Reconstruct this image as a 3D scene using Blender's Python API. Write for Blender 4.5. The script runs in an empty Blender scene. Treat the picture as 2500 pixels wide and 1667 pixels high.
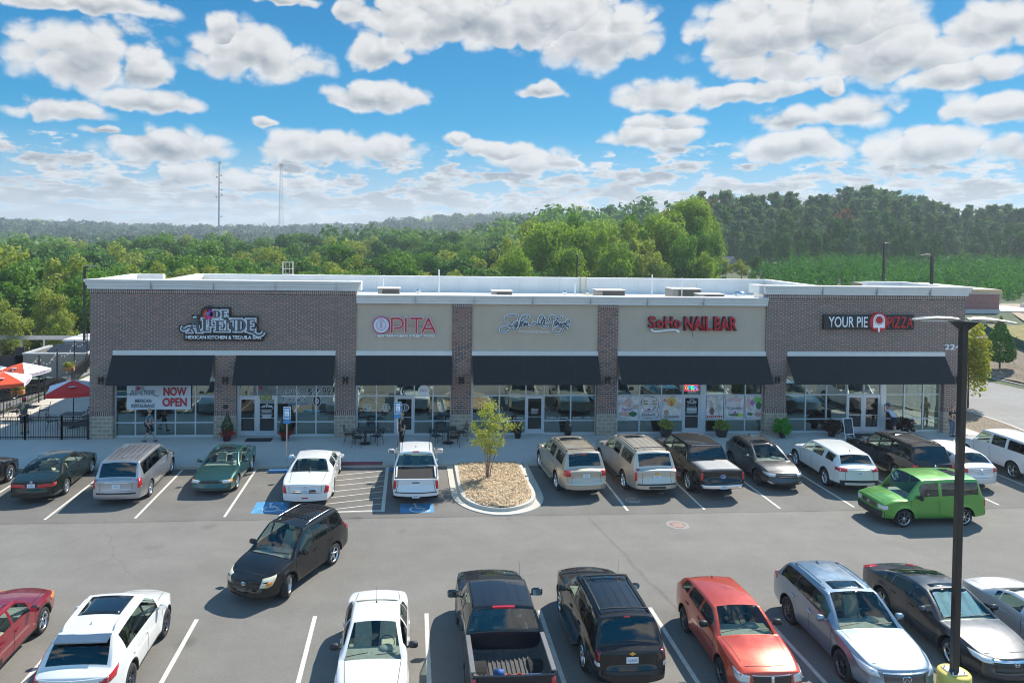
import bpy, bmesh, math, random
import numpy as np
from math import sin, cos, tan, pi, radians, sqrt, atan2, exp, hypot
from mathutils import Vector, Matrix
from mathutils.bvhtree import BVHTree
SC = bpy.context.scene
COL = SC.collection
RND = random.Random(7)

# ------------------------------------------------------------------ camera
FPX, PPX, PPY, W0, H0 = 1800., 1148., 611., 2500., 1667.
yaw, pitch, roll = math.atan(143 / FPX), math.atan(34 / FPX), .0143
Fv = Vector((sin(yaw) * cos(pitch), cos(yaw) * cos(pitch), -sin(pitch)))
R0 = Vector((cos(yaw), -sin(yaw), 0)); U0 = R0.cross(Fv)
Rv = R0 * cos(roll) + U0 * sin(roll); Uv = -R0 * sin(roll) + U0 * cos(roll)
CAMPOS = Vector((0, -38.1, 10.5))
cd = bpy.data.cameras.new('camera'); cam = bpy.data.objects.new('camera', cd); COL.objects.link(cam)
cam.matrix_world = Matrix(((Rv.x, Uv.x, -Fv.x, CAMPOS.x), (Rv.y, Uv.y, -Fv.y, CAMPOS.y), (Rv.z, Uv.z, -Fv.z, CAMPOS.z), (0, 0, 0, 1)))
cd.sensor_width = 36; cd.lens = FPX / W0 * 36
cd.shift_x = (W0 / 2 - PPX) / W0; cd.shift_y = (PPY - H0 / 2) / W0
cd.clip_start = .5; cd.clip_end = 12000
SC.camera = cam

# ------------------------------------------------------------------ sun, sky, exposure
SUN_TO = Vector((.73, .66, 1.0)).normalized()          # towards the sun
SUN_EL = math.asin(SUN_TO.z); SUN_AZ = atan2(SUN_TO.x, SUN_TO.y)
sd = bpy.data.lights.new('sun', 'SUN'); sd.energy = 4.6; sd.angle = radians(.55); sd.color = (1, .935, .83)
so = bpy.data.objects.new('sun', sd); COL.objects.link(so)
so.rotation_euler = (-SUN_TO).to_track_quat('-Z', 'Y').to_euler(); so.location = (0, 0, 60)
SC.view_settings.view_transform = 'Standard'; SC.view_settings.look = 'None'
SC.view_settings.exposure = .72; SC.view_settings.gamma = 1
SC.cycles.max_bounces = 8; SC.cycles.transparent_max_bounces = 24; SC.cycles.volume_bounces = 1
SC.cycles.use_denoising = True; SC.cycles.filter_width = 1.1
SC.cycles.sample_clamp_indirect = 6


class NT:
    """tiny node-tree helper"""
    def __init__(s, tree): s.t = tree; s.n = tree.nodes; s.l = tree.links
    def new(s, typ, **kw):
        n = s.n.new(typ)
        for k, v in kw.items():
            if k == 'ins':
                for kk, vv in v.items(): s.put(n, kk, vv)
            else: setattr(n, k, v)
        return n
    def put(s, n, key, v):
        i = n.inputs[key]
        if isinstance(v, bpy.types.NodeSocket): s.l.new(v, i)
        elif v is not None:
            if isinstance(v, (tuple, list)) and len(v) == 3 and getattr(i, 'type', '') == 'RGBA': v = (*v, 1)
            i.default_value = v
    def m(s, op, a, b=None, c=None, clamp=False):
        n = s.n.new('ShaderNodeMath'); n.operation = op; n.use_clamp = clamp
        s.put(n, 0, a)
        if b is not None: s.put(n, 1, b)
        if c is not None: s.put(n, 2, c)
        return n.outputs[0]
    def mix(s, f, a, b, blend='MIX'):
        n = s.n.new('ShaderNodeMix'); n.data_type = 'RGBA'; n.blend_type = blend
        s.put(n, 0, f); s.put(n, 6, a); s.put(n, 7, b); return n.outputs[2]
    def mapr(s, v, a, b, c=0., d=1., interp='LINEAR'):
        n = s.n.new('ShaderNodeMapRange'); n.interpolation_type = interp
        s.put(n, 0, v); s.put(n, 1, a); s.put(n, 2, b); s.put(n, 3, c); s.put(n, 4, d); return n.outputs[0]
    def noise(s, vec, scale, detail=4, rough=.55, dist=0., out=0, dim='3D'):
        n = s.n.new('ShaderNodeTexNoise'); n.noise_dimensions = dim
        if vec is not None: s.put(n, 'Vector', vec)
        s.put(n, 'Scale', scale); s.put(n, 'Detail', detail); s.put(n, 'Roughness', rough); s.put(n, 'Distortion', dist)
        return n.outputs[out]
    def sep(s, v):
        n = s.n.new('ShaderNodeSeparateXYZ'); s.put(n, 0, v); return n.outputs
    def comb(s, x, y, z):
        n = s.n.new('ShaderNodeCombineXYZ'); s.put(n, 0, x); s.put(n, 1, y); s.put(n, 2, z); return n.outputs[0]


# sky: Nishita + a field of fair-weather cumulus laid out by direction (azimuth / elevation)
W = bpy.data.worlds.new('World'); SC.world = W; W.use_nodes = True
wt = NT(W.node_tree)
for n in list(wt.n): wt.n.remove(n)
CLW, SKYMUL = 5.6, (.05, .62, .85)
sky = wt.new('ShaderNodeTexSky', sky_type='NISHITA', sun_disc=False, sun_elevation=SUN_EL, sun_rotation=SUN_AZ, altitude=300, air_density=1.0, dust_density=.4, ozone_density=2.5)
geo = wt.new('ShaderNodeTexCoord')
dx, dy, dz = wt.sep(geo.outputs['Generated'])
az = wt.m('ARCTAN2', dx, dy)                      # 0 = straight behind the shops
hyp = wt.m('SQRT', wt.m('ADD', wt.m('MULTIPLY', dx, dx), wt.m('MULTIPLY', dy, dy)))
el = wt.m('MAXIMUM', wt.m('DIVIDE', dz, wt.m('MAXIMUM', hyp, .02)), -.02)  # tan(elevation)
uv = wt.comb(az, el, 0.)


def puffs(da=0., de=0.):
    """billowing relief, 0..1, at a direction nudged by (da, de)"""
    v = wt.comb(wt.m('ADD', az, da), wt.m('MULTIPLY', wt.m('ADD', el, de), 1.25), 0.)
    n = wt.noise(v, 13, 5, .56, dim='2D')
    vo = wt.new('ShaderNodeTexVoronoi', feature='F1', voronoi_dimensions='2D')
    vw = wt.new('ShaderNodeVectorMath', operation='MULTIPLY_ADD'); wt.put(vw, 0, wt.comb(n, wt.m('MULTIPLY', n, n), 0.)); wt.put(vw, 1, (.05, .07, 0)); wt.put(vw, 2, v)
    wt.put(vo, 'Vector', vw.outputs[0]); wt.put(vo, 'Scale', 30)
    return wt.m('ADD', wt.m('SUBTRACT', .30, wt.m('MULTIPLY', wt.m('MULTIPLY', vo.outputs['Distance'], vo.outputs['Distance']), .48)), wt.m('MULTIPLY', n, .62)), n


pf, nA = puffs(); pf2, _n = puffs(.007, .013)
nB = wt.noise(wt.comb(az, wt.m('MULTIPLY', el, 1.35), 3.7), 60, 2, .6, dim='2D')
nL = wt.noise(uv, 7, 1, .5, dim='2D')
wx = wt.m('MULTIPLY', wt.m('SUBTRACT', wt.noise(uv, 13, 3, .6, dim='2D'), .5), .050)
wy = wt.m('MULTIPLY', wt.m('SUBTRACT', wt.noise(wt.comb(el, az, 0.), 13, 3, .6, dim='2D'), .5), .028)
azw, elw = wt.m('ADD', az, wx), wt.m('ADD', el, wy)
edge = wt.m('ADD', wt.m('MULTIPLY', wt.m('SUBTRACT', pf, .50), 2.7), wt.m('MULTIPLY', wt.m('SUBTRACT', nB, .5), .45))
CLOUDS = [(-0.3987, 0.2026, 0.0929, 0.0489), (-0.3389, 0.1972, 0.0346, 0.0246), (-0.2089, 0.2258, 0.0991, 0.0438), (-0.2502, 0.257, 0.0249, 0.0267), (-0.4393, 0.1416, 0.0604, 0.0164), (-0.3288, 0.159, 0.0706, 0.0173), (-0.433, 0.2687, 0.1552, 0.0152), (-0.0552, 0.1816, 0.0835, 0.024), (0.0573, 0.2861, 0.154, 0.055), (0.1744, 0.2894, 0.1157, 0.0635), (0.247, 0.2618, 0.0851, 0.0563), (-0.0461, 0.2418, 0.0429, 0.0333), (-0.0812, 0.2937, 0.0309, 0.0225), (-0.1779, 0.3033, 0.0435, 0.0104), (0.1701, 0.1951, 0.0378, 0.0114), (0.4353, 0.2543, 0.0922, 0.0567), (0.5245, 0.262, 0.1261, 0.0668), (0.5945, 0.2181, 0.1036, 0.0457), (0.4565, 0.2172, 0.0827, 0.0301), (0.6824, 0.2368, 0.0559, 0.0344), (0.6592, 0.1872, 0.0748, 0.0237), (0.3353, 0.1862, 0.0774, 0.0261), (0.4263, 0.1845, 0.0876, 0.0152), (0.3359, 0.1516, 0.0499, 0.0144), (0.4781, 0.1454, 0.0612, 0.0224), (0.5504, 0.1537, 0.059, 0.0241), (0.6942, 0.1466, 0.049, 0.0254), (-0.3185, 0.1019, 0.0867, 0.0286), (-0.389, 0.1206, 0.0223, 0.0084), (-0.1956, 0.1405, 0.0209, 0.0091), (-0.1174, 0.1086, 0.0966, 0.0278), (-0.0399, 0.1123, 0.0536, 0.0228), (0.0536, 0.1296, 0.0277, 0.0149), (0.1186, 0.1152, 0.0787, 0.0162), (0.1628, 0.1015, 0.06, 0.0216), (0.3198, 0.1297, 0.0625, 0.0197), (0.4937, 0.1124, 0.0708, 0.026), (0.6275, 0.1069, 0.067, 0.0312), (0.705, 0.0995, 0.0297, 0.0186), (-0.2672, 0.0688, 0.0839, 0.0178), (0.5261, 0.1853, 0.0181, 0.0183)]
field = None; vpos = None
for (cu, cv, ca, cb) in CLOUDS:
    ux = wt.m('MULTIPLY', wt.m('SUBTRACT', azw, cu), 1 / ca)
    vy = wt.m('MULTIPLY', wt.m('SUBTRACT', elw, cv), 1 / cb)
    vy2 = wt.m('MULTIPLY', vy, wt.mapr(vy, -.15, .15, 1.35, .92))   # flatter base
    d = wt.m('SUBTRACT', 1.0, wt.m('SQRT', wt.m('ADD', wt.m('MULTIPLY', ux, ux), wt.m('MULTIPLY', vy2, vy2))))
    if field is None: field, vpos = d, vy
    else:
        big = wt.m('GREATER_THAN', d, field)
        vpos = wt.m('ADD', wt.m('MULTIPLY', big, vy), wt.m('MULTIPLY', wt.m('SUBTRACT', 1., big), vpos))
        field = wt.m('MAXIMUM', d, field)
# low bank of small clouds near the horizon, everywhere round, and scattered cumulus outside the picture
be = wt.m('POWER', wt.m('MAXIMUM', el, .0005), .55)
uvb = wt.comb(wt.m('MULTIPLY', az, 1.2), wt.m('MULTIPLY', be, 2.3), 9.)
bank = wt.noise(uvb, 13, 5, .6, dim='2D')
band = wt.m('MULTIPLY', wt.m('SUBTRACT', bank, wt.mapr(el, .02, .14, .33, .57)), 8.0)
band = wt.m('SUBTRACT', band, wt.mapr(el, .115, .15, 0., 4.))
outside = wt.m('MULTIPLY', wt.m('SUBTRACT', wt.noise(wt.comb(az, wt.m('MULTIPLY', el, 1.2), 21.), 3.2, 3, .5), .54), 9.)
far_az = wt.mapr(wt.m('ABSOLUTE', wt.m('SUBTRACT', az, .11)), .66, .78, -4., 0.)
outside = wt.m('MINIMUM', wt.m('ADD', outside, far_az), 1.2)
dens = wt.m('ADD', wt.m('MULTIPLY', wt.m('MAXIMUM', field, -2.), 2.3), edge)
dens = wt.m('MAXIMUM', dens, wt.m('ADD', band, wt.m('MULTIPLY', edge, .7)))
dens = wt.m('MAXIMUM', dens, outside)
cover = wt.mapr(dens, -.16, .78, 0., 1., 'SMOOTHSTEP')
# thick and low in the cloud = grey base; side turned from the sun = grey
relief = wt.m('SUBTRACT', pf2, pf)
thick = wt.mapr(dens, .25, 1.7, 0., 1.)
low = wt.mapr(wt.m('ADD', vpos, wt.m('MULTIPLY', wt.m('SUBTRACT', nL, .5), 1.2)), .45, -.70, 0., 1., 'SMOOTHSTEP')
grey = wt.m('MULTIPLY', thick, wt.m('ADD', wt.m('MULTIPLY', low, .95), wt.mapr(nL, .42, .72, 0., .34)))
grey = wt.m('ADD', grey, wt.m('MULTIPLY', relief, 1.35))
grey = wt.m('ADD', grey, wt.m('MULTIPLY', wt.m('SUBTRACT', nB, .5), .06), clamp=True)
white = wt.mix(grey, (1.0, 1.0, 1.0), (.34, .40, .47))
cloudc = wt.mix(1.0, white, (CLW * .985, CLW, CLW * 1.01), 'MULTIPLY')
hz = wt.mapr(el, .0, .15, .80, 0., 'SMOOTHSTEP')
skyc = wt.mix(1., sky.outputs[0], SKYMUL, 'MULTIPLY')
skyc = wt.mix(.75, skyc, wt.mix(wt.mapr(el, .10, .30), (.12, 2.55, 4.9), (.0, 1.55, 3.75)))
skyc = wt.mix(hz, skyc, (CLW * .66, CLW * .82, CLW * .95))
cloudc = wt.mix(wt.mapr(el, 0., .11, .55, 0.), cloudc, (CLW * .90, CLW * .95, CLW * .98))
final = wt.mix(cover, skyc, cloudc)
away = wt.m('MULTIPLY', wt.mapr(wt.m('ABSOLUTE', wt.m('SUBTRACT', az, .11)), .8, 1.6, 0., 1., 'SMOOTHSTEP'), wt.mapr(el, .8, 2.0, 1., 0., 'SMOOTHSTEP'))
final = wt.mix(1., final, wt.mix(away, (1., 1., 1.), (1.95, 1.90, 1.85)), 'MULTIPLY')   # low sky out of view brightened, added fill for the shaded shop front
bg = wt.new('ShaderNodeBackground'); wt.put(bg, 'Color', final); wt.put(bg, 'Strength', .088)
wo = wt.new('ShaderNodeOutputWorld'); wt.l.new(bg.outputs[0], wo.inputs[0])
W.cycles.sampling_method = 'MANUAL'; W.cycles.sample_map_resolution = 512

# ------------------------------------------------------------------ materials
MATS = {}


def mat(name, col, rough=.6, metal=0., coat=0., spec=.5, var=.0, vscale=8., bump=0., bscale=40., emit=None, estr=0., sheen=0., col2=None, obj=True):
    if name in MATS: return MATS[name]
    m = bpy.data.materials.new(name); m.use_nodes = True; t = NT(m.node_tree)
    b = t.n['Principled BSDF']
    t.put(b, 'Roughness', rough); t.put(b, 'Metallic', metal); t.put(b, 'Specular IOR Level', spec)
    if coat: t.put(b, 'Coat Weight', coat); t.put(b, 'Coat Roughness', .03)
    tc = t.new('ShaderNodeTexCoord').outputs['Object'] if obj else t.new('ShaderNodeNewGeometry').outputs['Position']
    c = (*col, 1)
    if var or col2:
        f = t.mapr(t.noise(tc, vscale, 5, .6), .3, .7)
        c = t.mix(f, tuple(x * (1 - var) for x in col), tuple(min(1, x * (1 + var)) for x in (col2 or col)))
    t.put(b, 'Base Color', c)
    if bump:
        bp = t.new('ShaderNodeBump'); t.put(bp, 'Strength', bump); t.put(bp, 'Height', t.noise(tc, bscale, 4, .6)); t.put(bp, 'Distance', .02)
        t.l.new(bp.outputs[0], b.inputs['Normal'])
    if emit: t.put(b, 'Emission Color', (*emit, 1)); t.put(b, 'Emission Strength', estr)
    MATS[name] = m
    return m


def paint(name, col, metal=0., rough=.32, coat=1., fl=.025):
    """car paint with clear coat, slight flake and dust variation"""
    if name in MATS: return MATS[name]
    m = bpy.data.materials.new(name); m.use_nodes = True; t = NT(m.node_tree); b = t.n['Principled BSDF']
    tc = t.new('ShaderNodeTexCoord').outputs['Object']
    dust = t.mapr(t.noise(tc, 2.2, 5, .65), .42, .75); fl = fl if max(col) > .03 else .005
    c = t.mix(t.m('MULTIPLY', dust, fl), (*col, 1), (.42, .40, .37, 1))
    t.put(b, 'Base Color', c); t.put(b, 'Metallic', metal); t.put(b, 'Coat Weight', coat); t.put(b, 'Specular IOR Level', .5 if max(col) > .03 else .1)
    t.put(b, 'Roughness', t.mapr(dust, 0., 1., rough, rough + .12)); t.put(b, 'Coat Roughness', t.mapr(dust, 0, 1, .015, .05))
    MATS[name] = m
    return m


def glassmat(name, tint, base=.06, refl=1.0, rough=.02, gcol=(1, 1, 1), ior=1.5):
    if name in MATS: return MATS[name]
    m = bpy.data.materials.new(name); m.use_nodes = True; t = NT(m.node_tree); t.n.remove(t.n['Principled BSDF'])
    out = t.n['Material Output']
    tr = t.new('ShaderNodeBsdfTransparent', ins={'Color': (*tint, 1)})
    gl = t.new('ShaderNodeBsdfGlossy', ins={'Color': (*gcol, 1), 'Roughness': rough})
    g_ = t.new('ShaderNodeNewGeometry'); dt = t.new('ShaderNodeVectorMath', operation='DOT_PRODUCT')
    t.l.new(g_.outputs['Normal'], dt.inputs[0]); t.l.new(g_.outputs['Incoming'], dt.inputs[1])
    f0 = ((ior - 1) / (ior + 1)) ** 2
    sch = t.m('ADD', t.m('MULTIPLY', t.m('POWER', t.m('SUBTRACT', 1., t.m('ABSOLUTE', dt.outputs['Value']), clamp=True), 5.), 1 - f0), f0)
    tc = t.new('ShaderNodeNewGeometry').outputs['Position']
    bp = t.new('ShaderNodeBump'); t.put(bp, 'Strength', .02); t.put(bp, 'Height', t.noise(tc, .9, 2, .5)); t.put(bp, 'Distance', .3)
    t.l.new(bp.outputs[0], gl.inputs['Normal'])
    f = t.m('ADD', t.m('MULTIPLY', sch, refl), base, clamp=True)
    mx = t.new('ShaderNodeMixShader'); t.put(mx, 0, f); t.l.new(tr.outputs[0], mx.inputs[1]); t.l.new(gl.outputs[0], mx.inputs[2])
    t.l.new(mx.outputs[0], out.inputs['Surface'])
    MATS[name] = m
    return m


# ------------------------------------------------------------------ object helpers
def tag(o, label=None, cat=None, group=None, kind=None):
    if label: o['label'] = label
    if cat: o['category'] = cat
    if group: o['group'] = group
    if kind: o['kind'] = kind
    return o


def empty(name, loc=(0, 0, 0), rz=0., label=None, cat=None, group=None):
    o = bpy.data.objects.new(name, None); COL.objects.link(o); o.location = loc; o.rotation_euler = (0, 0, rz)
    o.empty_display_size = .2
    return tag(o, label, cat, group)


def link(name, me, parent=None, mats=None, loc=None, rot=None):
    o = bpy.data.objects.new(name, me); COL.objects.link(o)
    if mats is not None:
        me.materials.clear()
        for m in (mats if isinstance(mats, (list, tuple)) else [mats]): me.materials.append(m)
    if parent: o.parent = parent
    if loc: o.location = loc
    if rot: o.rotation_euler = rot
    return o


def crom(P, n=5):
    """smooth line through the given points"""
    Q = [P[0]] + list(P) + [P[-1]]; out = []
    for i in range(1, len(Q) - 2):
        for k in range(n):
            t = k / n; out.append(tuple(.5 * (2 * Q[i][j] + (Q[i + 1][j] - Q[i - 1][j]) * t + (2 * Q[i - 1][j] - 5 * Q[i][j] + 4 * Q[i + 1][j] - Q[i + 2][j]) * t * t + (3 * Q[i][j] - 3 * Q[i + 1][j] + Q[i + 2][j] - Q[i - 1][j]) * t ** 3) for j in (0, 1)))
    return out + [P[-1]]


class MB:
    """collects geometry, builds one mesh"""
    def __init__(s): s.isl = []; s.v = []; s.f = []; s.mi = []; s.cur = 0; s.sm = []; s.smooth = False
    def add(s, vs, fs):
        o = len(s.v); s.isl.append(o); s.v += [tuple(x) for x in vs]
        for f in fs: s.f.append([o + i for i in f]); s.mi.append(s.cur); s.sm.append(s.smooth)
        return s
    def box(s, x0, y0, z0, x1, y1, z1):
        vs = [(x0, y0, z0), (x1, y0, z0), (x1, y1, z0), (x0, y1, z0), (x0, y0, z1), (x1, y0, z1), (x1, y1, z1), (x0, y1, z1)]
        return s.add(vs, [(0, 3, 2, 1), (4, 5, 6, 7), (0, 1, 5, 4), (1, 2, 6, 5), (2, 3, 7, 6), (3, 0, 4, 7)])
    def bbox(s, x0, y0, z0, x1, y1, z1, b=.01):
        """box with chamfered edges"""
        X = [x0, x0 + b, x1 - b, x1]; Y = [y0, y0 + b, y1 - b, y1]; Z = [z0, z0 + b, z1 - b, z1]
        bm = bmesh.new()
        pts = [(x, y, z) for x in (X[1], X[2]) for y in (Y[1], Y[2]) for z in (Z[0], Z[3])]
        pts += [(x, y, z) for x in (X[1], X[2]) for y in (Y[0], Y[3]) for z in (Z[1], Z[2])]
        pts += [(x, y, z) for x in (X[0], X[3]) for y in (Y[1], Y[2]) for z in (Z[1], Z[2])]
        vv = [bm.verts.new(p) for p in pts]
        bmesh.ops.convex_hull(bm, input=vv)
        bm.verts.ensure_lookup_table()
        idx = {v: i for i, v in enumerate(bm.verts)}
        s.add([v.co[:] for v in bm.verts], [[idx[v] for v in f.verts] for f in bm.faces]); bm.free()
        return s
    def tube(s, p0, p1, r0, r1=None, n=8, cap=True):
        r1 = r0 if r1 is None else r1
        a = Vector(p0); b = Vector(p1); d = (b - a)
        if d.length < 1e-6: return s
        q = d.to_track_quat('Z', 'Y'); vs = []
        for P, r in ((a, r0), (b, r1)):
            for i in range(n):
                t = 2 * pi * i / n; vs.append(P + q @ Vector((r * cos(t), r * sin(t), 0)))
        fs = [(i, (i + 1) % n, n + (i + 1) % n, n + i) for i in range(n)]
        if cap: fs += [tuple(range(n - 1, -1, -1)), tuple(range(n, 2 * n))]
        return s.add(vs, fs)
    def path(s, pts, r, n=6, closed=False):
        pts = [Vector(p) for p in pts]; N = len(pts); vs = []
        rr = r if isinstance(r, (list, tuple)) else [r] * N
        for i, p in enumerate(pts):
            a = pts[i - 1] if (i > 0 or closed) else p; b = pts[(i + 1) % N] if (i < N - 1 or closed) else p
            q = (b - a).normalized().to_track_quat('Z', 'Y')
            for k in range(n):
                t = 2 * pi * k / n; vs.append(p + q @ Vector((rr[i] * cos(t), rr[i] * sin(t), 0)))
        fs = []
        for i in range(N if closed else N - 1):
            j = (i + 1) % N
            for k in range(n): fs.append((i * n + k, i * n + (k + 1) % n, j * n + (k + 1) % n, j * n + k))
        if not closed: fs += [tuple(range(n - 1, -1, -1)), tuple((N - 1) * n + k for k in range(n))]
        return s.add(vs, fs)
    def lathe(s, prof, c=(0, 0, 0), n=24, axis='Z', cap=False):
        vs = []; fs = []; N = len(prof)
        for i in range(n):
            t = 2 * pi * i / n
            for (r, z) in prof:
                if axis == 'Z': vs.append((c[0] + r * cos(t), c[1] + r * sin(t), c[2] + z))
                else: vs.append((c[0] + r * cos(t), c[1] + z, c[2] + r * sin(t)))
        for i in range(n):
            j = (i + 1) % n
            for k in range(N - 1): fs.append((i * N + k, j * N + k, j * N + k + 1, i * N + k + 1) if axis == 'Z' else (i * N + k, i * N + k + 1, j * N + k + 1, j * N + k))
        return s.add(vs, fs)
    def prism(s, poly, z0, z1, plane='xy'):
        """polygon extruded; plane xy (z extent) or xz (y extent)"""
        n = len(poly)
        if plane == 'xy': vs = [(x, y, z0) for x, y in poly] + [(x, y, z1) for x, y in poly]
        else: vs = [(x, z0, y) for x, y in poly] + [(x, z1, y) for x, y in poly]
        fs = [tuple(range(n - 1, -1, -1)), tuple(range(n, 2 * n))] + [(i, (i + 1) % n, n + (i + 1) % n, n + i) for i in range(n)]
        return s.add(vs, fs)
    def blob(s, c, r, seg=10, rings=6, jit=0., rnd=None):
        vs = []; fs = []; rnd = rnd or RND
        for i in range(rings + 1):
            ph = pi * i / rings
            for k in range(seg):
                t = 2 * pi * k / seg; j = 1 + jit * (rnd.random() - .5)
                vs.append((c[0] + r[0] * sin(ph) * cos(t) * j, c[1] + r[1] * sin(ph) * sin(t) * j, c[2] + r[2] * cos(ph) * j))
        for i in range(rings):
            for k in range(seg): fs.append((i * seg + k, (i + 1) * seg + k, (i + 1) * seg + (k + 1) % seg, i * seg + (k + 1) % seg))
        return s.add(vs, fs)
    def mesh(s, name='m', mats=None):
        me = bpy.data.meshes.new(name); me.from_pydata(s.v, [], s.f)
        if mats is not None:
            for m in (mats if isinstance(mats, (list, tuple)) else [mats]): me.materials.append(m)
        me.polygons.foreach_set('material_index', s.mi); me.polygons.foreach_set('use_smooth', s.sm)
        me.validate(); me.update()
        bm = bmesh.new(); bm.from_mesh(me); bmesh.ops.recalc_face_normals(bm, faces=bm.faces); bm.to_mesh(me); bm.free()
        return me
    def build(s, name, mats, parent=None, loc=None, rot=None):
        return link(name, s.mesh(name, mats), parent, None, loc, rot)


def copy_tree(o, parent=None):
    c = o.copy(); COL.objects.link(c); c.parent = parent
    for ch in o.children: copy_tree(ch, c)
    return c


def text(name, s, size, mats, parent=None, loc=(0, 0, 0), rot=(pi / 2, 0, 0), sx=1., sy=1., ext=.01, off=0., shear=0., space=1., align='CENTER', bevel=0., line=1.):
    cu = bpy.data.curves.new(name, 'FONT'); cu.body = s; cu.size = size; cu.extrude = ext; cu.offset = off; cu.shear = shear
    cu.space_character = space; cu.align_x = align; cu.align_y = 'CENTER'; cu.resolution_u = 3; cu.bevel_depth = bevel; cu.space_line = line
    tmp = bpy.data.objects.new('tmp', cu); COL.objects.link(tmp)
    dg = bpy.context.evaluated_depsgraph_get(); me = bpy.data.meshes.new_from_object(tmp.evaluated_get(dg))
    bpy.data.objects.remove(tmp); bpy.data.curves.remove(cu)
    me.transform(Matrix.Diagonal((sx, sy, 1, 1)))
    return link(name, me, parent, mats, loc, rot)


def fit_text(name, s, w, h, mats, parent=None, loc=(0, 0, 0), rot=(pi / 2, 0, 0), ext=.01, off=0., shear=0., space=1., line=1.):
    """text stretched to exactly w x h, centred on loc"""
    o = text(name, s, 1., mats, parent, loc, rot, ext=0, off=off, shear=shear, space=space, line=line)
    me = o.data; xs = [v.co.x for v in me.vertices]; ys = [v.co.y for v in me.vertices]
    cx, cy = (max(xs) + min(xs)) / 2, (max(ys) + min(ys)) / 2
    me.transform(Matrix.Diagonal((w / (max(xs) - min(xs)), h / (max(ys) - min(ys)), 1, 1)) @ Matrix.Translation((-cx, -cy, 0)))
    if ext:
        bm = bmesh.new(); bm.from_mesh(me); r = bmesh.ops.extrude_face_region(bm, geom=bm.faces[:])
        bmesh.ops.translate(bm, vec=(0, 0, ext), verts=[e for e in r['geom'] if isinstance(e, bmesh.types.BMVert)])
        bmesh.ops.recalc_face_normals(bm, faces=bm.faces); bm.to_mesh(me); bm.free()
    return o


def ribbon(mb, pts, w, z0, z1, closed=False, taper=None):
    """flat brush stroke in the xz plane (front face at y=z0) following pts [(x,z)..]"""
    P = [Vector((p[0], p[1])) for p in pts]; n = len(P); L = []; R = []
    for i, p in enumerate(P):
        a = P[max(0, i - 1)]; b = P[min(n - 1, i + 1)]
        d = (b - a); d = d.normalized() if d.length > 1e-9 else Vector((1, 0)); nn = Vector((-d.y, d.x))
        ww = (w * (taper[i] if taper else 1)) / 2
        L.append(p + nn * ww); R.append(p - nn * ww)
    j_ = .0009 * (len(mb.isl) % 9); fr = [z0 - j_ - .00025 * i for i in range(n)]   # crossing strokes never share a plane
    vs = [(q.x, fr[i], q.y) for i, q in enumerate(L)] + [(q.x, fr[i], q.y) for i, q in enumerate(R)] + [(q.x, z1, q.y) for q in L] + [(q.x, z1, q.y) for q in R]
    fs = []
    for i in range(n - 1):
        fs += [(i, i + 1, n + i + 1, n + i), (2 * n + i, 3 * n + i, 3 * n + i + 1, 2 * n + i + 1), (i, 2 * n + i, 2 * n + i + 1, i + 1), (n + i, n + i + 1, 3 * n + i + 1, 3 * n + i)]
    fs += [(0, n, 3 * n, 2 * n), (n - 1, 3 * n - 1, 4 * n - 1, 2 * n - 1)]
    mb.add(vs, fs)


def smooth_pts(pts, it=3):
    for _ in range(it):
        q = [pts[0]]
        for a, b in zip(pts, pts[1:]):
            q += [(a[0] * .75 + b[0] * .25, a[1] * .75 + b[1] * .25), (a[0] * .25 + b[0] * .75, a[1] * .25 + b[1] * .75)]
        q.append(pts[-1]); pts = q
    return pts

# ------------------------------------------------------------------ vehicles
M_TYRE = mat('tyre_rubber', (.022, .022, .023), .85, var=.3, vscale=20)
M_ALLOY = mat('alloy', (.62, .63, .64), .25, metal=1., coat=.4)
M_ALLOYD = mat('alloy_dark', (.10, .10, .11), .3, metal=.9, coat=.6)
M_CHROME = mat('chrome', (.82, .83, .84), .08, metal=1.)
M_BLKPL = mat('black_plastic', (.018, .019, .02), .55, var=.2)
M_GLOSSBLK = mat('gloss_black', (.008, .009, .011), .12, coat=1.)
M_UNDER = mat('underbody', (.012, .012, .012), .9)
M_TAIL = mat('tail_lens', (.42, .008, .012), .12, coat=1., emit=(.5, .0, .0), estr=.05)
M_TAILD = mat('tail_lens_dark', (.16, .004, .006), .12, coat=1.)
M_CLEAR = mat('clear_lens', (.62, .65, .66), .08, coat=1., metal=.35)
M_AMBER = mat('amber_lens', (.75, .24, .02), .15, coat=1.)
M_PLATE = mat('plate', (.72, .74, .76), .4, var=.12, vscale=40)
M_PLINK = mat('plate_ink', (.05, .09, .22), .5)
M_GCLR = glassmat('car_glass_clear', (.80, .90, .83), .02, 1.0)
M_GMID = glassmat('car_glass_tint', (.42, .52, .47), .03, 1.0)
M_GDRK = glassmat('car_glass_privacy', (.045, .055, .055), .03, .9)
M_SEAT = mat('seat_tan', (.46, .43, .36), .8, var=.15)
M_SEATD = mat('seat_dark', (.12, .12, .12), .8, var=.15)
M_DASH = mat('dash_grey', (.26, .26, .24), .8, var=.15)
M_RUST = mat('red_strap', (.45, .10, .05), .7)
M_SEAM = mat('panel_gap', (.006, .006, .007), .7)


def lerp(a, b, t): return a + (b - a) * t


def pin(pts, x):
    if x <= pts[0][0]: return pts[0][1]
    for (a, b), (c, d) in zip(pts, pts[1:]):
        if x <= c: return lerp(b, d, (x - a) / (c - a)) if c > a else d
    return pts[-1][1]


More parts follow.
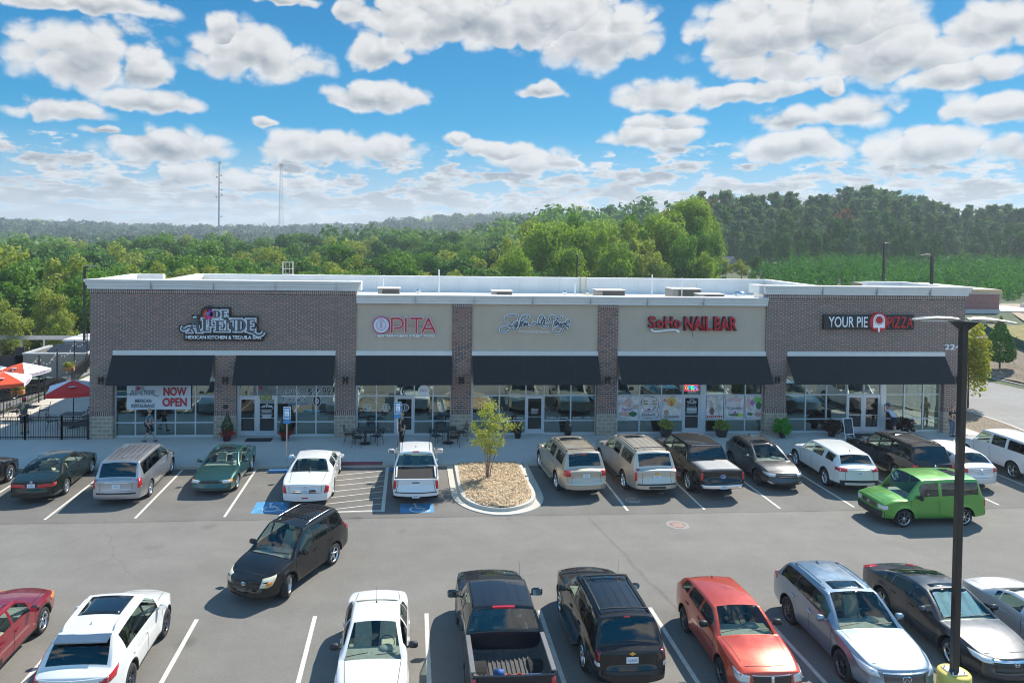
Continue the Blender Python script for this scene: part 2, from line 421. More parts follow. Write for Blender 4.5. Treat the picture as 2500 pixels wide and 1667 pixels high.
def car_spec(kind, L, W, H, wb, fo, xc, xh, xr, xb, zn, zc, zb, zt, wins, **k):
    S = dict(kind=kind, L=L, W=W, H=H, wb=wb, fo=fo, xc=xc, xh=xh, xr=xr, xb=xb, zn=zn, zc=zc, zb=zb, zt=zt, wins=wins,
             rw=.33, sill=.22, belt0=zc - .03, belt1=zc + .05, roofw=.70, clad=0, pf=.14, pr=.10, archm=.075, crown=.05, hoodb=.045,
             bumpf=.07, bumpr=.06, tumble=1.55, pill='body', bed=None)
    S.update(k); return S


def squash(S, f):
    """shorter or longer body at the same height and wheel size"""
    S = dict(S)
    for q in ('L', 'wb', 'fo', 'xc', 'xh', 'xr', 'xb'): S[q] *= f
    S['wins'] = [(a * f, b * f) for a, b in S['wins']]
    return S


def car_shell(S):
    L, Wd, H = S['L'], S['W'], S['H']; xc, xh, xr, xb = S['xc'], S['xh'], S['xr'], S['xb']
    zn, zc, zb, zt, sill, rw = S['zn'], S['zc'], S['zb'], S['zt'], S['sill'], S['rw']
    xw = (S['fo'], S['fo'] + S['wb']); Ra = rw + S['archm']; bed = S['bed']
    suv = (L - xb) < .35
    def ztop(x):
        if x < xc:
            t = x / xc; return lerp(zn, zc, t ** .85) + S['hoodb'] * sin(pi * t)
        if x < xh:
            t = (x - xc) / (xh - xc); return lerp(zc, H - .05, t) + .03 * sin(pi * t)
        if x <= xr:
            t = (x - xh) / (xr - xh); return H - .05 * (1 - t) ** 2 - S.get('roofdrop', .04) * t ** 2
        ze = H - S.get('roofdrop', .04)
        if x < xb:
            t = (x - xr) / (xb - xr); return lerp(ze, zb, t) + (.05 * sin(pi * t) if not bed else 0)
        t = (x - xb) / max(.01, L - xb); return lerp(zb, zt, t) - (.0 if suv else .03 * t ** 3)
    def belt(x):
        b = pin([(0, zn - .07), (xc * .5, lerp(zn, zc, .6) - .06), (xc, S['belt0'] - .01), (xc + .5, S['belt0'] + .01), (xr - .2, S['belt1']), (L, min(S['belt1'], zt - .04))], x)
        return min(b, ztop(x) - .035)
    def wmid(x):
        w = Wd / 2
        if x < .95: w *= 1 - S['pf'] * (1 - x / .95) ** 2.4
        if x > L - .8: w *= 1 - S['pr'] * (1 - (L - x) / .8) ** 2.4
        return w
    def wtop(x):
        wr = Wd / 2 * S['roofw']; wh = wmid(x) * .90
        if x < xc: return wh * lerp(.93, 1, x / xc)
        if x < xh: return lerp(wmid(x) * .90, wr, ((x - xc) / (xh - xc)) ** .9)
        if x <= xr: return lerp(wr, wr * S.get('roofr', .97), (x - xh) / (xr - xh))
        if bed: return wmid(x) * .955 if x >= xb else lerp(wr, wmid(x) * .93, (x - xr) / (xb - xr))
        wr2 = wr * S.get('roofr', .97)
        if x < xb: return lerp(wr2, wmid(x) * (.90 if not suv else .86), ((x - xr) / (xb - xr)))
        return wmid(x) * (.90 if not suv else .88)
    def zlow(x):
        z = sill + (.05 * max(0, 1 - x / .5) + .08 * max(0, 1 - (L - x) / .6))
        for w in xw:
            d = abs(x - w)
            if d <= Ra: z = max(z, rw + sqrt(max(0, Ra * Ra - d * d)))
        return z
    prof = [(0, .965), (.12, .985), (.4, 1.), (.8, .995), (1., .965 if not S.get('boxy') else .985)]
    def yside(x, z):
        b = belt(x); s = (z - sill) / max(.05, b - sill); y = wmid(x) * pin(prof, s)
        for w in xw:
            r = hypot(x - w, z - rw)
            y += .028 * exp(-((r - Ra) / .09) ** 2) * (1 if r >= Ra - .02 else .8)
        return y
    # stations
    X = {0., .05, .14, L, L - .05, L - .14, xc, xc + .02, xh, xh - .02, xr, xr + .02, xb, xb - .02, (xc + xh) / 2, (xc * 2 + xh) / 3, (xr + xb) / 2}
    for w in xw:
        for f in (1.03, .995, .93, .8, .6, .35, .0):
            X.add(w - Ra * f); X.add(w + Ra * f)
    for a, b in S['wins']: X.add(a); X.add(b)
    if bed: X |= {xb + .03, xb + .06, L - .11, L - .08}
    X = sorted(x for x in X if 0 <= x <= L)
    X2 = [X[0]]
    for x in X[1:]:
        if x - X2[-1] < .012: continue
        n = int((x - X2[-1]) / .20)
        for i in range(n): X2.append(X2[-1] + (x - X2[-1]) / (n + 1 - i))
        X2.append(x)
    if X2[-1] < L: X2.append(L)
    X = X2; N = len(X)
    TL = [0, .13, .34, .62, .86, 1.]; TU = [.07, .5, .90, 1.]; FC = [.93, .62, .3, 0.]
    if bed: FC = [.95, .945, .45, 0.]
    nS = 1 + len(TL) + len(TU); nT = len(FC)
    half = nS + nT
    def section(x, end=0):
        pts = []; zl = zlow(x); b = belt(x); te = ztop(x); cr = S['crown'] if xh - .3 < x < xr + .2 else S['crown'] * .8
        inbed = bed and xb + .03 <= x <= L - .10
        cr = 0.0 if (bed and x >= xb) else cr
        ze = te - cr
        b = min(b, ze - .02)
        y0 = yside(x, zl)
        pts.append((x, y0 - .09, zl + .01))
        for t in TL:
            z = lerp(zl, b, t); pts.append((x, yside(x, z), z))
        yb = yside(x, b); yt = wtop(x)
        for t in TU: pts.append((x, lerp(yb, yt, t ** S['tumble']), lerp(b, ze, t)))
        for f in FC:
            z = ze + cr * (1 - f * f)
            if inbed and f < .9475: z = bed
            pts.append((x, yt * f, z))
        return pts
    V = []; idx = {}
    for i, x in enumerate(X):
        s = section(x)
        for k, p in enumerate(s): idx[(i, k)] = len(V); V.append(p)
        for k in range(half - 1): 
            p = s[k]; idx[(i, -1 - k)] = len(V); V.append((p[0], -p[1], p[2]))
        idx[(i, -half)] = idx[(i, half - 1)]
    def g(i, k, s):
        return idx[(i, k)] if s > 0 else (idx[(i, -1 - k)] if k < half - 1 else idx[(i, half - 1)])
    F = []; MI = []
    kb = len(TL)          # strip index where belt vertex sits = kb
    wins = S['wins']; pil = 4 if S['pill'] == 'black' else 0
    fronts = S.get('gstart', xc + .30)
    def cls(xm, k):
        if k < 1: return 3
        if k < kb:
            if S['clad'] and k <= S['clad']: return 3
            if S['clad'] and S.get('archclad'):
                for w in xw:
                    if abs(xm - w) < Ra + .10 and k <= S['clad'] + 1: return 3
            return 0
        if kb <= k < kb + 1: return 0
        if kb + 1 <= k < kb + 3:
            for n, (a, b) in enumerate(wins):
                if a <= xm <= b: return 10 + n
            if wins and wins[0][0] < xm < wins[-1][1]: return pil
            return 0
        if k == kb + 3: return 0
        return 0
    gl_f = FC[0]
    for i in range(N - 1):
        xm = (X[i] + X[i + 1]) / 2
        for s in (1, -1):
            for k in range(half - 1):
                q = [g(i, k, s), g(i + 1, k, s), g(i + 1, k + 1, s), g(i, k + 1, s)]
                if s < 0: q.reverse()
                if k < nS - 1:
                    c = cls(xm, k)
                    if c >= 10: c = c + (20 if s < 0 else 0)
                else:
                    c = 0; inner = k >= nS
                    if inner and xc < xm < xh: c = 1
                    if inner and xr + .03 < xm < xb - .01: c = 2
                    if S.get('roofmat') and xh < xm < xr: c = 5
                    if bed and xb + .02 < xm < L - .08 and inner: c = 6
                F.append(q); MI.append(c)
    # caps
    cols = [1.0] + FC + [-f for f in FC[-2::-1]] + [-1.0]
    for (i, sg) in ((0, -1), (N - 1, 1)):
        x = X[i]; hgt = ztop(x)
        top = nS - 1
        rows = []
        for k in range(0, nS):
            pr = V[g(i, k, 1)]; y = pr[1]; z = pr[2]; row = []
            bump = S['bumpf'] if sg < 0 else S['bumpr']
            zz = z / hgt
            prot = bump * (1 if zz < .62 else max(0, 1 - (zz - .62) / .12) ** 1.5) * (1 if zz > .3 else .6)
            for ci, f in enumerate(cols):
                if ci == 0: row.append(g(i, k, 1)); continue
                if ci == len(cols) - 1: row.append(g(i, k, -1)); continue
                if k == top: row.append(g(i, nS - 1 + min(ci, len(cols) - 1 - ci), 1 if ci < len(cols) / 2 else -1)); continue
                bl = (S.get('noseb', .14) if sg < 0 else S.get('tailb', .07)) * (1 - abs(f) ** 2.2) * (1 if k < top - 1 else .75)
                V.append((x + sg * (bl + prot * (1 - abs(f) ** 6)), y * f, z)); row.append(len(V) - 1)
            rows.append(row)
        for k in range(nS - 1):
            for c in range(len(cols) - 1):
                q = [rows[k][c], rows[k][c + 1], rows[k + 1][c + 1], rows[k + 1][c]]
                if sg > 0: q.reverse()
                F.append(q); MI.append(3 if (k < 1 or (S['clad'] and k <= S['clad'] + S.get('cladend', 0))) else 0)
    # bulge the top centre of the end stations so that hood edge follows the cap
    for (i, sg, bl) in ((0, -1, S.get('noseb', .14)), (N - 1, 1, S.get('tailb', .07))):
        for j, wgt in ((0, 1), (1, .75), (2, .45)):
            ii = i + j if sg < 0 else i - j
            for s in (1, -1):
                for k in range(nS, half):
                    vi = g(ii, k, s)
                    if s < 0 and k == half - 1: continue
                    f = FC[k - nS]; p = V[vi]; V[vi] = (p[0] + sg * bl * (1 - abs(f) ** 2.2) * .75 * wgt, p[1], p[2])
    xo = S['fo'] + S['wb'] / 2
    V = [(xo - p[0], p[1], p[2]) for p in V]
    F = [list(reversed(f)) for f in F]
    me = bpy.data.meshes.new('shell'); me.from_pydata(V, [], F)
    for _ in range(40): me.materials.append(M_SEAM)
    me.polygons.foreach_set('material_index', MI); me.polygons.foreach_set('use_smooth', [True] * len(F))
    o = bpy.data.objects.new('tmp', me); COL.objects.link(o)
    bm = bmesh.new(); bm.from_mesh(me); bmesh.ops.recalc_face_normals(bm, faces=bm.faces); bm.to_mesh(me); bm.free()
    md = o.modifiers.new('s', 'SUBSURF'); md.levels = 2; md.render_levels = 2; md.boundary_smooth = 'PRESERVE_CORNERS'
    dg = bpy.context.evaluated_depsgraph_get(); ev = bpy.data.meshes.new_from_object(o.evaluated_get(dg))
    bpy.data.objects.remove(o); bpy.data.meshes.remove(me)
    return ev, S


def split_mesh(ev):
    """evaluated shell -> {material index: (verts, faces, normals)}"""
    n = len(ev.vertices); co = np.empty(n * 3); ev.vertices.foreach_get('co', co); co = co.reshape(-1, 3)
    no = np.array([v.normal[:] for v in ev.vertices])
    polys = {}
    for p in ev.polygons: polys.setdefault(p.material_index, []).append(tuple(p.vertices))
    out = {}
    for k, ps in polys.items():
        used = sorted({i for p in ps for i in p}); mp = {u: j for j, u in enumerate(used)}
        out[k] = (co[used], [tuple(mp[i] for i in p) for p in ps], no[used])
    return co, [tuple(p.vertices) for p in ev.polygons], out


def islands(v, f, n):
    """connected pieces of a mesh"""
    par = list(range(len(v)))
    def fd(a):
        while par[a] != a: par[a] = par[par[a]]; a = par[a]
        return a
    for q in f:
        for i in q[1:]: par[fd(i)] = fd(q[0])
    G = {}
    for q in f: G.setdefault(fd(q[0]), []).append(q)
    for g in G.values():
        u = sorted({i for q in g for i in q}); mp = {a: j for j, a in enumerate(u)}; yield v[u], [tuple(mp[i] for i in q) for q in g], n[u]


def smooth_mesh(name, v, f, mats=None):
    me = bpy.data.meshes.new(name); me.from_pydata([tuple(x) for x in v], [], f)
    me.polygons.foreach_set('use_smooth', [True] * len(f)); me.update()
    if mats: me.materials.append(mats)
    return me


class Skin:
    """ray projection onto the finished body, for lamps, grilles, seams, trim"""
    def __init__(s, co, polys, S):
        s.b = BVHTree.FromPolygons([tuple(c) for c in co], polys); s.S = S
        s.xf = S['fo'] + S['wb'] / 2; s.xr = -(S['L'] - s.xf)
    def hit(s, o, d, off):
        loc, n, i, dist = s.b.ray_cast(Vector(o), Vector(d))
        if loc is None: return None
        if n.dot(Vector(d)) > 0: n = -n
        return loc + n * off, n
    def ang(s, a):
        if a[0] == 'f': return atan2(a[1], .7)
        hw = s.S['W'] / 2 * .93; return math.copysign(atan2(hw, .7 - abs(a[1])), a[1])
    def wrap(s, end, u, z, off):
        cx = (s.xf - .7) if end > 0 else (s.xr + .7)
        d = Vector((end * cos(u), sin(u), 0)); o = Vector((cx, 0, z)) + d * 3
        return s.hit(o, -d, off)
    def grid(s, fn, c4, nu, nv, off, th=.03):
        """c4: BL, BR, TR, TL parameter pairs"""
        mb = []; N = []
        for j in range(nv + 1):
            for i in range(nu + 1):
                a, b = i / nu, j / nv
                p = [lerp(lerp(c4[0][q], c4[1][q], a), lerp(c4[3][q], c4[2][q], a), b) for q in (0, 1)]
                h = fn(p[0], p[1], off)
                if h is None: return None
                mb.append(h[0]); N.append(h[1])
        f = [(j * (nu + 1) + i, j * (nu + 1) + i + 1, (j + 1) * (nu + 1) + i + 1, (j + 1) * (nu + 1) + i) for j in range(nv) for i in range(nu)]
        rim = [i for i in range(nu + 1)] + [j * (nu + 1) + nu for j in range(1, nv + 1)] + [nv * (nu + 1) + i for i in range(nu - 1, -1, -1)] + [j * (nu + 1) for j in range(nv - 1, 0, -1)]
        b0 = len(mb)
        for r in rim: mb.append(mb[r] - N[r] * th)
        n = len(rim)
        f += [(rim[i], b0 + i, b0 + (i + 1) % n, rim[(i + 1) % n]) for i in range(n)]
        return mb, f
    def lamp(s, end, c4, mats, name, parent, off=.012, nu=8, nv=4):
        """c4 corners as (('f'|'s', y or d), z)"""
        cc = [(s.ang(a), z) for a, z in c4]
        r = s.grid(lambda u, z, o: s.wrap(end, u, z, o), cc, nu, nv, off)
        return s._mk(r, name, mats, parent)
    def side(s, sg, c4, mats, name, parent, off=.006, nu=6, nv=3, th=.03):
        r = s.grid(lambda x, z, o: s.hit((x, sg * 3, z), (0, -sg, 0), o), c4, nu, nv, off, th)
        return s._mk(r, name, mats, parent)
    def top(s, c4, mats, name, parent, off=.006, nu=6, nv=6, th=.03):
        r = s.grid(lambda x, y, o: s.hit((x, y, 4), (0, 0, -1), o), c4, nu, nv, off, th)
        return s._mk(r, name, mats, parent)
    def _mk(s, r, name, mats, parent):
        if r is None: return None
        me = bpy.data.meshes.new(name); me.from_pydata([tuple(x) for x in r[0]], [], r[1]); me.materials.append(mats)
        me.polygons.foreach_set('use_smooth', [True] * len(me.polygons)); me.update()
        bm = bmesh.new(); bm.from_mesh(me); bmesh.ops.recalc_face_normals(bm, faces=bm.faces); bm.to_mesh(me); bm.free()
        return link(name, me, parent)
    def seam(s, mb, kind, pts, w=.014, off=.003, sg=1):
        """thin dark joint following the skin; kind side: (x,z) / top: (x,y) / end: (y,z)"""
        P = []
        for a, b in zip(pts, pts[1:]):
            n = max(2, int(hypot(b[0] - a[0], b[1] - a[1]) / .08))
            for i in range(n): P.append((lerp(a[0], b[0], i / n), lerp(a[1], b[1], i / n)))
        P.append(pts[-1]); H = []
        for a, b in P:
            if kind == 'side': h = s.hit((a, sg * 3, b), (0, -sg, 0), off)
            elif kind == 'top': h = s.hit((a, b, 4), (0, 0, -1), off)
            else: h = s.wrap(sg, atan2(a, .7), b, off)
            if h: H.append(h)
        if len(H) < 2: return
        vs = []
        for i, (p, n) in enumerate(H):
            d = (H[min(i + 1, len(H) - 1)][0] - H[max(i - 1, 0)][0]); d = d.normalized() if d.length > 1e-6 else Vector((1, 0, 0))
            t = d.cross(n).normalized() * w / 2; vs += [p + t, p - t]
        mb.add(vs, [(2 * i, 2 * i + 1, 2 * i + 3, 2 * i + 2) for i in range(len(H) - 1)])


WHEELS = {}


def wheel_meshes(rw, style):
    key = (round(rw, 3), style)
    if key in WHEELS: return WHEELS[key]
    n, kind = style; h = .112; rr = rw * .70
    t = MB(); t.smooth = True
    t.lathe([(rr - .015, h - .03), (rr, h), (rr + .02, h + .006), (rw * .93, h + .004), (rw * .985, h * .78), (rw, h * .5), (rw, -h * .5), (rw * .985, -h * .78), (rw * .93, -h), (rr, -h), (rr - .015, -h + .02)], n=28, axis='Y')
    tyre = t.mesh('tyre', M_TYRE)
    r = MB(); r.smooth = True
    r.lathe([(rr - .002, h - .004), (rr * .93, h - .012), (rr * .90, h - .07)], n=28, axis='Y'); r.smooth = False
    hub = rr * .23
    for i in range(n):
        a = 2 * pi * i / n; offs = (-.07, .07) if kind.startswith('twin') else (0,)
        for o in offs:
            aa = a + o * 2.2; w0 = rr * (.30 if len(offs) == 1 else .13) * (.55 if n > 6 else 1); w1 = w0 * (.62 if len(offs) == 1 else .8)
            d = Vector((cos(aa), 0, sin(aa))); q = Vector((-sin(aa), 0, cos(aa)))
            p0 = d * hub * .7; p1 = d * rr * .94; vs = []
            for p, w, yy in ((p0, w0, h - .03), (p1, w1, h - .014)):
                for sx, sy in ((-1, -.03), (-.6, 0), (.6, 0), (1, -.03)): vs.append(p + q * w * .5 * sx + Vector((0, yy + sy, 0)))
            r.add(vs, [(0, 1, 5, 4), (1, 2, 6, 5), (2, 3, 7, 6)])
    r.smooth = True; r.lathe([(0, h - .012), (hub * .8, h - .016), (hub, h - .035), (hub, h - .06)], n=16, axis='Y')
    rm = M_ALLOYD if 'dark' in kind else (M_CHROME if 'chrome' in kind else M_ALLOY)
    rim = r.mesh('rim', rm)
    b = MB(); b.lathe([(0, h - .075), (rr * .62, h - .075), (rr * .64, h - .085), (rr * .9, h - .095), (rr * .9, -h + .02), (0, -h + .02)], n=24, axis='Y')
    disc = b.mesh('wheel', M_UNDER)
    WHEELS[key] = (tyre, rim, disc)
    return WHEELS[key]


def fender_box(S):
    xf = S['fo'] + S['wb'] / 2; xr = -(S['L'] - xf); w = S['W'] / 2; rw = S['rw']; b = MB()
    b.box(xr + .25, -w * .6, S['sill'] + .0, xf - .25, w * .6, S['sill'] + .25)
    b.box(xr + .1, -w * .5, S['sill'] + .06, xf - .1, w * .5, .62)
    for wx in (S['wb'] / 2, -S['wb'] / 2):
        R = rw + S['archm'] + .03
        for sg in (1, -1):
            n = 14; vs = []; 
            for i in range(n + 1):
                t = pi * i / n
                for y in (sg * (w * .50), sg * (w * .955)): vs.append((wx + R * cos(t), y, rw + R * sin(t)))
            fs = [(2 * i, 2 * i + 1, 2 * i + 3, 2 * i + 2) for i in range(n)]; b.add(vs, fs)
            vs = [(wx, sg * w * .5, rw)] + [(wx + R * cos(pi * i / n), sg * w * .5, rw + R * sin(pi * i / n)) for i in range(n + 1)]
            b.add(vs, [(0, i + 1, i + 2) for i in range(n)])
            b.box(wx - R, sg * w * .48 - .01, .2, wx + R, sg * w * .48 + .01, rw + .1)
        b.tube((wx, -w * .8, rw), (wx, w * .8, rw), .05, n=8)
    return b


def car_interior(S, seat):
    b = MB(); xo = S['fo'] + S['wb'] / 2; w = S['W'] / 2 * .80; fl = S['sill'] + .16
    X = lambda x: xo - x
    b.cur = 0; end = S['xb'] if S['bed'] is None else S['xr']
    b.box(X(end - .1), -w, fl, X(S['xc'] + .15), w, fl + .05)
    dz = S['zc'] - .045                                   # dashboard: sloping top shelf, binnacle, wheel
    b.add([(X(S['xc'] + .06), -w, dz - .02), (X(S['xc'] + .06), w, dz - .02), (X(S['xc'] + .62), w, dz - .01), (X(S['xc'] + .62), -w, dz - .01), (X(S['xc'] + .70), -w, dz - .35), (X(S['xc'] + .70), w, dz - .35)], [(0, 1, 2, 3), (3, 2, 5, 4)])
    b.smooth = True; b.blob((X(S['xc'] + .52), w * .47, dz), (.16, .21, .07), 12, 6); b.smooth = False
    if S['bed'] is None: b.box(X(S['xb'] - .02), -w, S['belt1'] - .14, X(S['xr'] + .05 if S['L'] - S['xb'] > .35 else S['xb'] - .25), w, S['belt1'] - .11)
    pts = [(X(S['xc'] + .82) + .05 * cos(t) * .5, w * .47 + .18 * cos(t), dz - .01 + .17 * sin(t)) for t in [2 * pi * i / 16 for i in range(16)]]
    b.cur = 2; b.path(pts, .014, 5, closed=True)
    b.cur = 1
    xs = [S['xc'] + 1.25, S['xc'] + 2.1] + ([S['xc'] + 2.9] if S['xb'] - S['xc'] > 3.5 and S['bed'] is None else [])
    for k, x in enumerate(xs):
        if x > (min(end, S['xr']) - .15 if k else end): break
        for yy in ((-.47, .47) if k == 0 else (-.5, 0, .5)):
            y = yy * w
            b.bbox(X(x + .25), y - .23, fl + .1, X(x - .3), y + .23, fl + .32, .05)
            b.add([(X(x + .1), y - .22, fl + .3), (X(x + .1), y + .22, fl + .3), (X(x + .30), y + .20, S['belt1'] + .05), (X(x + .30), y - .20, S['belt1'] + .05),
                   (X(x + .25), y - .22, fl + .3), (X(x + .25), y + .22, fl + .3), (X(x + .42), y + .19, S['belt1'] + .03), (X(x + .42), y - .19, S['belt1'] + .03)],
                  [(0, 1, 2, 3), (4, 7, 6, 5), (3, 2, 6, 7), (0, 3, 7, 4), (1, 5, 6, 2)])
            b.bbox(X(x + .42), y - .12, S['belt1'] + .07, X(x + .32), y + .12, S['belt1'] + .25, .03)
    return b, [M_DASH, seat, M_GLOSSBLK]


def make_car(S, label, cat, loc, hd, body, name='parked_car', group=None, wheels=(5, 'plain'), rim_r=None, steer=0., glass=None, seat=None, feats=None, lamps=None, plate='rear', plate_text=None):
    sc = (.94 if loc[1] < -18 else (.955 if loc[1] > -9 else .945)) if loc[1] > -25 and loc[0] > -19 and loc[0] < 33 and loc[1] < 0 else 1.
    root = empty(name, (loc[0], loc[1] + (.13 if loc[1] < -18 else .09) * (sc < .96), loc[2]), radians(hd), label, cat, group); root.scale = (sc,) * 3
    ev, S = car_shell(S); co, polys, parts = split_mesh(ev); sk = Skin(co, polys, S); bpy.data.meshes.remove(ev)
    gl = glass or (M_GCLR, M_GMID, M_GMID); feats = feats or {}; seat = seat or M_SEATD
    trimm = feats.get('trim', M_BLKPL)
    for k, (v, f, n) in sorted(parts.items()):
        if k == 0: bodyo = link('body', smooth_mesh('body', v, f, body), root)
        elif k == 1: link('windshield', smooth_mesh('windshield', v - n * .008, f, gl[0]), root)
        elif k == 2: link('rear_window', smooth_mesh('rear_window', v - n * .008, f, gl[2]), root)
        elif k == 3: link('lower_trim', smooth_mesh('lower_trim', v, f, trimm), root)
        elif k == 4:
            for iv, iF, in_ in islands(v, f, n): link('window_pillar', smooth_mesh('window_pillar', iv - in_ * .003, iF, M_GLOSSBLK), root)
        elif k == 5: link('roof_panel', smooth_mesh('roof_panel', v, f, S['roofmat']), root)
        elif k == 6: link('cargo_bed', smooth_mesh('cargo_bed', v, f, S.get('bedmat', M_BLKPL)), root)
        elif k >= 10:
            n_ = (k - 10) % 20; link('side_window', smooth_mesh('side_window', v - n * .008, f, gl[1] if n_ else feats.get('fglass', M_GCLR)), root)
    fender_box(S).build('underbody', M_UNDER, root)
    ib, im = car_interior(S, seat); ib.build('interior', im, root)
    xf, xr = sk.xf, sk.xr; w = S['W'] / 2; belt = S['belt0']; X = lambda x: xf - x
    # wheels
    tyre, rim, disc = wheel_meshes(S['rw'], wheels)
    for fx in (1, -1):
        for sg in (1, -1):
            wh = bpy.data.objects.new('wheel', disc); COL.objects.link(wh); wh.parent = root
            wh.location = (fx * S['wb'] / 2, sg * (w - .118), S['rw']); wh.rotation_euler = (0, RND.random() * .0, (0 if sg > 0 else pi) + (radians(steer) if fx > 0 else 0))
            for nm, me in (('tyre', tyre), ('rim', rim)):
                o = bpy.data.objects.new(nm, me); COL.objects.link(o); o.parent = wh; o.rotation_euler = (0, (fx * 1.3 + sg * .7) if nm == 'rim' else 0, 0)
    # lamps
    T = feats.get('tail'); Hd = feats.get('head')
    for sg in (1, -1):
        if T:
            for (c4, mt) in T: sk.lamp(-1, [((a[0], a[1] * sg), z) for a, z in c4], mt, 'taillight', root)
        if Hd:
            for (c4, mt) in Hd: sk.lamp(1, [((a[0], a[1] * sg), z) for a, z in c4], mt, 'headlight' if mt is not M_AMBER else 'indicator', root)
    for (end, nm, c4, mt) in feats.get('ends', []): sk.lamp(end, c4, mt, nm, root, off=.014, nu=14)
    for (nm, c4, mt) in feats.get('tops', []): sk.top([(X(a), b) for a, b in c4], mt, nm, root, off=.006 if nm != 'tonneau_cover' else .012)
    # plate
    def plate_at(end, z, wd=.30, ht=.15):
        h = sk.wrap(end, 0, z, .012)
        if not h: return
        p, n = h; b = MB(); b.bbox(-.008, -wd / 2, -ht / 2, .008, wd / 2, ht / 2, .004); o = b.build('license_plate', M_PLATE, root, loc=p)
        tilt = math.asin(max(-1, min(1, n.z))); o.rotation_euler = (0, -tilt * end * 1.0 if end > 0 else tilt, 0)
        if plate_text: fit_text('plate_number', plate_text, .24, .075, M_PLINK, o, loc=(end * .010, 0, -.01), rot=(pi / 2, 0, pi / 2 * end), ext=.002)
        else:
            b = MB(); b.box(end * .0085 - .001, -.10, -.035, end * .0085 + .001, .10, .03); b.build('plate_strip', mat('plate_band', (.36, .44, .55), .5, var=.5, vscale=90), o)
    if feats.get('pz'): plate_at(-1, feats['pz'])
    if feats.get('pfz'): plate_at(1, feats['pfz'])
    # panel gaps
    sb = MB(); zs0 = S['sill'] + .12
    for sg in (1, -1):
        for xx in feats.get('doors', [S['xc'] + .12, (S['wins'][0][1] if S['wins'] else 2.2) + .03]):
            sk.seam(sb, 'side', [(X(xx + .04), zs0), (X(xx), .55), (X(xx), belt - .02)], sg=sg)
        if feats.get('rdoor'): 
            r = feats['rdoor']; sk.seam(sb, 'side', [(X(r - .28), zs0 + .2), (X(r), .75), (X(r + .02), belt)], sg=sg)
        if S['xc'] > .7:
            sk.seam(sb, 'top', [(X(.30), sg * w * .70), (X(S['xc'] - .02), sg * w * .80)])
        if S['kind'] == 'sedan': sk.seam(sb, 'top', [(X(S['xb'] + .03), sg * w * .72), (X(S['L'] - .15), sg * w * .66)])
    if S['xc'] > .7: sk.seam(sb, 'top', [(X(.16), -w * .66), (X(.11), 0), (X(.16), w * .66)], w=.02)
    if S['kind'] != 'pickup':
        zz = feats.get('gatez', .62)
        sk.seam(sb, 'end', [(-.60, S['zt'] - .1), (-.58, zz), (.58, zz), (.60, S['zt'] - .1)], sg=-1)
    else: sk.seam(sb, 'end', [(-.76 * w, S['zt'] - .05), (-.76 * w, .62), (.76 * w, .62), (.76 * w, S['zt'] - .05)], sg=-1, w=.02)
    if sb.v:
        va = np.array([tuple(q) for q in sb.v])
        for iv, iF, _n in islands(va, sb.f, va): link('panel_gap', smooth_mesh('panel_gap', iv, iF, M_SEAM), root)
    # handles
    for xx in feats.get('handles', []):
        for sg in (1, -1):
            h = sk.hit((X(xx), sg * 3, belt - .11), (0, -sg, 0), .02)
            if h: b = MB(); b.bbox(-.10, -.015, -.016, .10, .015, .016, .008); b.build('door_handle', feats.get('hmat', body), root, loc=h[0])
    # mirrors
    for sg in (1, -1):
        y = sg * (w * .97); xm = X(S['xc'] + feats.get('mx', .42)); ms = feats.get('mscale', 1.)
        b = MB(); b.smooth = True
        b.tube((xm, y - sg * .08, belt + .02), (xm - .01, y + sg * .07, belt + .07), .03, .025, 8)
        b.bbox(xm - .07, min(y + sg * .03, y + sg * .26 * ms), belt + .02, xm + .06, max(y + sg * .03, y + sg * .26 * ms), belt + .02 + .16 * ms, .045)
        mo = b.build('mirror', feats.get('mirror', body), root)
        b = MB(); b.box(xm - .074, min(y + sg * .06, y + sg * .23 * ms), belt + .045, xm - .071, max(y + sg * .06, y + sg * .23 * ms), belt + .16 * ms); b.build('mirror_glass', M_CHROME, mo)
    # roof rails
    if feats.get('rails'):
        rm = feats['rails']
        for sg in (1, -1):
            yy = sg * w * S['roofw'] * .88; pts = []
            a, b_ = X(S['xh'] + .25), X(S['xr'] - .15)
            for i in range(9):
                t = i / 8; x = lerp(a, b_, t); h = sk.hit((x, yy, 4), (0, 0, -1), 0)
                if h: pts.append((x, yy, h[0].z + (.015 if i in (0, 8) else .055)))
            if len(pts) > 3: m_ = MB(); m_.smooth = True; m_.path(pts, .02, 6); m_.build('roof_rail', rm, root)
        for t in feats.get('bars', []):
            x = lerp(X(S['xh'] + .25), X(S['xr'] - .15), t); h = sk.hit((x, 0, 4), (0, 0, -1), 0)
            m_ = MB(); zz = h[0].z + .035; yy = w * S['roofw'] * .88; m_.path([(x, -yy, zz - .005), (x, -yy * .5, zz + .02), (x, yy * .5, zz + .02), (x, yy, zz - .005)], .018, 6); m_.build('cross_bar', feats.get('barm', M_BLKPL), root)
    if feats.get('ribs'):
        m_ = MB()
        for i in range(feats['ribs']):
            y = lerp(-.5, .5, i / (feats['ribs'] - 1)) * w * S['roofw'] * 1.35; sk.seam(m_, 'top', [(X(S['xh'] + .35), y), (X(S['xr'] - .2), y)], w=.022, off=.006)
        m_.build('roof_rib', feats.get('ribm', M_BLKPL), root)
    # wipers
    if S['wins']:
        m_ = MB()
        for y0, y1 in ((.05, .55), (-.62, -.12)):
            P = []
            for i in range(7):
                t = i / 6; h = sk.hit((X(S['xc'] + .06 + .05 * t), lerp(y0, y1, t) * w * 1.25, 4), (0, 0, -1), .018)
                if h: P.append(h[0])
            if len(P) > 3: m_.path(P, .010, 5)
        if m_.v: m_.build('wiper', M_BLKPL, root)
